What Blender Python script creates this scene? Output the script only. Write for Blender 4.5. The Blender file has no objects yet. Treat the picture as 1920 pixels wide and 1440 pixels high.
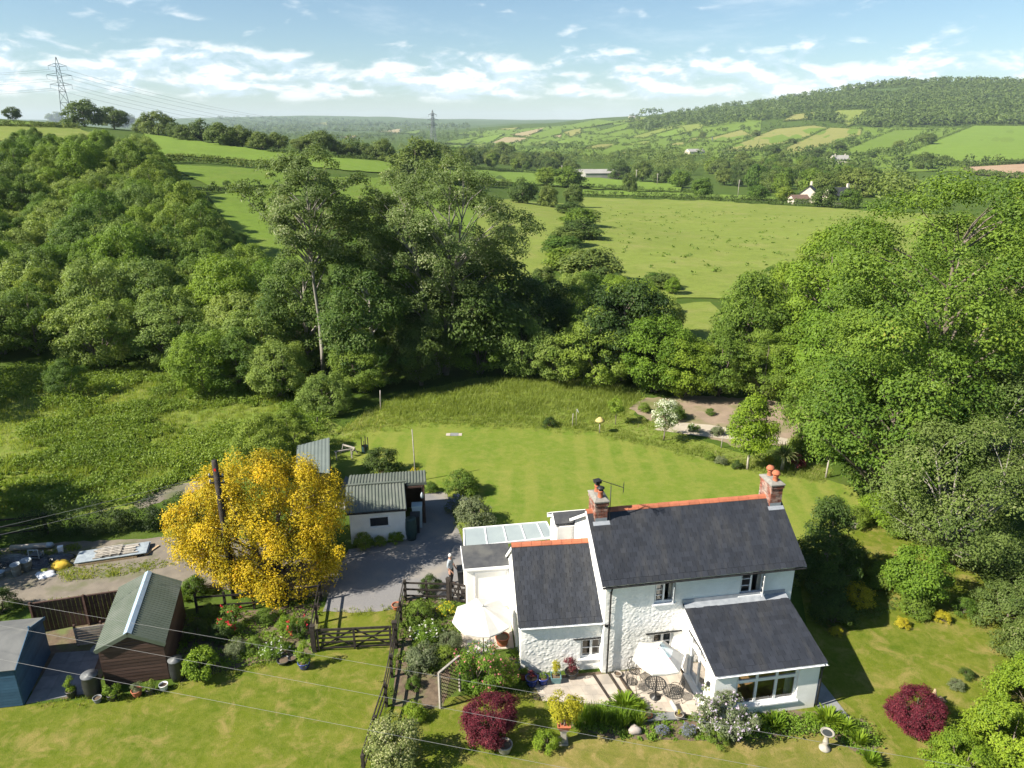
import bpy, math, random
import numpy as np
from mathutils import Vector, Matrix
from mathutils.geometry import delaunay_2d_cdt

scene = bpy.context.scene
COL = scene.collection

# ------------------------------------------------------------------ camera
F_PX, PITCH, CAM_H = 1352.8, math.radians(19.67), 21.0
cam_data = bpy.data.cameras.new("camera")
cam_data.sensor_width = 36.0
cam_data.lens = F_PX / 1920.0 * 36.0
cam_data.clip_start = 0.5
cam_data.clip_end = 40000.0
cam = bpy.data.objects.new("camera", cam_data)
cam.location = (0, 0, CAM_H)
cam.rotation_euler = (math.pi / 2 - PITCH, 0, 0)
COL.objects.link(cam)
scene.camera = cam

# ------------------------------------------------------------------ sky and sun
SUN_AZ, SUN_EL = math.radians(200.5), math.radians(39.0)      # direction towards the sun, from +X
world = bpy.data.worlds.new("World")
scene.world = world
world.use_nodes = True
wt = world.node_tree
wt.nodes.clear()

def wn(kind, **kw):
    n = wt.nodes.new(kind)
    for k, v in kw.items():
        setattr(n, k, v)
    return n

def wmath(op, a, b=None, clamp=False):
    n = wn("ShaderNodeMath", operation=op, use_clamp=clamp)
    for i, v in enumerate((a, b)):
        if v is None:
            continue
        if isinstance(v, (int, float)):
            n.inputs[i].default_value = v
        else:
            wt.links.new(v, n.inputs[i])
    return n.outputs[0]

w_out = wn("ShaderNodeOutputWorld")
w_bg = wn("ShaderNodeBackground")
w_bg.inputs["Strength"].default_value = 0.055
w_sky = wn("ShaderNodeTexSky", sky_type="NISHITA")
w_sky.sun_disc = False
w_sky.sun_elevation = SUN_EL
w_sky.sun_rotation = math.radians(90.0) - SUN_AZ
w_sky.altitude = 80.0
w_sky.air_density = 1.0
w_sky.dust_density = 0.4
w_sky.ozone_density = 2.5
w_tc = wn("ShaderNodeTexCoord")
w_sep = wn("ShaderNodeSeparateXYZ")
wt.links.new(w_tc.outputs["Generated"], w_sep.inputs[0])
sx, sy, sz = w_sep.outputs
def cloud_noise(shift, scale, detail, rough, off, stretch=2.6):
    c_ = wn("ShaderNodeCombineXYZ")
    wt.links.new(sx, c_.inputs[0])
    wt.links.new(sy, c_.inputs[1])
    wt.links.new(wmath("MULTIPLY", wmath("ADD", sz, shift), stretch), c_.inputs[2])
    mp = wn("ShaderNodeMapping")
    mp.inputs["Location"].default_value = off
    wt.links.new(c_.outputs[0], mp.inputs[0])
    nz = wn("ShaderNodeTexNoise")
    nz.inputs["Scale"].default_value = scale
    nz.inputs["Detail"].default_value = detail
    nz.inputs["Roughness"].default_value = rough
    nz.inputs["Distortion"].default_value = 0.25
    wt.links.new(mp.outputs[0], nz.inputs["Vector"])
    return nz.outputs["Fac"]
def wmap(v, a, b, c=0.0, d=1.0):
    n = wn("ShaderNodeMapRange", interpolation_type="SMOOTHSTEP")
    wt.links.new(v, n.inputs["Value"])
    for k, q in zip(("From Min", "From Max", "To Min", "To Max"), (a, b, c, d)): n.inputs[k].default_value = q
    return n.outputs[0]
CL_OFF = (3.1, 1.7, 0.2)
n0 = cloud_noise(0.0, 17.0, 8.0, 0.55, CL_OFF, 2.7)
n1 = cloud_noise(0.008, 17.0, 8.0, 0.55, CL_OFF, 2.7)
big = cloud_noise(0.0, 1.6, 2.0, 0.5, (0.4, 2.2, 0.0), 1.5)
low = wmap(sz, 0.020, 0.040)
high = wmap(sz, 0.058, 0.110, 1.0, 0.0)
cover = wmath("ADD", wmath("MULTIPLY", wmath("MULTIPLY", low, high), 0.265), wmath("MULTIPLY", wmath("SUBTRACT", big, 0.52), 0.30))
dens = wmath("ADD", n0, cover)
cfac = wmath("MULTIPLY", wmap(dens, 0.600, 0.860), low)
w_cr = wn("ShaderNodeMapRange")
wt.links.new(wmath("SUBTRACT", n0, n1), w_cr.inputs["Value"])
w_cr.inputs["From Min"].default_value = -0.035
w_cr.inputs["From Max"].default_value = 0.045
ci_mask = wmap(cloud_noise(0.0, 3.0, 7.0, 0.7, (1.3, 8.8, 3.0), 5.0), 0.52, 0.80)
w_ccol = wn("ShaderNodeMix", data_type="RGBA")
w_ccol.inputs["A"].default_value = (6.6, 7.9, 9.1, 1)
w_ccol.inputs["B"].default_value = (10.6, 10.6, 10.5, 1)
wt.links.new(w_cr.outputs[0], w_ccol.inputs["Factor"])
w_mixc = wn("ShaderNodeMix", data_type="RGBA")
w_tint = wn("ShaderNodeMix", data_type="RGBA", blend_type="MULTIPLY")
w_tint.inputs["Factor"].default_value = 1.0
w_tint.inputs["B"].default_value = (0.88, 0.985, 1.01, 1)
wt.links.new(w_sky.outputs[0], w_tint.inputs["A"])
w_cirr = wn("ShaderNodeMix", data_type="RGBA")
wt.links.new(wmath("MULTIPLY", ci_mask, 0.35), w_cirr.inputs["Factor"])
wt.links.new(w_tint.outputs["Result"], w_cirr.inputs["A"])
w_cirr.inputs["B"].default_value = (9.0, 9.6, 10.0, 1)
wt.links.new(wmath("MULTIPLY", cfac, 0.85), w_mixc.inputs["Factor"])
wt.links.new(w_cirr.outputs["Result"], w_mixc.inputs["A"])
wt.links.new(w_ccol.outputs["Result"], w_mixc.inputs["B"])
wt.links.new(w_mixc.outputs["Result"], w_bg.inputs["Color"])
wt.links.new(w_bg.outputs[0], w_out.inputs["Surface"])

sun_data = bpy.data.lights.new("sun", "SUN")
sun_data.energy = 5.0
sun_data.angle = math.radians(0.53)
sun_data.color = (1.0, 0.93, 0.80)
sun = bpy.data.objects.new("sun", sun_data)
to_sun = Vector((math.cos(SUN_AZ) * math.cos(SUN_EL), math.sin(SUN_AZ) * math.cos(SUN_EL), math.sin(SUN_EL)))
sun.rotation_euler = to_sun.to_track_quat("Z", "Y").to_euler()
sun.location = to_sun * 200
COL.objects.link(sun)

# ------------------------------------------------------------------ picture settings
vs = scene.view_settings
vs.view_transform = "Standard"
vs.look = "None"
vs.exposure = 1.25
vs.gamma = 1.0
vs.use_curve_mapping = False
cy = scene.cycles
cy.use_denoising = True
cy.use_adaptive_sampling = True
cy.max_bounces = 6
cy.diffuse_bounces = 3
cy.glossy_bounces = 2
cy.transmission_bounces = 4
cy.transparent_max_bounces = 8
cy.volume_bounces = 0
cy.caustics_reflective = False
cy.caustics_refractive = False
cy.sample_clamp_indirect = 6.0

# ------------------------------------------------------------------ where a pixel of the photograph lies
_c, _s = math.cos(PITCH), math.sin(PITCH)
def ray(px, py):
    u, v = (px - 960.0) / F_PX, (720.0 - py) / F_PX
    return u, _c + v * _s, -_s + v * _c
def at(px, py, z=0.0):
    d = ray(px, py)
    k = (z - CAM_H) / d[2]
    return Vector((d[0] * k, d[1] * k, z))
def atY(px, py, Y):
    d = ray(px, py)
    k = Y / d[1]
    return Vector((d[0] * k, Y, CAM_H + d[2] * k))

def proj(p):
    z = p[2] - CAM_H
    dep, up = p[1] * _c - z * _s, p[1] * _s + z * _c
    return 960 + F_PX * p[0] / dep, 720 - F_PX * up / dep

# ------------------------------------------------------------------ tagging
def tag(o, label=None, cat=None, group=None, kind=None):
    if label: o["label"] = label
    if cat: o["category"] = cat
    if group: o["group"] = group
    if kind: o["kind"] = kind
    return o
def thing(name, label, cat, loc=(0, 0, 0), rz=0.0, group=None):
    o = bpy.data.objects.new(name, None)
    o.empty_display_size = 0.2
    o.location = loc
    o.rotation_euler = (0, 0, rz)
    COL.objects.link(o)
    return tag(o, label, cat, group)
def obj(name, me, parent=None, loc=None, rz=0.0):
    o = bpy.data.objects.new(name, me)
    if parent is not None: o.parent = parent
    if loc is not None: o.location = loc
    if rz: o.rotation_euler = (0, 0, rz)
    COL.objects.link(o)
    return o
def copy_tree(o, parent=None):
    c = o.copy()
    COL.objects.link(c)
    c.parent = parent
    for ch in list(o.children):
        copy_tree(ch, c)
    return c

# ------------------------------------------------------------------ materials
def new_mat(name):
    m = bpy.data.materials.new(name)
    m.use_nodes = True
    nt = m.node_tree
    nt.nodes.clear()
    out = nt.nodes.new("ShaderNodeOutputMaterial")
    return m, nt, out
class NT:
    """small node helper"""
    def __init__(self, nt): self.nt = nt
    def n(self, kind, **kw):
        x = self.nt.nodes.new(kind)
        for k, v in kw.items(): setattr(x, k, v)
        return x
    def l(self, a, b): self.nt.links.new(a, b)
    def val(self, sock, v):
        if hasattr(v, "is_output"): self.l(v, sock)
        elif isinstance(v, (tuple, list)) and len(v) == 3 and sock.type == "RGBA": sock.default_value = (*v, 1)
        else: sock.default_value = v
    def noise(self, vec, scale, detail=4.0, rough=0.55, dist=0.0):
        x = self.n("ShaderNodeTexNoise")
        x.inputs["Scale"].default_value = scale
        x.inputs["Detail"].default_value = detail
        x.inputs["Roughness"].default_value = rough
        x.inputs["Distortion"].default_value = dist
        if vec is not None: self.l(vec, x.inputs["Vector"])
        return x.outputs["Fac"]
    def mapr(self, v, a, b, c=0.0, d=1.0, smooth=False):
        x = self.n("ShaderNodeMapRange")
        if smooth: x.interpolation_type = "SMOOTHSTEP"
        self.l(v, x.inputs["Value"])
        for k, q in zip(("From Min", "From Max", "To Min", "To Max"), (a, b, c, d)): x.inputs[k].default_value = q
        return x.outputs[0]
    def mix(self, fac, a, b, blend="MIX"):
        x = self.n("ShaderNodeMix", data_type="RGBA", blend_type=blend)
        self.val(x.inputs["Factor"], fac)
        self.val(x.inputs["A"], a)
        self.val(x.inputs["B"], b)
        return x.outputs["Result"]
    def math(self, op, a, b=0.0, clamp=False):
        x = self.n("ShaderNodeMath", operation=op, use_clamp=clamp)
        self.val(x.inputs[0], a)
        self.val(x.inputs[1], b)
        return x.outputs[0]
    def pos(self, obj_space=True):
        x = self.n("ShaderNodeTexCoord")
        return x.outputs["Object"]
    def geo(self): return self.n("ShaderNodeNewGeometry").outputs["Position"]
    def mapping(self, vec, scale=(1, 1, 1), rot=(0, 0, 0)):
        x = self.n("ShaderNodeMapping")
        self.l(vec, x.inputs[0])
        x.inputs["Scale"].default_value = scale
        x.inputs["Rotation"].default_value = rot
        return x.outputs[0]
    def bump(self, h, strength, dist=0.02):
        x = self.n("ShaderNodeBump")
        x.inputs["Strength"].default_value = strength
        x.inputs["Distance"].default_value = dist
        self.l(h, x.inputs["Height"])
        return x.outputs[0]
_mats = {}
def surf(name, c1, c2=None, scale=3.0, rough=0.8, bump=0.0, bscale=None, metal=0.0, spec=0.3, stretch=None, detail=5.0,
         c3=None, s3=0.5, lo=0.35, hi=0.65, tint=0.0, bdist=0.02, world=False):
    """noise-mottled principled material; tint = strength of the per-piece 'tint' attribute"""
    if name in _mats: return _mats[name]
    m, nt, out = new_mat(name)
    g = NT(nt)
    p = g.n("ShaderNodeBsdfPrincipled")
    pos = g.geo() if world else g.pos()
    if stretch: pos = g.mapping(pos, stretch)
    col = c1
    if c2 is not None:
        col = g.mix(g.mapr(g.noise(pos, scale, detail), lo, hi), c1, c2)
    if c3 is not None:
        col = g.mix(g.mapr(g.noise(pos, s3, 4.0), 0.48, 0.66), col, c3)
    if tint:
        a = g.n("ShaderNodeAttribute", attribute_name="tint")
        v = g.math("ADD", g.math("MULTIPLY", a.outputs["Fac"], 2 * tint), 1.0 - tint)
        cc = g.n("ShaderNodeVectorMath", operation="SCALE")
        g.val(cc.inputs[0], col if hasattr(col, "is_output") else Vector(col[:3]))
        g.l(v, cc.inputs["Scale"])
        col = cc.outputs[0]
    g.val(p.inputs["Base Color"], col)
    p.inputs["Roughness"].default_value = rough
    p.inputs["Metallic"].default_value = metal
    p.inputs["Specular IOR Level"].default_value = spec
    if bump:
        g.l(g.bump(g.noise(pos, bscale or scale * 6, 5.0, 0.6), bump, bdist), p.inputs["Normal"])
    g.l(p.outputs[0], out.inputs[0])
    _mats[name] = m
    return m
def leaf_mat(name, dark, light, third=None, trans=0.35, obj_var=0.25, third_from=0.86):
    """two-sided leaf: colour from the per-leaf tint, a little shift per plant"""
    if name in _mats: return _mats[name]
    m, nt, out = new_mat(name)
    g = NT(nt)
    a = g.n("ShaderNodeAttribute", attribute_name="tint").outputs["Fac"]
    col = g.mix(g.mapr(a, 0.0, 0.85), dark, light)
    if third is not None:
        col = g.mix(g.mapr(a, third_from, third_from + 0.03), col, third)
    oi = g.n("ShaderNodeObjectInfo").outputs["Random"]
    hs = g.n("ShaderNodeHueSaturation")
    g.l(g.mapr(oi, 0, 1, 0.5 - 0.045 * obj_var * 4 / 2, 0.5 + 0.03 * obj_var * 4 / 2), hs.inputs["Hue"])
    g.l(g.mapr(oi, 0, 1, 1.0 + 1.1 * obj_var, 1.0 - obj_var), hs.inputs["Value"])
    g.l(col, hs.inputs["Color"])
    col = hs.outputs["Color"]
    d = g.n("ShaderNodeBsdfPrincipled")
    d.inputs["Roughness"].default_value = 0.55
    d.inputs["Specular IOR Level"].default_value = 0.25
    g.l(col, d.inputs["Base Color"])
    t = g.n("ShaderNodeBsdfTranslucent")
    g.l(g.mix(1.0, col, (1.25, 1.25, 0.5), "MULTIPLY"), t.inputs["Color"])
    mx = g.n("ShaderNodeMixShader")
    mx.inputs[0].default_value = trans
    g.l(d.outputs[0], mx.inputs[1])
    g.l(t.outputs[0], mx.inputs[2])
    g.l(mx.outputs[0], out.inputs[0])
    _mats[name] = m
    return m
def glass_mat():
    if "glass" in _mats: return _mats["glass"]
    m, nt, out = new_mat("window_glass")
    g = NT(nt)
    tr = g.n("ShaderNodeBsdfTransparent")
    tr.inputs[0].default_value = (0.75, 0.8, 0.8, 1)
    gl = g.n("ShaderNodeBsdfGlossy")
    gl.inputs["Roughness"].default_value = 0.02
    fr = g.n("ShaderNodeFresnel")
    fr.inputs[0].default_value = 1.6
    mx = g.n("ShaderNodeMixShader")
    g.l(g.math("ADD", fr.outputs[0], 0.06, True), mx.inputs[0])
    g.l(tr.outputs[0], mx.inputs[1])
    g.l(gl.outputs[0], mx.inputs[2])
    g.l(mx.outputs[0], out.inputs[0])
    _mats["glass"] = m
    return m

# ------------------------------------------------------------------ mesh building
BOXF = [(0, 3, 2, 1), (4, 5, 6, 7), (0, 1, 5, 4), (1, 2, 6, 5), (2, 3, 7, 6), (3, 0, 4, 7)]
class MB:
    def __init__(self):
        self.v, self.f, self.m, self.t, self.sm = [], [], [], [], []
        self.mi, self.tint, self.smooth = 0, 0.5, False
    def add(self, vs, fs):
        b = len(self.v)
        self.v.extend([tuple(x) for x in vs])
        self.t.extend([self.tint] * len(vs))
        for f in fs:
            self.f.append(tuple(i + b for i in f))
            self.m.append(self.mi)
            self.sm.append(self.smooth)
        return self
    def box(self, c, s, rz=0.0, M=None):
        hx, hy, hz = s[0] / 2, s[1] / 2, s[2] / 2
        vs = [Vector((x, y, z)) for z in (-hz, hz) for x, y in ((-hx, -hy), (hx, -hy), (hx, hy), (-hx, hy))]
        R = M if M is not None else Matrix.Rotation(rz, 3, "Z")
        c = Vector(c)
        return self.add([R @ p + c for p in vs], BOXF)
    def lohi(self, a, b):
        return self.box([(a[i] + b[i]) / 2 for i in range(3)], [abs(b[i] - a[i]) for i in range(3)])
    def beam(self, a, b, w, h=None, up=(0, 0, 1)):
        a, b = Vector(a), Vector(b)
        d = (b - a)
        L = d.length
        if L < 1e-6: return self
        d /= L
        up = Vector(up)
        if abs(d.dot(up)) > 0.98: up = Vector((0, 1, 0))
        sx = d.cross(up).normalized()
        uz = sx.cross(d)
        R = Matrix((d, -sx, uz)).transposed()
        return self.box((a + b) / 2, (L, w, h or w), M=R)
    def tube(self, pts, rad, n=6, cap=True):
        pts = [Vector(p) for p in pts]
        if not hasattr(rad, "__len__"): rad = [rad] * len(pts)
        vs, fs = [], []
        ref = Vector((0.13, 0.31, 0.94))
        for i, p in enumerate(pts):
            d = (pts[min(i + 1, len(pts) - 1)] - pts[max(i - 1, 0)]).normalized()
            r = ref if abs(d.dot(ref)) < 0.95 else Vector((1, 0, 0))
            x = d.cross(r).normalized()
            y = d.cross(x)
            for k in range(n):
                a = 2 * math.pi * k / n
                vs.append(p + (x * math.cos(a) + y * math.sin(a)) * rad[i])
        for i in range(len(pts) - 1):
            for k in range(n):
                k2 = (k + 1) % n
                fs.append((i * n + k, i * n + k2, (i + 1) * n + k2, (i + 1) * n + k))
        if cap:
            fs.append(tuple(range(n - 1, -1, -1)))
            fs.append(tuple((len(pts) - 1) * n + k for k in range(n)))
        s, self.smooth = self.smooth, n > 4
        self.add(vs, fs)
        self.smooth = s
        return self
    def lathe(self, c, prof, n=16, capb=True, capt=False):
        c = Vector(c)
        vs, fs = [], []
        for r, z in prof:
            for k in range(n):
                a = 2 * math.pi * k / n
                vs.append(c + Vector((r * math.cos(a), r * math.sin(a), z)))
        m = len(prof)
        for i in range(m - 1):
            for k in range(n):
                k2 = (k + 1) % n
                fs.append((i * n + k, i * n + k2, (i + 1) * n + k2, (i + 1) * n + k))
        if capb: fs.append(tuple(range(n - 1, -1, -1)))
        if capt: fs.append(tuple((m - 1) * n + k for k in range(n)))
        s, self.smooth = self.smooth, True
        self.add(vs, fs)
        self.smooth = s
        return self
    def poly(self, pts, thick=0.0):
        """flat polygon, optionally a slab going down by thick"""
        pts = [Vector(p) for p in pts]
        n = len(pts)
        if not thick: return self.add(pts, [tuple(range(n))])
        lo = [p - Vector((0, 0, thick)) for p in pts]
        fs = [tuple(range(n)), tuple(range(2 * n - 1, n - 1, -1))]
        for i in range(n):
            j = (i + 1) % n
            fs.append((i, n + i, n + j, j))
        return self.add(pts + lo, fs)
    def mesh(self, name, mats):
        me = bpy.data.meshes.new(name)
        me.from_pydata(self.v, [], self.f)
        if not isinstance(mats, (list, tuple)): mats = [mats]
        for m in mats: me.materials.append(m)
        me.polygons.foreach_set("material_index", self.m)
        me.polygons.foreach_set("use_smooth", self.sm)
        a = me.attributes.new("tint", "FLOAT", "POINT")
        a.data.foreach_set("value", self.t)
        me.update()
        return me
    def build(self, name, mats, parent=None, loc=None, rz=0.0):
        return obj(name, self.mesh(name, mats), parent, loc, rz)
def np_mesh(name, V, Q, mat, tint=None, smooth=False):
    """quads (or triangles) from numpy arrays"""
    me = bpy.data.meshes.new(name)
    k = Q.shape[1]
    me.vertices.add(len(V))
    me.vertices.foreach_set("co", np.ascontiguousarray(V, dtype=np.float32).ravel())
    me.loops.add(Q.size)
    me.loops.foreach_set("vertex_index", np.ascontiguousarray(Q, dtype=np.int32).ravel())
    me.polygons.add(len(Q))
    me.polygons.foreach_set("loop_start", np.arange(0, Q.size, k, dtype=np.int32))
    me.polygons.foreach_set("use_smooth", np.full(len(Q), smooth))
    for m in (mat if isinstance(mat, (list, tuple)) else [mat]): me.materials.append(m)
    if tint is not None:
        a = me.attributes.new("tint", "FLOAT", "POINT")
        a.data.foreach_set("value", np.ascontiguousarray(tint, dtype=np.float32))
    me.update(calc_edges=True)
    return me
def smooth_noise(rs, x, y, cell):
    """value noise on arrays, lattice from the seed"""
    ix, iy = np.floor(x / cell).astype(np.int64), np.floor(y / cell).astype(np.int64)
    fx, fy = x / cell - ix, y / cell - iy
    fx, fy = fx * fx * (3 - 2 * fx), fy * fy * (3 - 2 * fy)
    def hsh(a, b):
        h = (a * 374761393 + b * 668265263 + rs * 974634777) & 0x7FFFFFFF
        h = ((h ^ (h >> 13)) * 1274126177) & 0x7FFFFFFF
        return ((h ^ (h >> 16)) & 0xFFFF) / 65535.0
    a, b, c, d = hsh(ix, iy), hsh(ix + 1, iy), hsh(ix, iy + 1), hsh(ix + 1, iy + 1)
    return (a * (1 - fx) + b * fx) * (1 - fy) + (c * (1 - fx) + d * fx) * fy
# ================================================================== terrain
T_PX = np.array([-300, 0, 250, 500, 750, 1000, 1150, 1300, 1600, 1920, 2300], float)
T_Y = np.array([60, 80, 110, 150, 200, 260, 330, 420, 600, 900, 1300, 1700, 2200, 3000, 5000, 7500, 14000], float)
T_Z = np.array([
    [0, 2, 5, 10, 15, 20, 24, 27, 27, 24, 20, 20, 25, 20, 40, 80, 60],
    [0, 1.5, 4.5, 9, 13.5, 18.5, 22.5, 25, 22, 15, 8, 5, 5, 0, 30, 75, 60],
    [0, 1, 3, 7, 11, 14.8, 17, 18.6, 15, 6, 0, -5, -5, -8, 20, 88, 60],
    [0, .3, 1.5, 4.5, 8.7, 9.5, 12.5, 13, 9, 0, -8, -12, -12, -10, 10, 122, 60],
    [0, 0, .5, 1, 3, 5, 6.4, 5, 0, -8, -12, -12, -10, -8, 8, 108, 60],
    [0, 0, -.3, -1, -2.5, -5, -7.5, -11, -16.5, -16, -12, -8, 6, 24, 30, 70, 60],
    [0, 0, -.4, -1.2, -2.7, -5.2, -7.8, -12, -17, -16, -9, 8, 38, 54, 55, 80, 60],
    [0, 0, -.5, -1.5, -3, -5.5, -8, -13, -17, -15, -8, 18, 62, 75, 80, 90, 60],
    [0, 0, -.5, -1.5, -3, -5.5, -8, -14, -17, -8, 13, 56, 132, 140, 120, 90, 60],
    [0, 0, -.5, -1, -2, -4, -6, -11, -15, -1, 18, 67, 146, 155, 130, 90, 60],
    [0, 0, -.5, -1, -2, -4, -6, -11, -15, -1, 18, 70, 150, 160, 130, 90, 60]])
G_L = np.linspace(math.log(60), math.log(14000), 420)
G_P = np.linspace(-300, 2300, 261)
_tmp = np.array([np.interp(np.exp(G_L), T_Y, row) for row in T_Z])
G_Z = np.array([np.interp(G_P, T_PX, _tmp[:, j]) for j in range(len(G_L))])           # [Y, px]
def _blur(a, n, axis):
    k = np.ones(n) / n
    pad = [(0, 0), (0, 0)]
    pad[axis] = (n // 2, n // 2)
    return np.apply_along_axis(lambda r: np.convolve(r, k, "valid"), axis, np.pad(a, pad, mode="edge"))
for _ in range(2):
    G_Z = _blur(_blur(G_Z, 11, 0), 17, 1)
def H(x, y):
    x, y = np.asarray(x, float), np.asarray(y, float)
    yy = np.clip(y, 60, 13999)
    p = np.clip(960 + x / np.maximum(yy, 60) * 1434.0, -299.9, 2299.9)
    a = (np.log(yy) - G_L[0]) / (G_L[1] - G_L[0])
    b = (p - G_P[0]) / (G_P[1] - G_P[0])
    i, j = np.clip(a.astype(int), 0, len(G_L) - 2), np.clip(b.astype(int), 0, len(G_P) - 2)
    u, v = a - i, b - j
    z = (G_Z[i, j] * (1 - v) + G_Z[i, j + 1] * v) * (1 - u) + (G_Z[i + 1, j] * (1 - v) + G_Z[i + 1, j + 1] * v) * u
    far = np.clip((y - 60) / 25, 0, 1)
    und = (smooth_noise(5, x, y, 45.0) - 0.5) * np.clip((y - 60) / 90, 0, 1) * 1.6
    und += (smooth_noise(9, x, y, 400.0) - 0.5) * np.clip((y - 900) / 900, 0, 1) * 22.0
    return z * far + und
_MY = np.exp(np.linspace(math.log(15.0), math.log(13000), 520))
def hits(pxs, pys):
    """where the view rays of photo pixels meet the terrain (nan when they miss)"""
    pxs, pys = np.atleast_1d(np.asarray(pxs, float)), np.atleast_1d(np.asarray(pys, float))
    out = np.full((len(pxs), 3), np.nan)
    for s0 in range(0, len(pxs), 400):
        u, v = (pxs[s0:s0 + 400] - 960) / F_PX, (720 - pys[s0:s0 + 400]) / F_PX
        dy = _c + v * _s
        kx, kz = u / dy, (-_s + v * _c) / dy
        X, Y = kx[:, None] * _MY[None], np.broadcast_to(_MY[None], (len(u), len(_MY)))
        gap = CAM_H + kz[:, None] * _MY[None] - H(X, Y)
        neg = gap <= 0
        i = np.maximum(neg.argmax(1), 1)
        r = np.arange(len(u))
        g0, g1 = gap[r, i - 1], gap[r, i]
        t = np.clip(g0 / (g0 - g1 + 1e-9), 0, 1)
        yy = _MY[i - 1] + (_MY[i] - _MY[i - 1]) * t
        xx = kx * yy
        ok = neg.any(1)
        out[s0:s0 + 400][ok] = np.stack([xx, yy, H(xx, yy)], 1)[ok]
    return out
def hit(px, py):
    h = hits(px, py)[0]
    return None if np.isnan(h[0]) else Vector(h)

def ground_mat(name, a, b, c, dry, dry_amt=0.5, s1=0.35, s2=3.0, bump=0.5, stripes=None, bdist=0.05):
    """grass: two greens, yellow-dry patches, fine mottling"""
    if name in _mats: return _mats[name]
    m, nt, out = new_mat(name)
    g = NT(nt)
    pos = g.geo()
    p = g.n("ShaderNodeBsdfPrincipled")
    col = g.mix(g.mapr(g.noise(pos, s1, 6, 0.62), 0.36, 0.64), a, b)
    col = g.mix(g.mapr(g.noise(pos, s2, 6, 0.7), 0.42, 0.70), col, c)
    n3 = g.noise(pos, s1 * 2.3, 8, 0.68, 0.6)
    col = g.mix(g.math("MULTIPLY", g.mapr(n3, 0.50, 0.68), dry_amt), col, dry)
    if stripes:
        w, rot, amt = stripes
        v = g.n("ShaderNodeMapping")
        g.l(pos, v.inputs[0])
        v.inputs["Rotation"].default_value = (0, 0, rot)
        wv = g.n("ShaderNodeTexWave", wave_type="BANDS", bands_direction="X")
        wv.inputs["Scale"].default_value = w
        wv.inputs["Distortion"].default_value = 3.0
        wv.inputs["Detail"].default_value = 2.0
        wv.inputs["Detail Scale"].default_value = 0.3
        g.l(v.outputs[0], wv.inputs[0])
        msk = g.mapr(g.noise(pos, 0.12, 2), 0.40, 0.55)
        col = g.mix(g.math("MULTIPLY", g.math("MULTIPLY", g.mapr(wv.outputs["Fac"], 0.3, 0.7), msk), amt), col, dry)
    fine = g.noise(pos, s2 * 9, 4, 0.75)
    mid = g.noise(pos, s2 * 2.2, 6, 0.72, 0.4)
    col = g.mix(g.mapr(mid, 0.48, 0.70, 0.0, 0.45), col, g.mix(1.0, col, (0.66, 0.76, 0.55), "MULTIPLY"))
    col = g.mix(g.mapr(fine, 0.3, 0.72, 0.0, 0.55), col, g.mix(1.0, col, (0.55, 0.62, 0.5), "MULTIPLY"))
    g.l(col, p.inputs["Base Color"])
    p.inputs["Roughness"].default_value = 0.95
    p.inputs["Specular IOR Level"].default_value = 0.08
    g.l(g.bump(g.math("ADD", fine, g.noise(pos, s2, 5, 0.7)), bump, bdist), p.inputs["Normal"])
    g.l(p.outputs[0], out.inputs[0])
    _mats[name] = m
    return m

MEADOW = ground_mat("meadow_ground", (.058, .098, .015), (.078, .118, .018), (.05, .085, .013), (.12, .12, .04), 0.35, 0.08, 0.9)
rowY = np.concatenate([np.linspace(-80, 58, 24), np.exp(np.linspace(math.log(62), math.log(13900), 210))])
colU = np.linspace(-1, 1, 241)
TX = np.array([[u * max(110.0, 1.15 * y + 40) for u in colU] for y in rowY])
TY = np.repeat(rowY[:, None], len(colU), 1)
TZ = H(TX, TY)
Vt = np.stack([TX, TY, TZ], -1).reshape(-1, 3)
nr, nc = TX.shape
ii, jj = np.meshgrid(np.arange(nr - 1), np.arange(nc - 1), indexing="ij")
q = (ii * nc + jj).ravel()
Qt = np.stack([q, q + 1, q + nc + 1, q + nc], 1)
tag(obj("terrain", np_mesh("terrain", Vt, Qt, MEADOW, smooth=True)), "grassy valley ground rolling out to the far hills", "ground", kind="structure")

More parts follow.
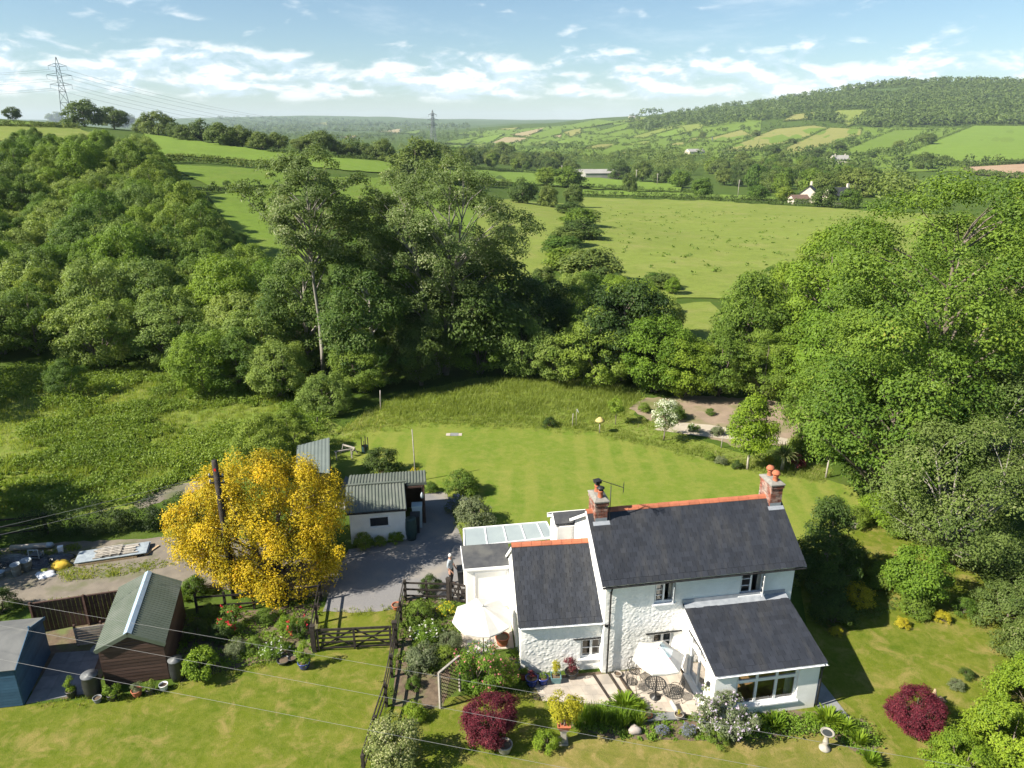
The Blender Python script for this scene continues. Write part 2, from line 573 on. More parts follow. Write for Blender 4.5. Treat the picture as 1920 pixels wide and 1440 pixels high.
def sheet_from_px(name, pts, mat, label, cat="field", lift=0.004, step=None, wob=1.0, world=False, kind="structure", seed=1, rel=0.0014):
    """a sheet of ground whose outline is given in photo pixels (or in metres when world=True)"""
    rs = random.Random(seed)
    P = [Vector(p) for p in pts]
    per = sum((P[i] - P[(i + 1) % len(P)]).length for i in range(len(P)))
    step = step or per / 90
    bd = []
    for i in range(len(P)):
        a, b = P[i], P[(i + 1) % len(P)]
        n = max(1, int((b - a).length / step))
        for k in range(n):
            q_ = a.lerp(b, k / n)
            bd.append(q_ + Vector((rs.uniform(-wob, wob), rs.uniform(-wob, wob))))
    xs, ys = [p.x for p in bd], [p.y for p in bd]
    inner = []
    y = min(ys) + step
    while y < max(ys):
        x = min(xs) + step
        while x < max(xs):
            inner.append(Vector((x + rs.uniform(-.2, .2) * step, y + rs.uniform(-.2, .2) * step)))
            x += step
        y += step
    nb = len(bd)
    edges = [(i, (i + 1) % nb) for i in range(nb)]
    vo, eo, fo, _, _, _ = delaunay_2d_cdt(bd + inner, edges, [], 1, 1e-6)
    vx, vy = np.array([v.x for v in vo]), np.array([v.y for v in vo])
    if world:
        P3 = np.stack([vx, vy, H(vx, vy) + lift], 1)
    else:
        P3 = hits(vx, vy)
        P3[np.isnan(P3[:, 0])] = (0, 9e9, 0)
        P3[:, 2] += lift + np.maximum(0, P3[:, 1] - 60) * rel
    W = [Vector(p) for p in P3]
    fs = []
    for f in fo:
        yy = [W[i].y for i in f]
        if max(yy) > 1e9 or max(yy) > 1.7 * max(1, min(yy)): continue
        a, b, c = (W[i] for i in f[:3])
        f = tuple(f)
        if (b - a).cross(c - a).z < 0: f = f[::-1]
        fs.append(f)
    me = bpy.data.meshes.new(name)
    me.from_pydata([tuple(w) for w in W], [], fs)
    me.materials.append(mat)
    me.polygons.foreach_set("use_smooth", [True] * len(fs))
    me.update()
    return tag(obj(name, me), label, cat, kind=kind)

LAWN = ground_mat("lawn_grass", (.088, .128, .010), (.135, .158, .016), (.175, .180, .034), (.285, .220, .080), 0.80, 0.42, 2.4, 0.6)
LAWN_BACK = ground_mat("lawn_mown", (.112, .175, .020), (.152, .198, .028), (.182, .208, .044), (.265, .250, .065), 0.40, 0.22, 1.8, 0.35, stripes=(0.19, 0.05, 0.30))
LAWN_DRY = ground_mat("lawn_dry", (.115, .138, .018), (.200, .175, .046), (.190, .170, .05), (.315, .232, .098), 0.80, 0.6, 2.8, 0.5)
ROUGHG = ground_mat("rough_grass", (.120, .182, .024), (.168, .212, .034), (.195, .215, .055), (.29, .26, .11), 0.4, 0.4, 2.0, 0.6)
GRAVEL = surf("drive_gravel", (.150, .147, .150), (.205, .198, .195), 26, 0.95, 0.6, 60, c3=(.25, .225, .195), s3=0.5, detail=8, bdist=0.01)
DIRT = surf("track_dirt", (.15, .13, .105), (.20, .172, .138), 1.6, 0.95, 0.6, 18, c3=(.10, .11, .05), s3=0.6)
SOIL = surf("bed_soil", (.09, .065, .045), (.15, .11, .075), 4, 0.95, 0.8, 20, c3=(.12, .14, .05), s3=1.2)
BANK = surf("bank_earth", (.21, .16, .115), (.27, .205, .15), 1.0, 0.95, 0.8, 9, c3=(.135, .145, .05), s3=0.32)

sheet_from_px("lawn", [(560, 905), (620, 838), (700, 803), (790, 790), (960, 797), (1120, 806), (1230, 832), (1400, 872), (1545, 897), (1600, 915), (1640, 985), (1560, 1010),
    (1500, 1100), (1240, 1130), (900, 1080), (858, 1010), (830, 935), (800, 925), (700, 905)], LAWN_BACK,
    "mown back lawn with curved mowing stripes behind the cottage", "lawn", 0.004, 22, 1.5)
sheet_from_px("lawn", [(-130, 1335), (60, 1320), (300, 1300), (380, 1262), (590, 1232), (600, 1140), (750, 1110), (742, 1150), (735, 1240), (722, 1330), (690, 1450), (690, 1600), (-200, 1600)], LAWN,
    "front lawn below the sheds left of the black fence", "lawn", 0.004, 26, 1.0)
sheet_from_px("lawn", [(712, 1385), (728, 1320), (820, 1312), (900, 1300), (990, 1300), (1100, 1330), (1300, 1360), (1500, 1330), (1522, 1240), (1500, 1090), (1560, 1010),
    (1640, 985), (1730, 1000), (1830, 1070), (1850, 1100), (2050, 1130), (2150, 1600), (700, 1600)], LAWN,
    "front garden lawn round the red bushes", "lawn", 0.008, 26, 1.0)
sheet_from_px("lawn", [(960, 1425), (1040, 1385), (1180, 1372), (1290, 1378), (1420, 1375), (1540, 1365), (1600, 1395), (1640, 1470), (1600, 1560), (920, 1560)], LAWN_DRY,
    "dry brownish lawn round the bird bath", "lawn", 0.012, 18, 2.0)
sheet_from_px("gravel_drive", [(606, 1146), (628, 1075), (655, 1030), (720, 1020), (768, 1010), (792, 955), (796, 925), (838, 922), (846, 955), (862, 1000), (880, 1060), (905, 1130), (858, 1128), (760, 1122), (748, 1140), (680, 1150)], GRAVEL,
    "grey gravel drive between the golden tree and the cottage", "drive", 0.010, 12, 1.5)
sheet_from_px("dirt_track", [(-160, 1052), (20, 1026), (140, 1016), (300, 1008), (420, 1004), (640, 1040), (625, 1120), (540, 1120), (360, 1100), (240, 1112), (100, 1128), (-160, 1160)], DIRT,
    "bare earth track running past the timber pile", "track", 0.008, 16, 2.0)
sheet_from_px("dirt_track", [(250, 945), (285, 922), (340, 908), (420, 895), (420, 912), (330, 930), (262, 955)], DIRT,
    "short bare earth path through the meadow above the hedge", "path", 0.008, 8, 1.5)
sheet_from_px("earth_bank", [(1180, 765), (1205, 748), (1300, 742), (1420, 748), (1520, 762), (1540, 800), (1480, 835), (1380, 838), (1300, 812), (1240, 800)], BANK,
    "bare sandy earth round the dug pond", "earth", 0.012, 9, 2.0)
sheet_from_px("rough_grass", [(1100, 800), (1180, 775), (1250, 800), (1310, 825), (1390, 850), (1480, 850), (1560, 880), (1545, 905), (1400, 880), (1240, 840), (1150, 822)], ROUGHG,
    "rough unmown grass between lawn and pond", "grass", 0.008, 12, 2.0)
sheet_from_px("rough_grass", [(612, 835), (690, 770), (760, 738), (900, 708), (1100, 712), (1210, 745), (1180, 785), (1105, 812), (960, 803), (790, 796), (700, 808)], ROUGHG,
    "pale uncut grass beyond the back lawn", "grass", 0.002, 16, 2.0)
sheet_from_px("meadow", [(-220, 715), (150, 695), (300, 705), (480, 745), (600, 775), (640, 800), (612, 838), (560, 900), (430, 905), (330, 915), (240, 955), (60, 972), (-220, 1000)], ROUGHG,
    "rough grassy meadow floor left of the sheds", "meadow", 0.004, 22, 2.0)
sheet_from_px("bare_soil", [(70, 1185), (205, 1160), (215, 1230), (170, 1300), (120, 1310), (60, 1300)], SOIL, "dark bare soil between the blue and brown sheds", "soil", 0.010, 12, 2.0)
sheet_from_px("flower_bed", [(350, 1160), (600, 1130), (588, 1225), (500, 1240), (380, 1268), (335, 1280), (330, 1215)], SOIL, "soil of the flower bed beside the gate", "flower bed", 0.014, 12, 2.0)
sheet_from_px("flower_bed", [(755, 1120), (850, 1125), (860, 1190), (845, 1260), (830, 1330), (735, 1325), (745, 1220)], SOIL, "soil of the flower bed inside the black fence", "flower bed", 0.014, 12, 2.0)
sheet_from_px("flower_bed", [(1060, 1362), (1140, 1320), (1240, 1345), (1400, 1330), (1530, 1335), (1620, 1350), (1650, 1400), (1620, 1420), (1540, 1372), (1380, 1390), (1150, 1385)], SOIL,
    "planted bed along the front of the patio", "flower bed", 0.016, 12, 2.0)

# ------------------------------------------------------------------ fields
def fieldm(k, base, dry, amt=0.35):
    b = Vector(base)
    return ground_mat("field_%s" % k, tuple(b), tuple(b * 1.15), tuple(b * 0.9), dry, amt, 0.045, 0.35, 0.3, bdist=0.2)
F_GREEN = fieldm("green", (.125, .185, .028), (.20, .215, .06))
F_LIGHT = fieldm("light", (.145, .215, .034), (.20, .24, .055), 0.3)
F_YEL = fieldm("yellow", (.172, .210, .044), (.270, .250, .095), 0.55)
F_OLIVE = fieldm("olive", (.215, .215, .066), (.29, .25, .115), 0.55)
F_TAN = fieldm("tan", (.30, .245, .14), (.33, .27, .17), 0.5)
F_BROWN = fieldm("brown", (.36, .245, .17), (.39, .28, .20), 0.5)
F_DULL = fieldm("dull", (.07, .11, .03), (.11, .13, .05), 0.4)
def c7(pts): return [(1280 + x / 3, 120 + y / 3) for x, y in pts]
def c6(pts): return [(640 + x / 3, 180 + y / 3) for x, y in pts]
NEAR_FIELDS = [
    ([(1085, 372), (1330, 378), (1620, 396), (2050, 420), (2050, 560), (1400, 560), (1150, 560), (1075, 470)], F_YEL, "wide yellow-green pasture right of the bushy hedge line"),
    ([(900, 372), (1066, 384), (1050, 470), (1020, 530), (880, 520)], F_YEL, "narrow pasture left of the bushy hedge line"),
    ([(1225, 590), (1270, 572), (1330, 566), (1365, 600), (1350, 650), (1290, 660), (1235, 640)], F_YEL, "small sunlit clearing behind the riverside trees"),
    ([(820, 316), (985, 322), (1280, 349), (1275, 362), (1060, 352), (820, 332)], F_LIGHT, "thin light green field strip before the white farm roofs"),
    ([(1085, 358), (1300, 364), (1480, 373), (1480, 377), (1085, 366)], F_LIGHT, "narrow grass verge between two hedges"),
    ([(268, 250), (340, 262), (500, 284), (745, 300), (742, 326), (620, 318), (500, 303), (300, 292)], F_LIGHT, "bright green upper field below the oak line"),
    ([(300, 308), (480, 318), (600, 330), (600, 372), (480, 362), (390, 348)], F_GREEN, "sloping green field under the dark hedge"),
    ([(596, 334), (740, 334), (850, 348), (905, 362), (890, 440), (620, 410)], F_GREEN, "green field glimpsed between the tall central trees"),
    ([(390, 368), (500, 358), (600, 400), (600, 520), (470, 480)], F_GREEN, "lower green field beside the scrub wood"),
    ([(-120, 238), (170, 236), (190, 250), (130, 275), (-120, 256)], F_YEL, "sunlit hilltop field left of the lone oaks"),
    ([(-120, 219), (90, 224), (142, 231), (60, 236), (-120, 234)], F_GREEN, "hilltop strip of green field on the skyline"),
]
FAR_FIELDS = [
    (c7([(80, 440), (330, 375), (400, 410), (250, 445)]), F_OLIVE), (c7([(200, 500), (520, 370), (740, 350), (820, 365), (640, 440), (440, 490)]), F_OLIVE),
    (c7([(560, 485), (830, 362), (1010, 370), (1000, 405), (800, 475), (620, 528)]), F_OLIVE), (c7([(870, 505), (1080, 420), (1180, 380), (1390, 375), (1330, 430), (1200, 490), (960, 525)]), F_GREEN),
    (c7([(1180, 545), (1440, 430), (1640, 350), (1960, 352), (1960, 560), (1600, 572), (1400, 550)]), F_LIGHT), (c7([(560, 325), (620, 290), (770, 270), (720, 312)]), F_OLIVE),
    (c7([(820, 290), (870, 265), (1100, 260), (1040, 305), (930, 355)]), F_YEL), (c7([(-40, 355), (130, 335), (100, 370), (-20, 402)]), F_YEL),
    (c7([(-60, 440), (90, 418), (60, 450)]), F_OLIVE), (c7([(1560, 585), (1960, 562), (1960, 650), (1640, 625)]), F_BROWN),
    (c7([(920, 172), (1050, 147), (1350, 132), (1200, 182)]), F_DULL), (c7([(220, 530), (300, 512), (420, 520), (330, 545)]), F_OLIVE), (c7([(650, 545), (760, 528), (830, 545), (700, 562)]), F_YEL),
    (c6([(550, 268), (680, 245), (800, 230), (700, 275)]), F_GREEN), (c6([(700, 257), (920, 213), (830, 272)]), F_LIGHT), (c6([(810, 284), (920, 235), (1070, 240), (900, 292)]), F_TAN),
    (c6([(950, 222), (1150, 180), (1050, 235)]), F_TAN), (c6([(1010, 237), (1240, 173), (1240, 217), (1120, 247)]), F_GREEN), (c6([(1150, 274), (1330, 233), (1320, 275)]), F_LIGHT),
    (c6([(1290, 165), (1440, 135), (1560, 150), (1320, 192)]), F_GREEN), (c6([(1390, 217), (1600, 160), (1740, 133), (1700, 165), (1480, 220)]), F_GREEN), (c6([(1620, 238), (1870, 168), (1860, 192), (1700, 243)]), F_YEL),
    (c6([(1750, 226), (1920, 178), (1940, 212), (1800, 243)]), F_LIGHT), (c6([(1830, 285), (1930, 250), (1930, 292)]), F_OLIVE), (c6([(1515, 333), (1740, 293), (1580, 338)]), F_OLIVE),
    (c6([(210, 205), (330, 188), (330, 212)]), F_TAN), (c6([(330, 212), (450, 195), (430, 216)]), F_GREEN), (c6([(-180, 160), (-60, 150), (-80, 172)]), F_OLIVE), (c6([(-20, 236), (90, 225), (70, 240)]), F_TAN),
    (c6([(640, 215), (760, 203), (740, 224)]), F_GREEN), (c6([(880, 190), (1000, 180), (960, 198)]), F_OLIVE),
]
for k, (pts, m, lab) in enumerate(NEAR_FIELDS):
    sheet_from_px("field", pts, m, lab, "field", 0.06, 13, 1.2, seed=k)
for k, (pts, lab) in enumerate((([(880, 247), (1000, 241), (1180, 225), (1330, 203), (1430, 215), (1420, 285), (1200, 298), (1000, 288), (880, 268)], "green field slopes under the far hedges, left of the wooded hill"),
        ([(1330, 262), (1500, 238), (1640, 240), (1940, 240), (1940, 322), (1600, 322), (1400, 312), (1330, 300)], "green field slopes at the foot of the wooded hill"))):
    sheet_from_px("hillside", pts, F_GREEN, lab, "hillside", 0.1, None, 0.6, seed=90 + k, rel=0.0005)
FAR_FIELDS += [(c6(p), m) for p, m in (
    ([(1250, 208), (1345, 183), (1350, 212), (1285, 236)], F_OLIVE), ([(1340, 302), (1450, 276), (1565, 272), (1480, 302)], F_OLIVE), ([(1060, 276), (1140, 258), (1190, 262), (1120, 284)], F_YEL), ([(1400, 262), (1500, 238), (1600, 232), (1520, 262)], F_LIGHT),
    ([(1580, 282), (1700, 258), (1780, 256), (1690, 284)], F_YEL), ([(1180, 232), (1240, 222), (1230, 240)], F_TAN), ([(1560, 152), (1650, 128), (1730, 122), (1690, 140)], F_YEL), ([(1760, 118), (1850, 96), (1920, 92), (1840, 120)], F_GREEN), ([(720, 285), (800, 275), (860, 284), (780, 296)], F_YEL), ([(560, 290), (660, 278), (700, 290), (610, 302)], F_LIGHT))]
for k, (pts, m) in enumerate(FAR_FIELDS):
    o = sheet_from_px("field", pts, m, "far hillside field among hedges across the valley", "field", 0.1, None, 0.35, seed=50 + k, rel=0.0010)
    o["group"] = "far fields across the valley"
def inside(poly, x, y):
    r = False
    n = len(poly)
    for i in range(n):
        x1, y1 = poly[i][:2]
        x2, y2 = poly[(i + 1) % n][:2]
        if (y1 > y) != (y2 > y) and x < (x2 - x1) * (y - y1) / (y2 - y1) + x1: r = not r
    return r
# ================================================================== the cottage
WHITE_WALL = surf("white_limewash", (.86, .845, .81), (.81, .795, .76), 2.5, 0.85, 0.25, 30, c3=(.74, .725, .69), s3=0.7)
WHITE_PAINT = surf("white_paint", (.80, .80, .80), (.76, .76, .75), 4, 0.45)
BLACK_PAINT = surf("black_paint", (.015, .015, .016), (.03, .03, .03), 6, 0.5)
SLATE = surf("slate", (.019, .022, .030), (.026, .029, .038), 1.3, 0.62, 0.2, 14, spec=0.4, c3=(.036, .037, .041), s3=0.8, tint=0.19, world=True, stretch=(3.0, .7, .7))
SLATE_DK = surf("slate_underlay", (.03, .032, .038), (.045, .048, .055), 3, 0.8)
RIDGE = surf("terracotta_ridge", (.40, .135, .07), (.33, .11, .06), 5, 0.8, 0.2, 30, tint=0.12)
BRICK = surf("chimney_brick", (.24, .085, .055), (.17, .07, .05), 7, 0.9, 0.4, 40, c3=(.33, .26, .22), s3=2.5, tint=0.35)
MORTAR = surf("mortar", (.25, .235, .21), (.19, .18, .16), 8, 0.95, 0.4, 40)
LEAD = surf("lead_flashing", (.34, .36, .39), (.26, .28, .31), 5, 0.5, 0.15, 20, metal=0.2)
TERRA = surf("terracotta_pot", (.42, .14, .07), (.34, .11, .06), 7, 0.85, 0.2, 30)
POLY = surf("polycarbonate", (.30, .345, .345), (.26, .30, .31), 0.8, 0.35, spec=0.5)
FELT = surf("roofing_felt", (.05, .052, .058), (.075, .077, .08), 3, 0.9, 0.5, 40, c3=(.10, .10, .095), s3=1.0)
GLASS = glass_mat()
CURTAIN = surf("curtain_cloth", (.62, .58, .50), (.5, .46, .4), 9, 0.9)
WOODIN = surf("cabinet_wood", (.36, .20, .09), (.28, .15, .07), 6, 0.6)
O_COT = Vector((3.857, 23.763, 0))
ALPHA = math.radians(9.5)
cottage = thing("cottage", "white stone cottage with slate roofs and orange ridge tiles", "house", O_COT, ALPHA)
WING_R = math.radians(6.45 - 9.5)
def RW(p):                                      # the wing stands a little skew to the main house
    return Matrix.Rotation(WING_R, 3, "Z") @ Vector(p)
ident = lambda p: Vector(p)

def lumps(n_seed, A, Z, ca=0.17, cz=0.105):
    """height field of rounded rubble stones under paint"""
    ia, iz = np.floor(A / ca).astype(int), np.floor(Z / cz).astype(int)
    d1 = np.full(A.shape, 9.0); d2 = np.full(A.shape, 9.0); hh = np.zeros(A.shape)
    def rnd(a, b, k):
        h = (a * 73856093 + b * 19349663 + k * 83492791 + n_seed * 2654435) & 0x7FFFFFFF
        h = ((h ^ (h >> 13)) * 1274126177) & 0x7FFFFFFF
        return ((h ^ (h >> 16)) & 0xFFFF) / 65535.0
    for da in (-1, 0, 1):
        for dz in (-1, 0, 1):
            a, b = ia + da, iz + dz
            x, z = (a + rnd(a, b, 1)) * ca, (b + rnd(a, b, 2)) * cz
            d = np.hypot((A - x) / ca, (Z - z) / cz)
            new = d < d1
            d2 = np.where(new, d1, np.minimum(d2, d))
            hh = np.where(new, rnd(a, b, 3), hh)
            d1 = np.where(new, d, d1)
    return np.clip((d2 - d1) * 2.2, 0, 1) ** 0.6 * (0.35 + 0.65 * hh)

def wall_sheet(name, a0, a1, z0, z1, openings, T, depth=0.22, lump=0.023, res=0.036, seed=1, top=None, rough_box=None, mat=WHITE_WALL, inward=(0, 1, 0)):
    """outer skin of a wall with openings; a runs along, z up; T maps (a, 0, z) into the cottage's frame"""
    def lines(lo, hi, cuts):
        cs = sorted({lo, hi, *[c for c in cuts if lo < c < hi]})
        out = []
        for p, q_ in zip(cs[:-1], cs[1:]):
            n = max(1, int(round((q_ - p) / res)))
            out += [p + (q_ - p) * k / n for k in range(n)]
        return out + [hi]
    la = lines(a0, a1, [x for o in openings for x in (o[0], o[1])])
    lz = lines(z0, z1, [x for o in openings for x in (o[2], o[3])])
    A, Z = np.meshgrid(np.array(la), np.array(lz))
    d = np.zeros(A.shape)
    if lump:
        d = lumps(seed, A, Z) * lump
        d += (smooth_noise(seed, A, Z, 0.9) - 0.5) * 0.03
        for o in openings:
            ax = np.maximum(np.maximum(o[0] - A, A - o[1]), 0)
            az = np.maximum(np.maximum(o[2] - Z, Z - o[3]), 0)
            d *= np.clip(np.hypot(ax, az) / 0.14, 0, 1)
        d *= np.clip((A - a0) / 0.18, 0, 1) * np.clip((a1 - A) / 0.18, 0, 1) * np.clip((z1 - Z) / 0.2, 0, 1)
        if rough_box: d *= np.clip((rough_box(A) - Z) / 0.35, 0, 1)
    inw = Vector(inward)
    mb = MB()
    mb.smooth = True
    Zt = Z if top is None else np.minimum(Z, top(A))
    V = [T(Vector((A[i, j], 0, Zt[i, j])) - inw * float(d[i, j])) for i in range(A.shape[0]) for j in range(A.shape[1])]
    fs = []
    n = A.shape[1]
    for i in range(A.shape[0] - 1):
        for j in range(n - 1):
            ca, cz_ = (A[i, j] + A[i, j + 1]) / 2, (Z[i, j] + Z[i + 1, j]) / 2
            if any(o[0] < ca < o[1] and o[2] < cz_ < o[3] for o in openings): continue
            if top is not None and Zt[i + 1, j] - Zt[i, j] < 1e-4 and Zt[i + 1, j + 1] - Zt[i, j + 1] < 1e-4: continue
            fs.append((i * n + j, i * n + j + 1, (i + 1) * n + j + 1, (i + 1) * n + j))
    mb.add(V, fs)
    mb.smooth = False
    for (oa, ob, oz0, oz1) in openings:
        c = [Vector((oa, 0, oz0)), Vector((ob, 0, oz0)), Vector((ob, 0, oz1)), Vector((oa, 0, oz1))]
        for k in range(4):
            p, q_ = c[k], c[(k + 1) % 4]
            mb.add([T(p), T(q_), T(q_ + inw * depth), T(p + inw * depth)], [(0, 1, 2, 3)])
    return mb.build(name, mat, cottage)

def window(name, a0, a1, z0, z1, T, lights, inward=(0, 1, 0), bars=1, set_in=0.10, opened=(), toplight=0.0, label=None, sill=True, parent=None):
    """frame, glazing bars, panes; 'lights' casements side by side; those listed in opened swing outward"""
    iw = Vector(inward)
    P = parent or cottage
    w = MB()
    t = 0.055
    def bx(mb, x0, x1, y0, y1, zz0, zz1):
        vs = []
        for z in (zz0, zz1):
            for x, y in ((x0, y0), (x1, y0), (x1, y1), (x0, y1)):
                vs.append(T(Vector((x, 0, z)) + iw * y))
        mb.add(vs, BOXF)
    f0, f1 = set_in, set_in + 0.07
    bx(w, a0, a1, f0, f1, z0, z0 + t); bx(w, a0, a1, f0, f1, z1 - t, z1)
    bx(w, a0, a0 + t, f0, f1, z0 + t, z1 - t); bx(w, a1 - t, a1, f0, f1, z0 + t, z1 - t)
    n = lights
    wdt = (a1 - a0 - 2 * t) / n
    for k in range(1, n):
        x = a0 + t + wdt * k
        bx(w, x - 0.028, x + 0.028, f0 + 0.001, f1 - 0.001, z0 + t, z1 - t)
    zt = z1 - t
    if toplight:
        zt = z1 - toplight
        bx(w, a0 + t, a1 - t, f0 - 0.004, f1 - 0.006, zt - 0.03, zt + 0.03)
    wo = w.build(name, WHITE_PAINT, P)
    if label: wo["label"] = label
    for k in range(n):
        x0, x1 = a0 + t + wdt * k + 0.012, a0 + t + wdt * (k + 1) - 0.012
        zz0, zz1 = z0 + t, (zt - 0.03 if toplight else z1 - t)
        if k in opened:
            hinge_right = opened[k]
            ang = 1.25
            L = x1 - x0
            hx = x1 if hinge_right else x0
            sg = -1 if hinge_right else 1
            def C(s, z):                         # point on the swung leaf
                return T(Vector((hx + sg * s * math.cos(ang), 0, z)) + iw * (set_in - 0.01 - s * math.sin(ang)))
            c = MB()
            off = T(Vector((0.03, 0, 0))) - T(Vector((0, 0, 0)))
            def bar(s0, s1, q0, q1):
                vs = [C(s0, q0), C(s1, q0), C(s1, q1), C(s0, q1)]
                c.add(vs + [v + off for v in vs], BOXF)
            bar(0, L, zz0, zz0 + .05); bar(0, L, zz1 - .05, zz1); bar(0, .05, zz0 + .05, zz1 - .05); bar(L - .05, L, zz0 + .05, zz1 - .05)
            for bi in range(bars):
                zb = zz0 + (zz1 - zz0) * (bi + 1) / (bars + 1)
                bar(.05, L - .05, zb - .012, zb + .012)
            c.build("open_casement", WHITE_PAINT, wo)
            gpane = MB()
            gpane.add([C(.05, zz0 + .05) + off * .5, C(L - .05, zz0 + .05) + off * .5, C(L - .05, zz1 - .05) + off * .5, C(.05, zz1 - .05) + off * .5], [(0, 1, 2, 3)])
            gpane.build("pane", GLASS, wo)
            continue
        c = MB()
        s = 0.035
        bx(c, x0, x1, f0 - 0.012, f1 - 0.012, zz0 + .002, zz0 + s); bx(c, x0, x1, f0 - 0.012, f1 - 0.012, zz1 - s, zz1 - .002)
        bx(c, x0, x0 + s, f0 - 0.012, f1 - 0.012, zz0 + s, zz1 - s); bx(c, x1 - s, x1, f0 - 0.012, f1 - 0.012, zz0 + s, zz1 - s)
        for bi in range(bars):
            zb = zz0 + (zz1 - zz0) * (bi + 1) / (bars + 1)
            bx(c, x0 + s, x1 - s, f0 + 0.002, f1 - 0.02, zb - .012, zb + .012)
        c.build("casement", WHITE_PAINT, wo)
        g_ = MB()
        g_.add([T(Vector((xx, 0, zz)) + iw * (f0 + .03)) for xx, zz in ((x0 + s, zz0 + s), (x1 - s, zz0 + s), (x1 - s, zz1 - s), (x0 + s, zz1 - s))], [(0, 1, 2, 3)])
        g_.build("pane", GLASS, wo)
        if toplight:
            c = MB()
            y0_, y1_ = zt + 0.03, z1 - t
            bx(c, x0, x1, f0 - 0.012, f1 - 0.012, y0_ + .002, y0_ + s); bx(c, x0, x1, f0 - 0.012, f1 - 0.012, y1_ - s, y1_ - .002)
            bx(c, x0, x0 + s, f0 - 0.012, f1 - 0.012, y0_ + s, y1_ - s); bx(c, x1 - s, x1, f0 - 0.012, f1 - 0.012, y0_ + s, y1_ - s)
            c.build("top_light", WHITE_PAINT, wo)
            g_ = MB()
            g_.add([T(Vector((xx, 0, zz)) + iw * (f0 + .03)) for xx, zz in ((x0 + s, y0_ + s), (x1 - s, y0_ + s), (x1 - s, y1_ - s), (x0 + s, y1_ - s))], [(0, 1, 2, 3)])
            g_.build("pane", GLASS, wo)
    if sill:
        c = MB()
        bx(c, a0 - .07, a1 + .07, -0.07, set_in, z0 - .06, z0 + .004)
        c.build("sill", WHITE_PAINT, wo)
    return wo

# ---- walls
MA0, MA1, MB1 = -0.2, 7.73, 4.94
T_main = ident
rough_line = lambda A: 3.25 - np.clip((A - 0.9) * 0.0, 0, 1)
wall_sheet("front_wall", MA0, MA1, -0.1, 4.42, [(1.80, 2.66, 3.10, 4.02), (5.42, 6.44, 3.08, 4.14), (1.86, 2.76, 0.72, 1.62)], T_main, seed=3)
wall_sheet("left_gable_wall", 0.0, MB1, -0.1, 6.2, [], lambda p: Vector((MA0, p.x, p.z)) + Vector((p.y, 0, 0)), lump=0.012, res=0.11, seed=4,
           top=lambda A: 4.36 + 1.72 * (1 - np.abs(A - 2.47) / 2.47))
wall_sheet("right_gable_wall", 0.0, MB1, -0.1, 6.2, [], lambda p: Vector((MA1, p.x, p.z)) + Vector((-p.y, 0, 0)), lump=0.012, res=0.15, seed=5,
           top=lambda A: 4.36 + 1.72 * (1 - np.abs(A - 2.47) / 2.47))
wb = MB()
wb.lohi((MA0 + .02, MB1 - .2, -0.1), (MA1 - .02, MB1, 4.4))
wb.build("back_wall", WHITE_WALL, cottage)
# ---- the wing
WA0, WY, WE, WR, WB1 = -3.49, 0.287, 2.438, 4.576, 5.0
wall_sheet("wing_front_wall", WA0, MA0 + 0.02, -0.1, 2.46, [(-1.06, -0.14, 0.54, 1.46)], lambda p: RW(Vector((p.x, WY + p.y, p.z))), seed=8)
wall_sheet("wing_gable_wall", WY, WB1, -0.1, 4.6, [(1.1, 1.35, 1.0, 1.6)], lambda p: RW(Vector((WA0 + p.y, p.x, p.z))), lump=0.02, res=0.09, seed=9,
           top=lambda A: 2.45 + 2.03 * (1 - np.abs(A - 2.72) / 2.40))
wb = MB()
wb.add([RW(p) for p in ((WA0 + .02, WB1, -.1), (MA0, WB1, -.1), (MA0, WB1, 2.6), (WA0 + .02, WB1, 2.6))], [(0, 1, 2, 3)])
wb.build("wing_back_wall", WHITE_WALL, cottage)

# ---- roofs
slate_list = []           # (distance to the camera, parent, matrix in the cottage's frame)
def roof_slope(name, p00, p10, p11, p01, thick=0.07, mat=SLATE_DK, slates=True, sw=0.255, ex=0.20, seed=0, fade=None):
    """p00/p10 the eave left/right, p01/p11 the ridge left/right"""
    p00, p10, p11, p01 = (Vector(p) for p in (p00, p10, p11, p01))
    n = (p10 - p00).cross(p01 - p00).normalized()
    r = MB()
    pts = [p00, p10, p11, p01]
    lo = [p - n * thick for p in pts]
    r.add(pts + lo, [(0, 1, 2, 3), (7, 6, 5, 4), (0, 4, 5, 1), (1, 5, 6, 2), (2, 6, 7, 3), (3, 7, 4, 0)])
    ro = r.build(name, mat, cottage)
    if not slates: return ro
    ea = (p10 - p00).normalized()
    L, S = (p10 - p00).length, (p01 - p00).length
    eu = (p01 - p00) / S
    rs = random.Random(seed)
    rows = int(round(S / ex))
    exx = S / rows
    for k in range(rows):
        off = (k % 2) * sw / 2
        x = -off
        while x < L - 0.03:
            x0, x1 = max(0.0, x), min(L, x + sw)
            if x1 - x0 > 0.04:
                c = p00 + ea * ((x0 + x1) / 2) + eu * ((k + 0.5) * exx + 0.02 + rs.uniform(-.006, .006) - (0.05 if k == 0 else 0)) + n * (0.014 + rs.uniform(0, .004))
                tilt = Matrix.Rotation(0.06, 3, ea)
                R = Matrix((ea, tilt @ eu, tilt @ n)).transposed()
                M4 = Matrix.Translation(c) @ (R @ Matrix.Rotation(rs.uniform(-.018, .018), 3, "Z")).to_4x4() @ Matrix.Diagonal(((x1 - x0 - 0.011), exx * 1.16, 0.013, 1))
                wc = O_COT + Matrix.Rotation(ALPHA, 3, "Z") @ c
                slate_list.append(((wc - cam.location).length, ro, M4, rs.random()))
            x += sw
    return ro
EA0, EA1, EB, EZ, RB, RZ = -0.42, 8.10, -0.178, 4.336, 2.472, 6.145
roof_f = roof_slope("roof", (EA0, EB, EZ), (EA1, EB, EZ), (EA1, RB, RZ), (EA0, RB, RZ), seed=1)
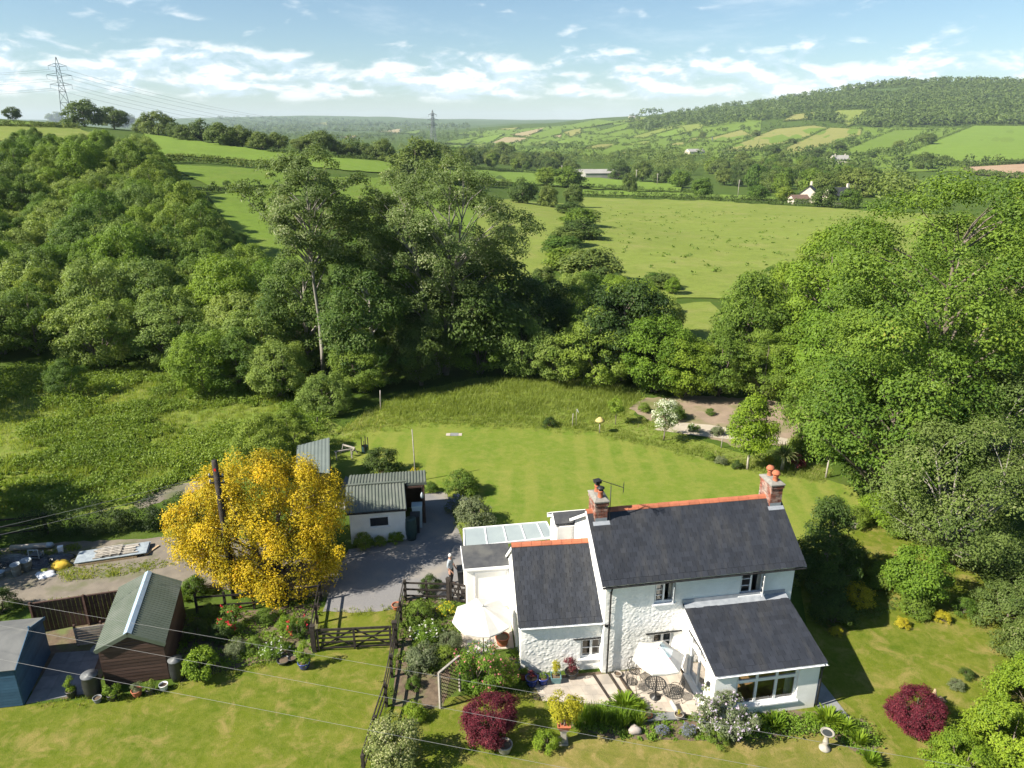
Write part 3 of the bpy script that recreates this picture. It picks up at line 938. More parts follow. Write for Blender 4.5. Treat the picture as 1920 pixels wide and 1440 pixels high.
roof_slope("roof", (EA1, 2 * RB - EB, EZ), (EA0, 2 * RB - EB, EZ), (EA0, RB, RZ), (EA1, RB, RZ), slates=False)
wA0, wA1, wEB, wRB = WA0 - .12, -0.21, WY - .133, WY - .133 + 2.6
roof_w = roof_slope("wing_roof", RW((wA0, wEB, WE)), RW((wA1, wEB, WE)), RW((wA1, wRB, WR)), RW((wA0, wRB, WR)), seed=2)
roof_slope("wing_roof", RW((wA1, 2 * wRB - wEB, WE)), RW((wA0, 2 * wRB - wEB, WE)), RW((wA0, wRB, WR)), RW((wA1, wRB, WR)), slates=False)
SA0, SA1, SEB, SEZ, STZ = 3.03, 7.45, -3.24, 2.234, 2.99
roof_s = roof_slope("sunroom_roof", (SA0, SEB, SEZ), (SA1, SEB, SEZ), (SA1, -0.005, STZ), (SA0, -0.005, STZ), sw=0.30, ex=0.215, seed=3)
fl = MB()
fl.add([(SA0, -.30, STZ - .045), (SA1 - .02, -.30, STZ - .045), (SA1 - .02, -.012, STZ + .06), (SA0, -.012, STZ + .06)], [(0, 1, 2, 3)])
fl.lohi((SA0 - .05, -.03, STZ + .03), (SA1 - .06, -.052, STZ + .20))
fl.build("flashing", LEAD, roof_s)
# slates: the nearest as pieces of their own, the rest joined
slate_meshes = []
for k in range(7):
    b = MB()
    b.tint = k / 6
    b.box((0, 0, 0), (1, 1, 1))
    slate_meshes.append(b.mesh("slate", SLATE))
slate_list.sort(key=lambda t: t[0])
rest = {}
for k, (dist, par, M4, rr) in enumerate(slate_list):
    if k < 300:
        o = obj("slate", slate_meshes[int(rr * 6.99)], par)
        o.matrix_local = M4
    else:
        b = rest.setdefault(par.name, (par, MB()))[1]
        b.tint = rr
        vs = [M4 @ Vector((x, y, z)) for z in (-.5, .5) for x, y in ((-.5, -.5), (.5, -.5), (.5, .5), (-.5, .5))]
        b.add(vs, BOXF)
for par, b in rest.values():
    tag(b.build("slates", SLATE, par), kind="stuff")
# ridge tiles
def ridge(par, a, b, n, T=ident, seed=0):
    a, b = Vector(a), Vector(b)
    rs = random.Random(seed)
    for k in range(n):
        p, q_ = a.lerp(b, k / n), a.lerp(b, (k + 1) / n)
        d = (q_ - p).normalized()
        m = MB()
        m.tint = rs.random()
        y = Vector((0, 0, 1)).cross(d)
        prof = [(-.155, -.10), (-.09, -.025), (0, .02), (.09, -.025), (.155, -.10), (.155, -.125), (.09, -.055), (0, -.01), (-.09, -.055), (-.155, -.125)]
        z = rs.uniform(.045, .055)
        vs = []
        for e in (p + d * .006, q_ - d * .006):
            for (yy, zz) in prof: vs.append(T(e + y * yy + Vector((0, 0, zz + z))))
        fs = [(i, i + 1, 10 + i + 1, 10 + i) for i in range(9)] + [(9, 0, 10, 19), tuple(range(9, -1, -1)), tuple(range(10, 20))]
        m.add(vs, fs)
        m.build("ridge_tile", RIDGE, par)
ridge(roof_f, (EA0, RB, RZ), (EA1 - .55, RB, RZ), 18, seed=4)
ridge(roof_w, (wA0, wRB, WR), (wA1, wRB, WR), 8, RW, seed=5)
# barge boards, fascias, gutters, pipes
tr = MB()
def board(a, b, h, w, T=ident, up=(0, 0, 1)): tr.beam(T(Vector(a)), T(Vector(b)), w, h, up)
board((EA0 + .03, EB + .02, EZ - .13), (EA0 + .03, RB, RZ - .13), .17, .035)
board((EA0 + .03, 2 * RB - EB, EZ - .13), (EA0 + .03, RB, RZ - .13), .17, .035)
board((EA0 - .012, EB + .02, EZ - .035), (EA0 - .012, RB, RZ - .035), .07, .05)
board((EA1 - .03, EB + .02, EZ - .13), (EA1 - .03, RB, RZ - .13), .17, .035)
board((wA0 + .03, wEB + .02, WE - .13), (wA0 + .03, wRB, WR - .13), .20, .035, RW)
board((wA0 + .03, 2 * wRB - wEB, WE - .13), (wA0 + .03, wRB, WR - .13), .20, .035, RW)
board((SA0 + .03, SEB + .02, SEZ - .12), (SA0 + .03, -.02, STZ - .12), .17, .035)
board((SA1 - .03, SEB + .02, SEZ - .12), (SA1 - .03, -.02, STZ - .12), .17, .035)
board((wA0 + .05, wEB + .05, WE - .13), (wA1, wEB + .05, WE - .13), .12, .03, RW)
board((SA0 + .05, SEB + .06, SEZ - .13), (SA1 - .05, SEB + .06, SEZ - .13), .14, .03)
tr.build("bargeboards", WHITE_PAINT, cottage)
def gutter(a, b, mat, T=ident, r=.055):
    m = MB()
    a, b = T(Vector(a)), T(Vector(b))
    d = (b - a).normalized()
    y = Vector((0, 0, 1)).cross(d)
    vs = []
    for e in (a, b):
        for k in range(7):
            an = math.pi + math.pi * k / 6
            vs.append(e + y * (r * math.cos(an)) + Vector((0, 0, r * math.sin(an))))
        for k in range(6, -1, -1):
            an = math.pi + math.pi * k / 6
            vs.append(e + y * ((r - .008) * math.cos(an)) + Vector((0, 0, (r - .008) * math.sin(an))))
    fs = [(k, (k + 1) % 14, 14 + (k + 1) % 14, 14 + k) for k in range(14)]
    m.add(vs, fs)
    return m.build("gutter", mat, cottage)
gutter((EA0 + .02, EB - .07, EZ - .06), (EA1 - .02, EB - .07, EZ - .07), BLACK_PAINT)
gutter((wA0 + .02, wEB - .06, WE - .06), (wA1 + .12, wEB - .06, WE - .07), WHITE_PAINT, RW)
gutter((SA0, SEB - .06, SEZ - .05), (SA1, SEB - .06, SEZ - .06), WHITE_PAINT)
def pipe(pts, r=.036, name="downpipe"):
    m = MB()
    m.tube(pts, r, 8)
    for p in pts[1:-1]: m.lathe((p[0], p[1], p[2] - .03), [(r + .012, 0), (r + .012, .06)], 8, True, True)
    return m.build(name, BLACK_PAINT, cottage)
pipe([(-.02, EB - .06, EZ - .1), (-.02, -.09, EZ - .45), (-.02, -.09, 3.0), (-.02, -.09, 2.35), (-.02, -.09, 1.2), (-.02, -.09, 0)])
pipe([(SA1 - .10, SEB - .05, SEZ - .1), (7.36, -3.16, SEZ - .35), (7.36, -3.16, 1.1), (7.36, -3.16, 0)])
m = MB()
m.lathe((-.10, .05, 2.22), [(.05, 0), (.11, .08), (.11, .2)], 10)
m.build("hopper", BLACK_PAINT, cottage)

# ---- the sunroom
SW0, SW1, SWB = 3.12, 7.30, -3.109
wall_sheet("sunroom_front_wall", SW0, SW1, -0.1, SEZ - .05, [(3.98, 6.48, 0.50, 2.00)], lambda p: Vector((p.x, SWB + p.y, p.z)), lump=0, res=.3, depth=.2)
wall_sheet("sunroom_left_wall", SWB, 0.0, -0.1, 2.92, [(-2.30, -0.72, 0.12, 2.12)], lambda p: Vector((SW0 + p.y, p.x, p.z)), lump=0, res=.12, depth=.2, top=lambda A: 2.15 + (A - SWB) / 3.109 * .76)
wall_sheet("sunroom_right_wall", SWB, 0.0, -0.1, 2.92, [], lambda p: Vector((SW1 - p.y, p.x, p.z)), lump=0, res=.12, top=lambda A: 2.15 + (A - SWB) / 3.109 * .76)
fl = MB()
fl.lohi((SW0 + .02, SWB + .02, 0.0), (SW1 - .02, -.05, .1))
fl.build("sunroom_floor", WOODIN, cottage)

# ---- windows and doors
T_s = lambda p: Vector((p.x, SWB + p.y, p.z))
T_l = lambda p: Vector((SW0 + p.y, p.x, p.z))
T_wing = lambda p: RW(Vector((p.x, WY + p.y, p.z)))
window("window", 1.80, 2.66, 3.10, 4.02, T_main, 2, opened={1: True}, bars=2, label="upper window by the parasol, right casement swung open")
window("window", 5.42, 6.44, 3.08, 4.14, T_main, 2, opened={1: True}, bars=2, label="upper window above the sunroom, right casement swung open")
window("window", 1.86, 2.76, 0.72, 1.62, T_main, 2, bars=1, label="ground floor window half hidden by the parasol")
window("window", -1.06, -0.14, 0.54, 1.46, T_wing, 2, bars=1, label="wing window under a black lintel strip")
window("window", 3.98, 6.48, 0.50, 2.00, T_s, 3, bars=0, toplight=.42, label="wide three-light sunroom window")
window("french_door", -2.30, -0.72, 0.12, 2.12, T_l, 2, bars=0, toplight=.5, sill=False, label="white glazed french doors to the patio")
lt = MB()
for a0, a1, z in ((1.56, 3.08, 1.68),): lt.lohi((a0, -.06, z), (a1, .02, z + .045))
lt.build("lintel_strip", BLACK_PAINT, cottage)
lt = MB()
lt.add([RW(Vector((x, y, z))) for z in (1.52, 1.565) for x, y in ((-1.36, WY - .06), (.0, WY - .06), (.0, WY + .02), (-1.36, WY + .02))], BOXF)
lt.build("lintel_strip", BLACK_PAINT, cottage)
lt = MB()
lt.lohi((SW0 - .05, -2.4, 2.17), (SW0 + .01, -.62, 2.2))
lt.build("lintel_strip", BLACK_PAINT, cottage)
lt = MB()
lt.lohi((SW0 - .10, -2.36, 0.0), (SW0 + .18, -.66, .118))
lt.build("door_step", WHITE_PAINT, cottage)
lm = MB()
lm.lathe((SW0 - .09, -2.75, 1.35), [(.02, 0), (.06, .04), (.06, .16), (.03, .2)], 8)
lm.beam((SW0, -2.75, 1.5), (SW0 - .1, -2.75, 1.52), .02)
lm.build("wall_lamp", BLACK_PAINT, cottage)
# inside the rooms: curtains, seen through the panes
def curtain(x0, x1, z0, z1, T, y=.30, mat=CURTAIN):
    m = MB()
    n = 14
    vs = []
    for k in range(n + 1):
        x = x0 + (x1 - x0) * k / n
        yy = y + .03 * math.sin(k * 2.2)
        vs += [T(Vector((x, yy, z0))), T(Vector((x, yy, z1)))]
    m.smooth = True
    m.add(vs, [(2 * k, 2 * k + 2, 2 * k + 3, 2 * k + 1) for k in range(n)])
    m.build("curtain", mat, cottage)
curtain(1.75, 1.98, 3.0, 4.1, T_main); curtain(2.5, 2.72, 3.0, 4.1, T_main)
curtain(5.36, 5.60, 3.0, 4.2, T_main); curtain(6.3, 6.5, 3.0, 4.2, T_main)
curtain(6.15, 6.6, 0.35, 2.05, T_s, .35); curtain(-1.1, -.92, .5, 1.5, T_wing)
curtain(-2.4, -2.05, .12, 2.1, T_l, .3)
# ---- chimneys
def chimney(a0, a1, b0, b1, z0, z1, cowls, seed, label):
    rs = random.Random(seed)
    core = MB()
    core.lohi((a0 + .012, b0 + .012, z0), (a1 - .012, b1 - .012, z1))
    ch = core.build("chimney", MORTAR, roof_f)
    ch["label"] = label
    bk = MB()
    z = z0
    row = 0
    while z < z1 - .05:
        grow = .035 if z > z1 - .20 else 0.0
        for (p, q_, fixed, ax) in ((a0, a1, b0, 0), (a0, a1, b1, 0), (b0, b1, a0, 1), (b0, b1, a1, 1)):
            x = p - grow - (0.11 if row % 2 else 0)
            while x < q_ + grow - .02:
                x0, x1 = max(x, p - grow), min(x + .215, q_ + grow)
                if x1 - x0 > .03:
                    bk.tint = rs.random()
                    pr = rs.uniform(0, .006) + grow
                    sgn = -1 if fixed in (b0, a0) else 1
                    lo_, hi_ = sorted((fixed - sgn * .03, fixed + sgn * pr))
                    if ax == 0: bk.lohi((x0 + .005, lo_, z + .004), (x1 - .005, hi_, z + .068))
                    else: bk.lohi((lo_, x0 + .005 + .001, z + .0045), (hi_, x1 - .005 - .001, z + .0675))
                x += .225
        z += .075
        row += 1
    tag(bk.build("bricks", BRICK, ch), kind="stuff")
    cap = MB()
    cap.smooth = False
    cx, cyy = (a0 + a1) / 2, (b0 + b1) / 2
    w_, d_ = (a1 - a0) / 2 + .06, (b1 - b0) / 2 + .06
    cap.add([(cx + sx_ * w_ * k, cyy + sy_ * d_ * k, z1 + zz) for k, zz in ((1, 0), (1.0, .05), (.55, .14)) for sx_, sy_ in ((-1, -1), (1, -1), (1, 1), (-1, 1))],
            [(0, 3, 2, 1)] + [(r * 4 + i, r * 4 + (i + 1) % 4, r * 4 + 4 + (i + 1) % 4, r * 4 + 4 + i) for r in range(2) for i in range(4)] + [(8, 9, 10, 11)])
    cap.build("cap", MORTAR, ch)
    lead = MB()
    lead.lohi((a0 - .09, b0 - .16, 0), (a1 + .09, b0 - .014, 0.012))
    s_ = (RZ - EZ) / (RB - EB)
    lead.v = [(x, y, EZ + (y - EB) * s_ + .028 + zz) for x, y, zz in lead.v]
    lead.lohi((a0 + .01, b0 - .012, EZ + (b0 - EB) * s_ + .03), (a1 - .01, b0 - .007, EZ + (b0 - EB) * s_ + .17))
    lead.build("flashing", LEAD, ch)
    for k, kind in enumerate(cowls):
        y = b0 + (b1 - b0) * (k + .5) / len(cowls) 
        p = MB()
        if kind == "pot":
            p.lathe((cx, y, z1 + .1), [(.13, 0), (.115, .05), (.10, .20), (.12, .22), (.12, .26), (.09, .26), (.09, .15)], 14)
            for t in range(4): p.box((cx + .1 * math.cos(t * 1.571), y + .1 * math.sin(t * 1.571), z1 + .39), (.035, .035, .10), t * 1.571)
            p.lathe((cx, y, z1 + .42), [(.18, 0), (.175, .05), (.12, .14), (.02, .17)], 14)
            p.build("chimney_pot", TERRA, ch)
        else:
            p.lathe((cx, y, z1 + .1), [(.13, 0), (.115, .05), (.10, .26), (.12, .28), (.12, .32), (.09, .32)], 14)
            p.mi = 1
            p.lathe((cx, y, z1 + .42), [(.085, 0), (.085, .10)], 10, False)
            if kind == "hood":
                p.box((cx, y, z1 + .56), (.26, .24, .10), .3)
                p.box((cx, y, z1 + .63), (.30, .28, .025), .3)
            else:
                p.lathe((cx, y, z1 + .52), [(.16, 0), (.16, .03), (.05, .09)], 14, True, True)
            p.build("chimney_pot", [TERRA, BLACK_PAINT], ch)
chimney(-.16, .36, 2.02, 2.98, 5.35, 6.72, ("disc", "hood"), 1, "brick chimney with black cowls and the aerial")
chimney(7.46, 7.98, 2.02, 2.98, 5.55, 6.82, ("pot", "pot"), 2, "brick chimney with two hooded terracotta pots")
# stains run off the lead below the chimneys: thin pale streak lines belong to the slates' wear (left to the slate material)
# ---- aerial on the left chimney
al = MB()
al.tube([(.50, 2.0, 5.75), (.46, 2.05, 6.0), (.46, 2.05, 7.4)], .018, 6)
p0, p1 = Vector((.0, 2.28, 7.62)), Vector((.92, 1.86, 7.40))
al.beam(p0, p1, .02)
dirv = (p1 - p0).normalized()
side = dirv.cross(Vector((0, 0, 1))).normalized()
for k in range(11):
    c_ = p0.lerp(p1, k / 12)
    al.beam(c_ - side * .07 + Vector((0, 0, .02)), c_ + side * .07 + Vector((0, 0, .02)), .012)
for s_ in (-1, 1):
    for t in range(4): al.beam(p1 + side * (-.16) + Vector((0, 0, s_ * (.05 + .05 * t))) , p1 + side * .16 + Vector((0, 0, s_ * (.05 + .05 * t))), .01)
    al.beam(p1, p1 + Vector((0, 0, s_ * .22)), .012)
al.beam((.46, 2.05, 7.38), p0.lerp(p1, .5), .015)
al.build("aerial", BLACK_PAINT, cottage)

# ---- rear block, utility room, polycarbonate lean-to
rb = MB()
rb.lohi((-.98, 5.10, -.1), (2.2, 6.5, 3.86))
rb.build("rear_wall", WHITE_WALL, cottage)
roof_slope("rear_roof", (-1.12, 5.12, 4.02), (2.3, 5.12, 4.02), (2.3, 5.66, 4.32), (-1.12, 5.66, 4.32), slates=False, mat=FELT)
roof_slope("rear_roof", (2.3, 6.6, 3.75), (-1.12, 6.6, 3.75), (-1.12, 5.66, 4.32), (2.3, 5.66, 4.32), slates=False, mat=FELT)
rb = MB()
rb.add([(-.978, 5.1, 3.86), (-.978, 6.5, 3.74), (-.978, 5.66, 4.24)], [(0, 1, 2)])
rb.beam((-1.10, 5.12, 3.93), (-1.10, 5.66, 4.23), .04, .20); rb.beam((-1.10, 6.6, 3.66), (-1.10, 5.66, 4.23), .04, .20)
rb.build("rear_bargeboards", WHITE_PAINT, cottage)
Rinv = Matrix.Rotation(-ALPHA, 3, "Z")
def CL(p):                                       # world metres -> cottage frame
    return Rinv @ (Vector(p) - O_COT)
ut = MB()
uz = 2.42
Uc = [(-2.05, 27.72), (-.02, 28.0), (-.22, 29.3), (-2.28, 29.0)]
ut.poly([CL((x, y, 2.3)) for x, y in Uc], 2.4)
ut.build("utility_wall", WHITE_WALL, cottage)
ur = MB()
ur.poly([CL(p) for p in ((-2.14, 27.62, 2.36), (.0, 27.92, 2.36), (-.2, 29.36, 2.62), (-2.36, 29.06, 2.62))], .08)
ur.build("utility_roof", FELT, cottage)
ub = MB()
a, b = CL((-2.14, 27.59, 2.28)), CL((.0, 27.89, 2.28))
ub.beam(a, b, .03, .13)
ub.beam(CL((-2.17, 27.6, 2.30)), CL((-2.39, 29.06, 2.56)), .03, .13)
ub.build("utility_fascia", WHITE_PAINT, cottage)
ud = MB()
for q0, q1, t in (((-1.75, .25), (-.25, .25), .03), ((-1.75, 2.0), (-.25, 2.0), .03)):
    pass
fr_ = [CL((-2.05 + (2.03) * k, 27.72 + .28 * k - .006, 0)) for k in (.18, .9)]
for zz in (.15, 2.02): ud.beam(fr_[0] + Vector((0, 0, zz)), fr_[1] + Vector((0, 0, zz)), .03, .05)
for e in fr_: ud.beam(e + Vector((0, 0, .15)), e + Vector((0, 0, 2.02)), .03, .05)
ud.build("utility_panel_frame", WHITE_PAINT, cottage)
pl = MB()
PC = [(-2.22, 29.12, 2.52), (2.02, 29.98, 2.52), (1.68, 31.35, 2.56), (-2.40, 30.5, 2.56)]
PCt = [(-2.22, 29.12, 2.50), (2.02, 29.98, 2.50), (1.70, 31.2, 2.62), (-2.34, 30.55, 2.62)]
pl.poly([CL(p) for p in PCt], .02)
pl.build("polycarbonate_roof", POLY, cottage)
pf = MB()
A_, B_, C_, D_ = (Vector(p) for p in PCt)
for k in range(6):
    t = k / 5 if k < 5 else 1.0
    t = (0.0, .25, .47, .68, .88, 1.0)[k]
    pf.beam(CL(A_.lerp(B_, t) + Vector((0, 0, .015))), CL(D_.lerp(C_, t) + Vector((0, 0, .015))), .05, .035)
pf.beam(CL(A_), CL(B_), .06, .08); pf.beam(CL(D_), CL(C_), .06, .08)
for p in (A_, D_, D_.lerp(C_, .33), D_.lerp(C_, .66), C_): pf.beam(CL((p.x, p.y, 0)), CL((p.x, p.y, p.z - .02)), .08)
pf.build("lean_to_frame", WHITE_PAINT, cottage)
pg = MB()
pg.add([CL((A_.x, A_.y, .0)), CL((D_.x, D_.y, .0)), CL((D_.x, D_.y, 2.55)), CL((A_.x, A_.y, 2.45))], [(0, 1, 2, 3)])
pg.add([CL((D_.x, D_.y, .0)), CL((C_.x, C_.y, .0)), CL((C_.x, C_.y, 2.55)), CL((D_.x, D_.y, 2.55))], [(0, 1, 2, 3)])
pg.build("pane", GLASS, cottage)
# ================================================================== plant building
BARK = surf("bark", (.13, .105, .08), (.20, .17, .135), 5, 0.95, 0.6, 20, stretch=(1, 1, .25))
BARK_PALE = surf("bark_pale", (.30, .27, .23), (.42, .38, .33), 4, 0.9, 0.5, 16, stretch=(1, 1, .3))
BARK_RED = surf("bark_pine", (.33, .19, .12), (.42, .27, .19), 4, 0.9, 0.5, 16, stretch=(1, 1, .3))
L_ASH = leaf_mat("leaf_ash", (.042, .098, .012), (.155, .245, .028), (.26, .28, .05), obj_var=.10, third_from=.93)
L_MID = leaf_mat("leaf_mid", (.052, .108, .012), (.170, .255, .034), obj_var=.25)
L_WILLOW = leaf_mat("leaf_willow", (.085, .145, .024), (.225, .305, .062), obj_var=.2)
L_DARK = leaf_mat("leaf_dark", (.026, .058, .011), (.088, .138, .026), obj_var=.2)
L_IVY = leaf_mat("leaf_ivy", (.034, .080, .013), (.140, .210, .038), (.22, .27, .08), obj_var=.15)
L_POPLAR = leaf_mat("leaf_poplar", (.062, .104, .022), (.205, .262, .078), (.40, .43, .23), obj_var=.1, third_from=.82)
L_GOLD = leaf_mat("leaf_gold", (.16, .172, .010), (.70, .495, .016), (.72, .40, .02), obj_var=0.0, third_from=.92, trans=.3)
L_LIME = leaf_mat("leaf_lime", (.09, .165, .012), (.22, .315, .024), obj_var=.12)
L_FRESH = leaf_mat("leaf_fresh", (.075, .145, .012), (.19, .29, .028), obj_var=.15)
L_RED = leaf_mat("leaf_barberry", (.042, .006, .010), (.155, .020, .032), (.24, .05, .055), obj_var=.05, trans=.25)
L_VARI = leaf_mat("leaf_variegated", (.10, .14, .035), (.27, .30, .10), (.48, .48, .25), obj_var=.05, third_from=.72)
L_GREY = leaf_mat("leaf_grey", (.085, .115, .05), (.20, .235, .12), (.30, .31, .21), obj_var=.1, third_from=.85)
L_YEL = leaf_mat("leaf_yellow", (.22, .22, .012), (.50, .44, .03), (.30, .36, .03), obj_var=.1)
L_FAR = leaf_mat("leaf_far_oak", (.050, .090, .018), (.145, .200, .042), obj_var=.22)
L_HEDGE = leaf_mat("leaf_hedge", (.016, .036, .008), (.050, .082, .018), obj_var=0)
L_HAW = leaf_mat("leaf_hawthorn", (.058, .100, .018), (.150, .205, .050), (.23, .25, .11), obj_var=.1, third_from=.9)
L_GRASS = leaf_mat("leaf_grass", (.125, .180, .024), (.280, .330, .075), (.44, .40, .19), obj_var=.08, third_from=.80, trans=.5)
L_BRAMBLE = leaf_mat("leaf_bramble", (.085, .150, .015), (.225, .305, .040), (.31, .33, .09), obj_var=.0, third_from=.9)
P_PINK = leaf_mat("petal_pink", (.55, .10, .14), (.75, .28, .32), obj_var=0, trans=.2)
P_RED = leaf_mat("petal_red", (.45, .01, .02), (.65, .03, .06), obj_var=0, trans=.2)
P_WHITE = leaf_mat("petal_white", (.68, .68, .62), (.82, .82, .78), obj_var=0, trans=.2)
P_LILAC = leaf_mat("petal_lilac", (.42, .33, .50), (.62, .55, .66), obj_var=0, trans=.2)
P_BLUE = leaf_mat("petal_blue", (.16, .17, .36), (.30, .32, .50), obj_var=0, trans=.2)
P_YELLOW = leaf_mat("petal_yellow", (.65, .50, .02), (.80, .66, .05), obj_var=0, trans=.2)

def unit(v): return v / np.maximum(np.linalg.norm(v, axis=-1, keepdims=True), 1e-9)
def leaf_arrays(rng, C, N, size, asp=0.55):
    """one pointed quad per leaf, in the plane across N"""
    n = len(C)
    N = unit(N)
    r = unit(rng.normal(size=(n, 3)))
    t = unit(r - N * np.sum(r * N, 1, keepdims=True))
    b = np.cross(N, t)
    s = (np.broadcast_to(size, (n,)) * rng.uniform(.65, 1.3, n))[:, None]
    fold = N * s * .16
    V = np.stack([C + t * s * .5, C + b * s * .5 * asp - fold, C - t * s * .5, C - b * s * .5 * asp - fold], 1).reshape(-1, 3)
    Q = np.arange(4 * n).reshape(n, 4)
    return V, Q
def blob_cloud(rng, cen, rad, cnt, leaf, axis=None, squash=0.85, depth=0.4, tvar=0.35, spread=0.45):
    """leaves spread over many blobs; returns V, Q, tint"""
    cen, rad, cnt = np.asarray(cen, float), np.asarray(rad, float), np.asarray(cnt, int)
    idx = np.repeat(np.arange(len(cen)), cnt)
    n = len(idx)
    d = unit(rng.normal(size=(n, 3)))
    d[:, 2] = np.where(d[:, 2] < -.35, -d[:, 2] * .7, d[:, 2])
    d = unit(d)
    rr = (1 - depth * rng.random(n) ** 1.7) * rng.uniform(.8, 1.15, n)
    off = d * (rad[idx] * rr)[:, None]
    off[:, 2] *= squash
    C = cen[idx] + off
    N = d + rng.normal(size=(n, 3)) * spread + np.array([0, 0, .35])
    if axis is not None:
        ax = unit(cen - axis)
        N = N + ax[idx] * .45
    V, Q = leaf_arrays(rng, C, N, leaf)
    bt = rng.random(len(cen))
    T = np.clip(rng.random(n) * (1 - tvar) + bt[idx] * tvar, 0, 1)
    return V, Q, np.repeat(T, 4)
ENV = {
    "round": lambda s: np.sqrt(np.clip(1 - (2 * s - 1) ** 2, 0, 1)),
    "oval": lambda s: np.sin(np.pi * np.clip(s, 0, 1) ** .75) ** .8,
    "dome": lambda s: np.sqrt(np.clip(1 - s ** 2, 0, 1)),
    "cone": lambda s: (1 - s) ** .75 * (1 - .25 * np.exp(-8 * s)),
    "vase": lambda s: np.clip(.35 + 1.1 * s, 0, 1) * np.sqrt(np.clip(1 - np.clip((s - .6) / .4, 0, 1) ** 2, 0, 1)),
    "mound": lambda s: np.sqrt(np.clip(1 - s ** 2.6, 0, 1)) * np.clip(.80 + .9 * s, 0, 1),
    "column": lambda s: np.clip(1.15 * np.sqrt(np.clip(1 - s ** 3, 0, 1)), 0, 1) * np.clip(.6 + 2 * s, 0, 1),
}
_tree_cache = {}
def tree_meshes(key, seed, h, base, rx, shape="round", blobs=60, blob_r=1.0, per=200, leaf=.3, lmat=L_MID, bark=BARK, trunk_r=.22, limbs=None,
                lean=(0, 0), ry=None, gap=0.0, hollow=.45, stems=1, tvar=.5, lobes=.22, depth=.4, squash=.85):
    if key in _tree_cache: return _tree_cache[key]
    rng = np.random.default_rng(seed)
    ry = ry or rx
    s = []
    while len(s) < blobs:
        c_ = rng.random()
        if rng.random() < ENV[shape](np.array(c_)) + .08: s.append(c_)
    s = np.array(s)
    an = rng.uniform(0, 2 * np.pi, blobs)
    ph = rng.uniform(0, 6.28, 3)
    lob = 1 + lobes * (np.sin(2 * an + ph[0] + 4 * s) * .5 + np.sin(3 * an + ph[1] - 5 * s) * .35 + np.sin(5 * an + ph[2] + 9 * s) * .3)
    rr = ENV[shape](s) * (hollow + (1 - hollow) * np.sqrt(rng.random(blobs))) * lob
    z = base + blob_r * .4 + s * (h - base - blob_r * .9)
    cen = np.stack([rr * rx * np.cos(an) + lean[0] * z / h, rr * ry * np.sin(an) + lean[1] * z / h, z], 1)
    if gap: 
        keep = rng.random(blobs) > gap
        cen, s = cen[keep], s[keep]
    rad = blob_r * rng.uniform(.45, 1.4, len(cen))
    cnt = np.maximum(8, (per * (rad / blob_r) ** 2)).astype(int)
    V, Q, T = blob_cloud(rng, cen, rad, cnt, leaf, np.array([lean[0] * .6, lean[1] * .6, base + (h - base) * .4]), squash, depth, tvar)
    crown = np_mesh("crown", V, Q, lmat, T)
    mb = MB()
    R = random.Random(seed)
    def wig(p, k): return Vector((p[0] + R.uniform(-k, k), p[1] + R.uniform(-k, k), p[2]))
    tops = []
    for st in range(stems):
        a0 = 6.28 * st / max(1, stems) + R.random()
        rr0 = 0 if stems == 1 else trunk_r * 1.3
        sp = 0 if stems == 1 else rx * .35
        pts, rs_ = [], []
        for k in range(7):
            f = k / 6
            zz = f * (base + (h - base) * .72)
            pts.append(wig((rr0 * math.cos(a0) + sp * f * math.cos(a0) + lean[0] * zz / h, rr0 * math.sin(a0) + sp * f * math.sin(a0) + lean[1] * zz / h, zz - (.15 if k == 0 else 0)), trunk_r * .5 * (k > 0)))
            rs_.append(trunk_r * (1.25 if k == 0 else 1) * (1 - .8 * f) / (1 if stems == 1 else 1.5))
        mb.tube(pts, rs_, 7)
        tops.append(pts)
    nl = limbs if limbs is not None else min(len(cen), 26)
    order = list(range(len(cen)))
    R.shuffle(order)
    for k in order[:nl]:
        c_ = Vector(cen[k])
        pts = min(tops, key=lambda q_: (q_[-1] - c_).length)
        dist = math.hypot(c_.x - pts[3].x, c_.y - pts[3].y)
        z0 = max(base * .5 + .1, c_.z - dist * R.uniform(.5, 1.0) - .4)
        f = min(1, z0 / max(.1, pts[-1].z)) * 6
        i = min(5, int(f))
        p0 = pts[i].lerp(pts[i + 1], min(1, f - i))
        m1 = p0.lerp(c_, .45) + Vector((R.uniform(-.1, .1) * dist, R.uniform(-.1, .1) * dist, dist * .10))
        r0 = trunk_r * .38 * (1 - .5 * f / 6)
        mb.tube([p0, m1, c_], [r0, r0 * .6, r0 * .2], 5, False)
    trunk = mb.mesh("trunk", bark)
    _tree_cache[key] = (trunk, crown)
    return trunk, crown
def tree(name, label, cat, loc, meshes, rz=None, sc=1.0, group=None, sz=None, seed=None):
    o = thing(name, label, cat, loc, (hash((round(loc[0], 2), round(loc[1], 2))) % 628) / 100 if rz is None else rz, group)
    o.scale = (sc, sc, sz or sc)
    obj("trunk", meshes[0], o)
    obj("crown", meshes[1], o)
    return o
def bush(name, label, cat, loc, meshes, rz=None, sc=1.0, sz=None, group=None):
    o = thing(name, label, cat, loc, (hash((round(loc[0], 2), round(loc[1], 2))) % 628) / 100 if rz is None else rz, group)
    o.scale = (sc, sc, sz or sc)
    obj("stems", meshes[0], o)
    obj("foliage", meshes[1], o)
    return o
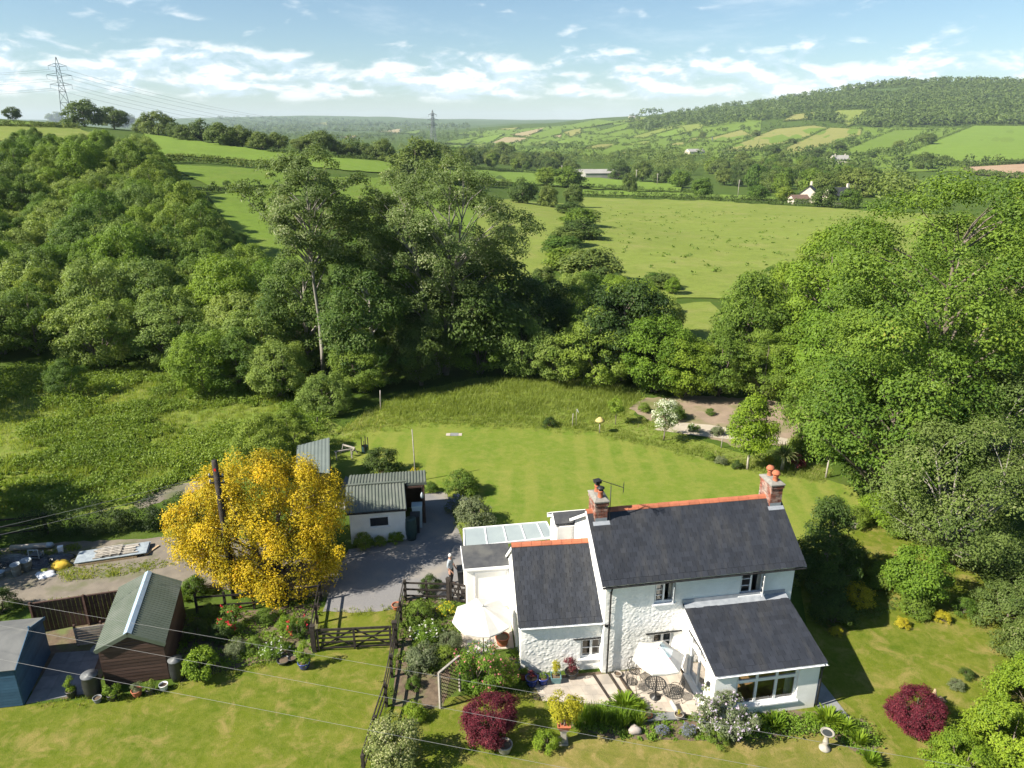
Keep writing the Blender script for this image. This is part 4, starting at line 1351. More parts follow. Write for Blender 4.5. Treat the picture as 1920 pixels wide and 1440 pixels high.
def shrub_meshes(key, seed, r=1.0, h=1.5, leaf=.1, n=6000, lmat=L_MID, blobs=40, blob_r=.28, shape="dome", squash=.9, depth=.5, flower=None, fl_n=0, fl_size=.08, lobes=.2, base=0.05, hollow=.55, tvar=.35):
    """low plant: stems + leaf blobs; flowers as a second mesh returned third"""
    if key in _tree_cache: return _tree_cache[key]
    t, c_ = tree_meshes(key + "_t", seed, h, base, r - blob_r * .6, shape, blobs, blob_r, n // blobs, leaf, lmat, BARK, .03 + .02 * r, limbs=min(blobs, 14), stems=4 if r > .4 else 1, lobes=lobes, depth=depth, squash=squash, hollow=hollow, tvar=tvar)
    fl = None
    if flower is not None:
        rng = np.random.default_rng(seed + 7)
        co = np.empty(len(c_.vertices) * 3, np.float32)
        c_.vertices.foreach_get("co", co)
        co = co.reshape(-1, 3)
        up = co[(co[:, 2] > h * .35)]
        nb = max(1, fl_n // 6)
        pick = up[rng.integers(0, len(up), nb)]
        axis = np.array([0, 0, h * .3])
        pick = pick + unit(pick - axis) * .04
        V, Q, T = blob_cloud(rng, pick, np.full(nb, fl_size), np.full(nb, 6), fl_size * 1.1, None, .8, .9, .3)
        fl = np_mesh("flowers", V, Q, flower, T)
    _tree_cache[key] = (t, c_, fl)
    return _tree_cache[key]
def shrub(name, label, loc, meshes, rz=None, sc=1.0, sz=None, group=None, cat="shrub"):
    o = bush(name, label, cat, loc, meshes, rz, sc, sz, group)
    if len(meshes) > 2 and meshes[2] is not None: obj("flowers", meshes[2], o)
    return o
def blade_meshes(key, seed, r=.5, h=.6, n=300, w=.03, lmat=L_FRESH, arch=.5, base_r=.12, seg=3):
    """strap leaves from a crown: ferns, irises, cordyline heads"""
    if key in _tree_cache: return _tree_cache[key]
    rng = np.random.default_rng(seed)
    an = rng.uniform(0, 6.283, n)
    out = rng.uniform(.25, 1.0, n) ** .8
    L = rng.uniform(.7, 1.1, n)
    d = np.stack([np.cos(an), np.sin(an), np.zeros(n)], 1)
    side = np.stack([-np.sin(an), np.cos(an), np.zeros(n)], 1)
    p0 = d * (rng.uniform(0, base_r, n))[:, None]
    V = []
    for k in range(seg + 1):
        f = k / seg
        rad = out * r * L * f
        z = h * L * (f * (1.25 - .25 * out)) - arch * h * L * out * f ** 2.2
        c_ = p0 + d * rad[:, None]
        c_[:, 2] += np.maximum(z, .02)
        ww = w * (1 - .85 * f) * (.55 + .9 * min(1, f * 3))
        V.append(c_ + side * ww)
        V.append(c_ - side * ww)
    V = np.stack(V, 1)                              # n, 2(seg+1), 3
    Q = []
    b0 = np.arange(n) * 2 * (seg + 1)
    for k in range(seg): Q.append(np.stack([b0 + 2 * k, b0 + 2 * k + 1, b0 + 2 * k + 3, b0 + 2 * k + 2], 1))
    T = np.repeat(rng.random(n), 2 * (seg + 1))
    me = np_mesh("foliage", V.reshape(-1, 3), np.concatenate(Q), lmat, T)
    _tree_cache[key] = me
    return me
def ground_stuff(name, label, cat, pts, hgt, per, leaf, lmat, seed, grass=False):
    """uncountable ground cover: leaves or blades over points (N,3), hgt (N,)"""
    rng = np.random.default_rng(seed)
    n = len(pts) * per
    idx = np.repeat(np.arange(len(pts)), per)
    pt = np.clip(smooth_noise(seed + 11, pts[:, 0], pts[:, 1], 5.5) * .75 + smooth_noise(seed + 12, pts[:, 0], pts[:, 1], 1.6) * .35 - .05, 0, 1)
    C = pts[idx] + np.stack([rng.normal(size=n) * hgt[idx] * .55, rng.normal(size=n) * hgt[idx] * .55, np.zeros(n)], 1)
    C[:, 2] = H(C[:, 0], C[:, 1])
    if grass:
        hh = hgt[idx] * rng.uniform(.6, 1.2, n)
        an = rng.uniform(0, 6.283, n)
        d = np.stack([np.cos(an), np.sin(an), np.zeros(n)], 1)
        w = (leaf * rng.uniform(.6, 1.3, n))[:, None]
        tip = C + np.stack([rng.normal(size=n) * hh * .35 + hh * .12, rng.normal(size=n) * hh * .35, hh], 1)
        mid = C * .5 + tip * .5 + np.array([0, 0, 1]) * (hh * .08)[:, None]
        V = np.stack([C - d * w * .5, C + d * w * .5, mid + d * w * .42, tip, mid - d * w * .42], 1).reshape(-1, 3)
        b0 = np.arange(n) * 5
        Q = np.concatenate([np.stack([b0, b0 + 1, b0 + 2, b0 + 4], 1)])
        Q = np.concatenate([Q, np.stack([b0 + 4, b0 + 2, b0 + 3, b0 + 3], 1)])
        Q3 = np.stack([b0 + 4, b0 + 2, b0 + 3], 1)
        Q4 = np.stack([b0, b0 + 1, b0 + 2, b0 + 4], 1)
        tri = np.concatenate([Q4[:, [0, 1, 2]], Q4[:, [0, 2, 3]], Q3])
        me = np_mesh(name, V, tri, lmat, np.repeat(np.clip(rng.random(n) * .5 + .5 * pt[idx], 0, 1), 5))
    else:
        C[:, 2] += hgt[idx] * rng.random(n) ** .6
        N = rng.normal(size=(n, 3)) * .75 + np.array([0, 0, .9])
        V, Q = leaf_arrays(rng, C, N, leaf * rng.uniform(.5, 1.5, n), .7)
        me = np_mesh(name, V, Q, lmat, np.repeat(np.clip(rng.random(n) * .42 + .58 * pt[idx], 0, 1), 4))
    return tag(obj(name, me), label, cat, kind="stuff")
def scatter_px(poly, n, seed):
    rng = np.random.default_rng(seed)
    P = np.array(poly, float)
    lo, hi = P.min(0), P.max(0)
    out = []
    while len(out) < n:
        c_ = rng.uniform(lo, hi, (n, 2))
        out += [tuple(q_) for q_ in c_ if inside(poly, q_[0], q_[1])]
    out = out[:n]
    h = hits([p[0] for p in out], [p[1] for p in out])
    return h[~np.isnan(h[:, 0])]
def scatter_ground(poly, n, seed):
    """even over the ground, inside an outline given in photo pixels on flat ground"""
    W = [tuple(hit(*p)[:2]) for p in poly]
    rng = np.random.default_rng(seed)
    P = np.array(W)
    lo, hi = P.min(0), P.max(0)
    out = []
    while len(out) < n:
        c_ = rng.uniform(lo, hi, (2 * n, 2))
        out += [tuple(q_) for q_ in c_ if inside(W, q_[0], q_[1])]
    A = np.array(out[:n])
    return np.column_stack([A, H(A[:, 0], A[:, 1])])
# ================================================================== sheds, fences, poles
ROOF_GREEN = surf("green_steel", (.088, .108, .080), (.105, .125, .096), 1.2, 0.5, spec=0.4, c3=(.125, .14, .115), s3=0.8)
ROOF_GREEN_DK = surf("green_steel_dark", (.098, .115, .095), (.115, .13, .11), 1.5, 0.5, spec=0.4, c3=(.14, .15, .13), s3=0.9)
GALV = surf("galvanised", (.36, .46, .56), (.31, .40, .50), 3, 0.45, metal=0.15)
ZINC = surf("zinc_sheet", (.42, .47, .50), (.30, .34, .38), 4, 0.45, metal=0.3)
BROWN_WOOD = surf("brown_cladding", (.060, .034, .026), (.085, .050, .038), 3, 0.75, 0.3, 20, stretch=(.3, .3, 3), tint=.25)
DARK_WOOD = surf("creosoted_wood", (.020, .016, .014), (.045, .036, .030), 5, 0.8, 0.4, 24, tint=.3)
GREY_WOOD = surf("weathered_wood", (.26, .235, .20), (.36, .33, .29), 6, 0.9, 0.4, 24, tint=.3)
TAN_WOOD = surf("sawn_wood", (.42, .31, .19), (.34, .25, .15), 6, 0.85, 0.3, 20, tint=.25)
BLUE_WOOD = surf("blue_boards", (.032, .080, .140), (.040, .095, .160), 4, 0.6, 0.2, 20, tint=.15)
FELT_GREY = surf("grey_felt", (.115, .118, .118), (.145, .148, .145), 2, 0.9, 0.3, 50, c3=(.18, .18, .165), s3=.7)
PAVING = surf("patio_stone", (.36, .31, .26), (.44, .385, .325), 2.2, 0.9, 0.3, 18, c3=(.30, .27, .235), s3=.9, tint=.16)
PAVE_GREY = surf("grey_slab", (.17, .175, .18), (.22, .225, .225), 3, 0.85, 0.3, 20, tint=.15)
CONC = surf("pale_concrete", (.48, .46, .42), (.40, .385, .35), 5, 0.9, 0.3, 24)
BLACK_PLASTIC = surf("black_plastic", (.020, .021, .022), (.028, .029, .03), 4, 0.4, spec=.5)
GREEN_PLASTIC = surf("dark_green_plastic", (.018, .045, .045), (.024, .055, .055), 4, 0.4)
IRON = surf("black_iron", (.02, .02, .021), (.035, .034, .033), 9, 0.45, spec=.5)
CANVAS = surf("parasol_canvas", (.54, .525, .485), (.50, .485, .45), 3, 0.9)
BLUE_GLAZE = surf("blue_glaze", (.02, .035, .18), (.03, .05, .24), 3, 0.25, spec=.6)
TEAL_GLAZE = surf("teal_glaze", (.10, .20, .22), (.14, .25, .26), 3, 0.4)
STONE = surf("cast_stone", (.38, .345, .29), (.30, .275, .23), 7, 0.95, 0.5, 30, c3=(.24, .23, .19), s3=3)

def corrugated(mb, p00, p10, p11, p01, pitch=.14, depth=.028):
    """ribbed sheet from the eave p00-p10 up to p01-p11; ribs run up the slope"""
    p00, p10, p11, p01 = (Vector(p) for p in (p00, p10, p11, p01))
    n = (p10 - p00).cross(p01 - p00).normalized()
    k = max(2, int((p10 - p00).length / pitch))
    lo, hi = [], []
    for i in range(k):
        for f, d in ((.0, 0), (.30, 0), (.42, 1), (.80, 1), (.92, 0)):
            t = (i + f) / k
            lo.append(p00.lerp(p10, t) + n * depth * d)
            hi.append(p01.lerp(p11, t) + n * depth * d)
    lo.append(p10); hi.append(p11)
    m = len(lo)
    mb.add(lo + hi, [(i, i + 1, m + i + 1, m + i) for i in range(m - 1)])
    dn = n * .02
    mb.add([p00 - dn, p10 - dn, p11 - dn, p01 - dn], [(3, 2, 1, 0)])
def boards(parent, a, b, z0, z1, n, mat, thick=.022, seed=0, top=None, name="board", lap=.010):
    """lapped horizontal boards between ground points a and b; top(t) gives the wall's height along it"""
    rs = random.Random(seed)
    a, b = Vector((a[0], a[1], 0)), Vector((b[0], b[1], 0))
    d = (b - a).normalized()
    out = Vector((d.y, -d.x, 0))
    hh = (z1 - z0) / n
    for k in range(n):
        m = MB()
        m.tint = rs.random()
        zz0, zz1 = z0 + k * hh, z0 + (k + 1) * hh
        ts = [0.0, 1.0]
        if top is not None:
            smp = [i / 60 for i in range(61) if top(i / 60) > zz0 + .02]
            if not smp: continue
            ts = [smp[0], smp[-1]]
        vs = []
        for o_, zz in ((lap + thick, zz0), (0.0, zz0), (0.0, zz1), (thick, zz1)):
            for t in ts:
                vs.append(a.lerp(b, t) + out * o_ + Vector((0, 0, zz)))
        if top is not None:
            for idx in (4, 5, 6, 7):
                t = ts[idx % 2]
                # slope the upper edge of boards that meet the roof
                lim = top(t) if top(t) > zz0 else zz0 + .03
                if vs[idx].z > lim: vs[idx].z = lim
        m.add(vs, [(0, 1, 7, 6), (2, 4, 5, 3), (0, 2, 3, 1), (6, 7, 5, 4), (0, 6, 4, 2), (1, 3, 5, 7)])
        m.build(name, mat, parent)

def gable_shed(name, label, base, he, hr, over, roof_mats, wall_mat, nboards, ribs=True, capmat=None, seed=0, cat="shed"):
    """base: four ground corners, gable front left/right then back right/left; ridge runs front to back"""
    fl_, fr_, br_, bl_ = (Vector((p[0], p[1], 0)) for p in base)
    cen = (fl_ + fr_ + br_ + bl_) / 4
    o = thing(name, label, cat, cen)
    q = [p - cen for p in (fl_, fr_, br_, bl_)]
    wl = MB()
    z = Vector((0, 0, 1))
    rf, rb_ = (q[0] + q[1]) / 2, (q[3] + q[2]) / 2
    wl.add([q[0], q[1], q[1] + z * he, rf + z * hr, q[0] + z * he], [(0, 1, 2, 3, 4)])
    wl.add([q[2], q[3], q[3] + z * he, rb_ + z * hr, q[2] + z * he], [(0, 1, 2, 3, 4)])
    wl.add([q[1], q[2], q[2] + z * he, q[1] + z * he], [(0, 1, 2, 3)])
    wl.add([q[3], q[0], q[0] + z * he, q[3] + z * he], [(0, 1, 2, 3)])
    wl.build("wall", wall_mat, o)
    tp = lambda t: he + (hr - he) * (1 - abs(2 * t - 1))
    boards(o, q[0], q[1], 0.05, hr, nboards, wall_mat, seed=seed, top=tp)
    nb2 = max(3, int(nboards * he / hr))
    boards(o, q[1], q[2], 0.05, he, nb2, wall_mat, seed=seed + 1)
    fwd = (rf - rb_).normalized()
    rt = (q[1] - q[0]).normalized()
    drop = (hr - he) / ((q[1] - q[0]).length / 2) * over
    RF, RB_ = rf + fwd * over + z * (hr + .03), rb_ - fwd * over + z * (hr + .03)
    LF, LB = q[0] - rt * over + fwd * over + z * (he - drop + .03), q[3] - rt * over - fwd * over + z * (he - drop + .03)
    GF, GB = q[1] + rt * over + fwd * over + z * (he - drop + .03), q[2] + rt * over - fwd * over + z * (he - drop + .03)
    for side, mat in (((LB, LF, RF, RB_), roof_mats[0]), ((GF, GB, RB_, RF), roof_mats[1])):
        r = MB()
        if ribs: corrugated(r, *side)
        else:
            n = (side[1] - side[0]).cross(side[3] - side[0]).normalized()
            pts = list(side)
            r.add(pts + [p - n * .03 for p in pts], [(0, 1, 2, 3), (7, 6, 5, 4), (0, 4, 5, 1), (1, 5, 6, 2), (2, 6, 7, 3), (3, 7, 4, 0)])
        r.build("roof_sheet", mat, o)
    if capmat:
        c_ = MB()
        w = .17
        dl, dr = (LF - RF).normalized() * w, (GF - RF).normalized() * w
        up = z * .045
        c_.add([RF + dl + up, RF + up * 1.3, RF + dr + up, RB_ + dl + up, RB_ + up * 1.3, RB_ + dr + up], [(0, 1, 4, 3), (1, 2, 5, 4)])
        c_.build("ridge_cap", capmat, o)
    bb = MB()
    for P_, Q_ in ((LF, RF), (GF, RF)):
        bb.beam(P_ - z * .07, Q_ - z * .07, .03, .16)
    bb.build("bargeboards", roof_mats[1] if ribs else wall_mat, o)
    return o
gable_shed("garden_shed", "brown boarded shed with ribbed green steel roof and galvanised ridge", [(-16.15, 23.0), (-13.80, 23.42), (-14.85, 27.35), (-17.25, 26.95)], 1.82, 2.42, .10,
           (ROOF_GREEN, ROOF_GREEN), BROWN_WOOD, 15, True, GALV, 3)
# the blue shed: ridge runs left to right, its gable faces right
def blue_shed():
    O = Vector((-18.8, 22.0, 0))
    ex, ey = Vector((-.985, -.16, 0)), Vector((-.245, .97, 0)).normalized()
    o = thing("garden_shed", "blue painted shed with grey felt roof at the left edge", "shed", O)
    L, D, he, hr = 2.6, 3.0, 1.75, 2.25
    z = Vector((0, 0, 1))
    p = [Vector((0, 0, 0)), ex * L, ex * L + ey * D, ey * D]
    w = MB()
    w.add([p[1], p[0], p[0] + z * he, p[1] + z * he], [(0, 1, 2, 3)])
    w.add([p[0], p[3], p[3] + z * he, p[3] * .55 + z * hr, p[0] + z * he], [(0, 1, 2, 3, 4)])
    w.add([p[3], p[2], p[2] + z * he, p[3] + z * he], [(0, 1, 2, 3)])
    w.build("wall", BLUE_WOOD, o)
    boards(o, p[1], p[0], .03, he, 13, BLUE_WOOD, seed=4)
    boards(o, p[0], p[3], .03, hr, 16, BLUE_WOOD, seed=5, top=lambda t: he + (hr - he) * (t / .55 if t < .55 else (1 - t) / .45))
    ov = .1
    e0, e1 = p[0] - ex * ov - ey * ov + z * (he + .0), p[1] - ey * ov + z * (he + .0)
    r0, r1 = p[3] * .55 - ex * ov + z * (hr + .04), p[1] + p[3] * .55 + z * (hr + .04)
    b0, b1 = p[3] - ex * ov + ey * ov + z * (he + .0), p[2] + ey * ov + z * he
    for s in ((e1, e0, r0, r1), (b0, b1, r1, r0)):
        r = MB()
        n = (s[1] - s[0]).cross(s[3] - s[0]).normalized()
        r.add(list(s) + [q_ - n * .03 for q_ in s], [(0, 1, 2, 3), (7, 6, 5, 4), (0, 4, 5, 1), (1, 5, 6, 2), (2, 6, 7, 3), (3, 7, 4, 0)])
        r.build("felt_roof", FELT_GREY, o)
    b = MB()
    b.beam(e0 - z * .05, r0 - z * .05, .03, .13); b.beam(b0 - z * .05, r0 - z * .05, .03, .13)
    b.beam(r0 - z * .12, r0 + z * .10, .06, .05)
    b.build("bargeboards", BLUE_WOOD, o)
blue_shed()
# white outbuilding with two ribbed green roofs
def outbuilding():
    O = Vector((-5.68, 33.9, 0))
    o = thing("outbuilding", "white rendered outbuilding with ribbed dark green roofs beside the drive", "outbuilding", O)
    L = lambda x, y, z: Vector((x, y, z)) - O
    w = MB()
    w.add([L(-8.55, 33.35, 0), L(-5.68, 33.85, 0), L(-5.68, 33.85, 1.95), L(-8.55, 33.35, 1.95)], [(0, 1, 2, 3)])
    w.add([L(-5.68, 33.85, 0), L(-5.95, 35.45, 0), L(-5.95, 35.45, 2.55), L(-5.68, 33.85, 1.95)], [(0, 1, 2, 3)])
    w.add([L(-8.85, 34.95, 0), L(-8.55, 33.35, 0), L(-8.55, 33.35, 1.95), L(-8.85, 34.95, 2.55)], [(0, 1, 2, 3)])
    w.build("wall", WHITE_WALL, o)
    r = MB()
    corrugated(r, L(-8.70, 33.12, 1.98), L(-5.55, 33.62, 1.98), L(-5.88, 35.35, 2.66), L(-8.98, 34.85, 2.66), .17, .035)
    r.build("roof_sheet", ROOF_GREEN_DK, o)
    r = MB()
    corrugated(r, L(-8.95, 34.95, 2.52), L(-4.72, 35.62, 2.52), L(-5.0, 37.55, 2.28), L(-9.25, 36.9, 2.28), .17, .035)
    r.build("roof_sheet", ROOF_GREEN_DK, o)
    r = MB()
    r.beam(L(-8.96, 34.88, 2.72), L(-5.80, 35.38, 2.72), .14, .05)
    r.beam(L(-5.80, 35.36, 2.50), L(-4.70, 35.53, 2.50), .03, .14)
    r.build("ridge_cap", ROOF_GREEN_DK, o)
    f = MB()
    f.beam(L(-8.7, 33.10, 1.93), L(-5.55, 33.60, 1.93), .03, .10)
    f.build("fascia", BLACK_PAINT, o)
    d = MB()
    d.add([L(-5.0, 35.55, 0), L(-4.85, 35.6, 0), L(-4.85, 35.6, 2.45), L(-5.0, 35.55, 2.45)], [(0, 1, 2, 3)])
    d.add([L(-4.85, 35.6, 0), L(-5.1, 37.5, 0), L(-5.1, 37.5, 2.25), L(-4.85, 35.6, 2.45)], [(0, 1, 2, 3)])
    d.add([L(-9.1, 36.8, 0), L(-5.1, 37.45, 0), L(-5.1, 37.45, 2.25), L(-9.1, 36.8, 2.25)], [(0, 1, 2, 3)])
    d.beam(L(-5.72, 35.2, 2.40), L(-4.85, 35.36, 2.40), .05, .10)
    d.beam(L(-4.88, 35.58, 0), L(-4.88, 35.58, 2.45), .09)
    d.build("store_wall", BROWN_WOOD, o)
    dx = Vector((2.87, .50, 0)).normalized()
    wn_ = MB()
    c0 = L(-7.42, 33.55, 0) 
    c0 = L(-8.55, 33.35, 0) + dx * 1.05
    out = Vector((dx.y, -dx.x, 0))
    def wb_(s0, s1, z0, z1, t, mb): mb.beam(c0 + dx * s0 + out * t + Vector((0, 0, (z0 + z1) / 2)), c0 + dx * s1 + out * t + Vector((0, 0, (z0 + z1) / 2)), .05, z1 - z0)
    wb_(-.06, 1.0, 1.50, 1.56, .025, wn_); wb_(-.06, 1.0, .93, .99, .025, wn_); wb_(-.06, 0, .99, 1.5, .025, wn_); wb_(.94, 1.0, .99, 1.5, .025, wn_)
    wb_(-.12, 1.06, .86, .92, .05, wn_)
    wo = wn_.build("window", WHITE_PAINT, o)
    g_ = MB()
    g_.add([c0 + dx * s_ + out * .012 + Vector((0, 0, zz)) for s_, zz in ((0, .99), (.94, .99), (.94, 1.5), (0, 1.5))], [(0, 1, 2, 3)])
    g_.build("pane", surf("dark_pane", (.02, .022, .025), None, rough=.08, spec=.6), wo)
outbuilding()
def flat_shed():
    c = [(-10.60, 37.75), (-12.70, 38.2), (-13.45, 41.2), (-11.70, 42.4)]
    O = Vector((-12, 40, 0))
    o = thing("store_shed", "flat roofed grey-green store shed behind the golden tree", "shed", O)
    q = [Vector((x, y, 0)) - O for x, y in c]
    hz = [1.98, 1.98, 2.18, 2.2]
    w = MB()
    for i in range(4):
        j = (i + 1) % 4
        w.add([q[i] * .94, q[j] * .94, q[j] * .94 + Vector((0, 0, hz[j] - .03)), q[i] * .94 + Vector((0, 0, hz[i] - .03))], [(3, 2, 1, 0)])
    w.build("wall", BLACK_PAINT, o)
    r = MB()
    corrugated(r, q[1] + Vector((0, 0, hz[1])), q[0] + Vector((0, 0, hz[0])), q[3] + Vector((0, 0, hz[3])), q[2] + Vector((0, 0, hz[2])), .22, .012)
    r.build("roof_sheet", surf("grey_green_sheet", (.125, .15, .14), (.15, .175, .16), 1.0, .55), o)
flat_shed()
m = MB()
m.poly([(-10.4, 37.2, .02), (-8.9, 36.9, .02), (-8.6, 39.5, .02), (-10.6, 41.3, .02)], .06)
tag(m.build("concrete_pad", PAVE_GREY), "grey concrete pad beside the flat roofed store shed", "paving", kind="structure")

# ------------------------------------------------------------------ fences and gates
def rail_fence(name, label, pts, h=1.1, rails=3, post_every=1.9, mat=DARK_WOOD, rail_h=.09, group=None, top_only=False, post_w=.10, cat="fence"):
    P = [Vector((p[0], p[1], 0)) for p in pts]
    o = thing(name, label, cat, P[0], group=group)
    for i in range(len(P) - 1):
        a, b = P[i] - P[0], P[i + 1] - P[0]
        n = max(1, int(round((b - a).length / post_every)))
        for k in range(n + (1 if i == len(P) - 2 else 0)):
            c_ = a.lerp(b, k / n)
            m = MB(); m.tint = random.Random(k + i).random()
            m.box(c_ + Vector((0, 0, h / 2)), (post_w, post_w, h + .06), math.atan2((b - a).y, (b - a).x))
            m.build("post", mat, o)
        for r in range(rails):
            z = h * (r + .75) / rails
            for k in range(n):
                m = MB(); m.tint = random.Random(k * 7 + r).random()
                d = (b - a).normalized()
                s_ = Vector((d.y, -d.x, 0)) * .065
                m.beam(a.lerp(b, k / n) + s_ + Vector((0, 0, z)), a.lerp(b, (k + 1) / n) + s_ + Vector((0, 0, z)), .035, rail_h)
                m.build("rail", mat, o)
    return o
rail_fence("rail_fence", "black rail fence running down beside the front lawn gate", [(-5.0, 28.5), (-4.93, 25.3), (-4.85, 23.5), (-4.81, 21.93), (-4.93, 20.3), (-5.02, 18.6)], 1.12, 3, 1.6)
rail_fence("rail_fence", "short black rail fence between drive and parasol garden", [(-5.0, 28.6), (-3.0, 28.5)], 1.05, 3, 1.0)
rail_fence("rail_fence", "black rail fence under the golden tree behind the flower bed", [(-14.4, 27.6), (-11.9, 27.9), (-10.4, 28.1), (-8.95, 28.5)], 1.0, 2, 1.5)
rail_fence("rail_fence", "black rail fence side of the flower bed running to the gate", [(-8.95, 28.5), (-8.5, 25.2)], 1.0, 2, 1.6)
rail_fence("rail_fence", "dark rail fence by the left end of the long hedge", [(-30.0, 33.4), (-25.4, 34.4)], 1.25, 3, 2.2, post_w=.14)
def five_bar(name, label, a, b, h, n=5, brace=True):
    a, b = Vector((a[0], a[1], 0)), Vector((b[0], b[1], 0))
    o = thing(name, label, "gate", a)
    d = (b - a)
    L = d.length
    d.normalize()
    for k in range(n):
        m = MB(); m.tint = k / n
        z = .16 + (h - .2) * (k / (n - 1)) ** .85
        m.beam(Vector((0, 0, z)), d * L + Vector((0, 0, z)), .035, .11 if k == n - 1 else .075)
        m.build("bar", DARK_WOOD, o)
    side = Vector((d.y, -d.x, 0)) * .036
    for t in (0.02, .5, .98):
        m = MB()
        m.beam(d * (L * t) + side + Vector((0, 0, .10)), d * (L * t) + side + Vector((0, 0, h)), .035, .09, up=(1, 0, 0))
        m.build("upright", DARK_WOOD, o)
    if brace:
        for t0, t1 in ((.03, .5), (.97, .5)):
            for z0, z1 in ((.14, h - .08), (h - .08, .14)):
                m = MB()
                m.beam(d * (L * t0) - side + Vector((0, 0, z0)), d * (L * t1) - side + Vector((0, 0, z1)), .03, .06)
                m.build("brace", DARK_WOOD, o)
    for q_ in (-.12, L + .12):
        m = MB()
        m.box(d * q_ + Vector((0, 0, h * .58)), (.17, .17, h * 1.16), math.atan2(d.y, d.x))
        m.box(d * q_ + Vector((0, 0, h * 1.18)), (.20, .20, .04), math.atan2(d.y, d.x))
        m.build("gate_post", DARK_WOOD, o)
    return o
five_bar("field_gate", "wide dark wooden five bar gate across the grass", (-8.25, 25.02), (-5.10, 25.25), 1.12)
five_bar("garden_gate", "small dark wooden gate in front of the standing man", (-2.85, 28.45), (-2.1, 28.2), 1.05, 4, True)
def panel_fence():
    a, b = Vector((-20.9, 26.25, 0)), Vector((-16.9, 27.35, 0))
    o = thing("panel_fence", "dark wooden fence panels between the blue and brown sheds", "fence", a)
    d = (b - a); L = d.length; d.normalize()
    for k in range(24):
        m = MB(); m.tint = random.Random(k).random()
        m.beam(d * (L * (k + .5) / 24 - .08) + Vector((0, 0, .75)), d * (L * (k + .5) / 24 + .08) + Vector((0, 0, .75)), .02, 1.5)
        m.build("board", BROWN_WOOD, o)
    for t in (0, .5, 1):
        m = MB(); m.box(d * L * t + Vector((0.03, -.06, .8)), (.09, .09, 1.6)); m.build("post", BROWN_WOOD, o)
    m = MB(); m.beam(Vector((0, -.05, 1.53)), d * L + Vector((0, -.05, 1.53)), .09, .035); m.build("rail", BROWN_WOOD, o)
panel_fence()
def panel_low():
    a, b = Vector((-18.6, 25.3, 0)), Vector((-16.8, 25.75, 0))
    o = thing("panel_fence", "low grey slatted screen standing between the two sheds", "fence", a)
    d = b - a
    for k in range(7):
        m = MB(); m.tint = random.Random(k + 40).random()
        m.beam(Vector((0, 0, .12 + .13 * k)), d + Vector((0, 0, .12 + .13 * k)), .02, .10)
        m.build("slat", GREY_WOOD, o)
    for t in (0, .55, 1):
        m = MB(); m.box(d * t + Vector((.02, .05, .55)), (.07, .07, 1.1)); m.build("post", BROWN_WOOD, o)
panel_low()
def trellis():
    a, b = Vector((-2.74, 21.84, 0)), Vector((-2.05, 22.75, 0))
    o = thing("trellis_screen", "brown lattice trellis screen beside the pink rose", "trellis", a)
    d = b - a
    for t in (0, 1):
        m = MB(); m.box(d * t + Vector((0, 0, .85)), (.08, .08, 1.7), .9); m.build("post", GREY_WOOD, o)
    m = MB(); m.beam(Vector((0, 0, 1.69)), d + Vector((0, 0, 1.69)), .08, .05); m.build("rail", GREY_WOOD, o)
    L = d.length
    dn = d.normalized()
    n = Vector((dn.y, -dn.x, 0)) * .012
    for k in range(-9, 7):
        for sg in (1, -1):
            # diagonal lath clipped to the panel
            z0 = .15 + k * .17 if sg > 0 else 1.62 - k * .17
            p0, p1 = (0.0, z0), (L, z0 + sg * L)
            pts = []
            for s_ in range(41):
                t = s_ / 40
                zz = p0[1] + (p1[1] - p0[1]) * t
                if .15 <= zz <= 1.62: pts.append((L * t, zz))
            if len(pts) < 4: continue
            m = MB(); m.tint = random.Random(k).random()
            m.beam(dn * pts[0][0] + n * sg + Vector((0, 0, pts[0][1])), dn * pts[-1][0] + n * sg + Vector((0, 0, pts[-1][1])), .012, .03)
            m.build("lath", BROWN_WOOD, o)
trellis()
# ------------------------------------------------------------------ poles and wires
def telegraph():
    o = thing("telegraph_pole", "dark telegraph pole rising out of the golden tree", "pole", (-13.1, 28.75, 0))
    m = MB(); m.tube([(0, 0, -.2), (0, 0, 3.5), (0, 0, 7.15)], [.17, .15, .125], 12)
    m.build("pole", DARK_WOOD, o)
    for z in (6.35, 6.05):
        m = MB(); m.beam((-.35, 0, z), (.3, 0.05, z), .07, .07); m.build("bracket", DARK_WOOD, o)
        for x in (-.32, .26):
            m = MB(); m.lathe((x, 0.02, z + .035), [(.03, 0), (.045, .03), (.03, .06), (.045, .09), (.02, .12)], 8); m.build("insulator", CONC, o)
    m = MB(); m.box((0.02, -.135, 6.75), (.09, .012, .12)); m.build("sign_plate", surf("red_plate", (.55, .03, .02), None, rough=.4), o)
telegraph()
WIRE = surf("cable", (.30, .30, .30), None, rough=.5)
WIRE_PALE = surf("pale_cable", (.19, .19, .19), None, rough=.45)
def wire(name, label, a, b, sag, r=.012, mat=WIRE, n=24, group=None):
    a, b = Vector(a), Vector(b)
    pts = [a.lerp(b, k / n) - Vector((0, 0, sag * 4 * (k / n) * (1 - k / n))) for k in range(n + 1)]
    m = MB(); m.tube(pts, r, 5)
    return tag(m.build(name, mat), label, "cable", group)
def line_ext(p, q, z, t0, t1):
    a, b = at(p[0], p[1], z), at(q[0], q[1], z)
    return a + (b - a) * t0, a + (b - a) * t1
for lab, p, q in (("upper pale overhead cable crossing the front lawn", (123, 1146), (1091, 1313)), ("middle pale overhead cable crossing the front lawn", (0, 1172), (1104, 1377)), ("lowest pale overhead cable crossing the front lawn", (0, 1235.5), (973, 1422))):
    a, b = line_ext(p, q, 6.2, -.6, 2.2)
    wire("overhead_cable", lab, a, b, .02, .0042, WIRE_PALE)
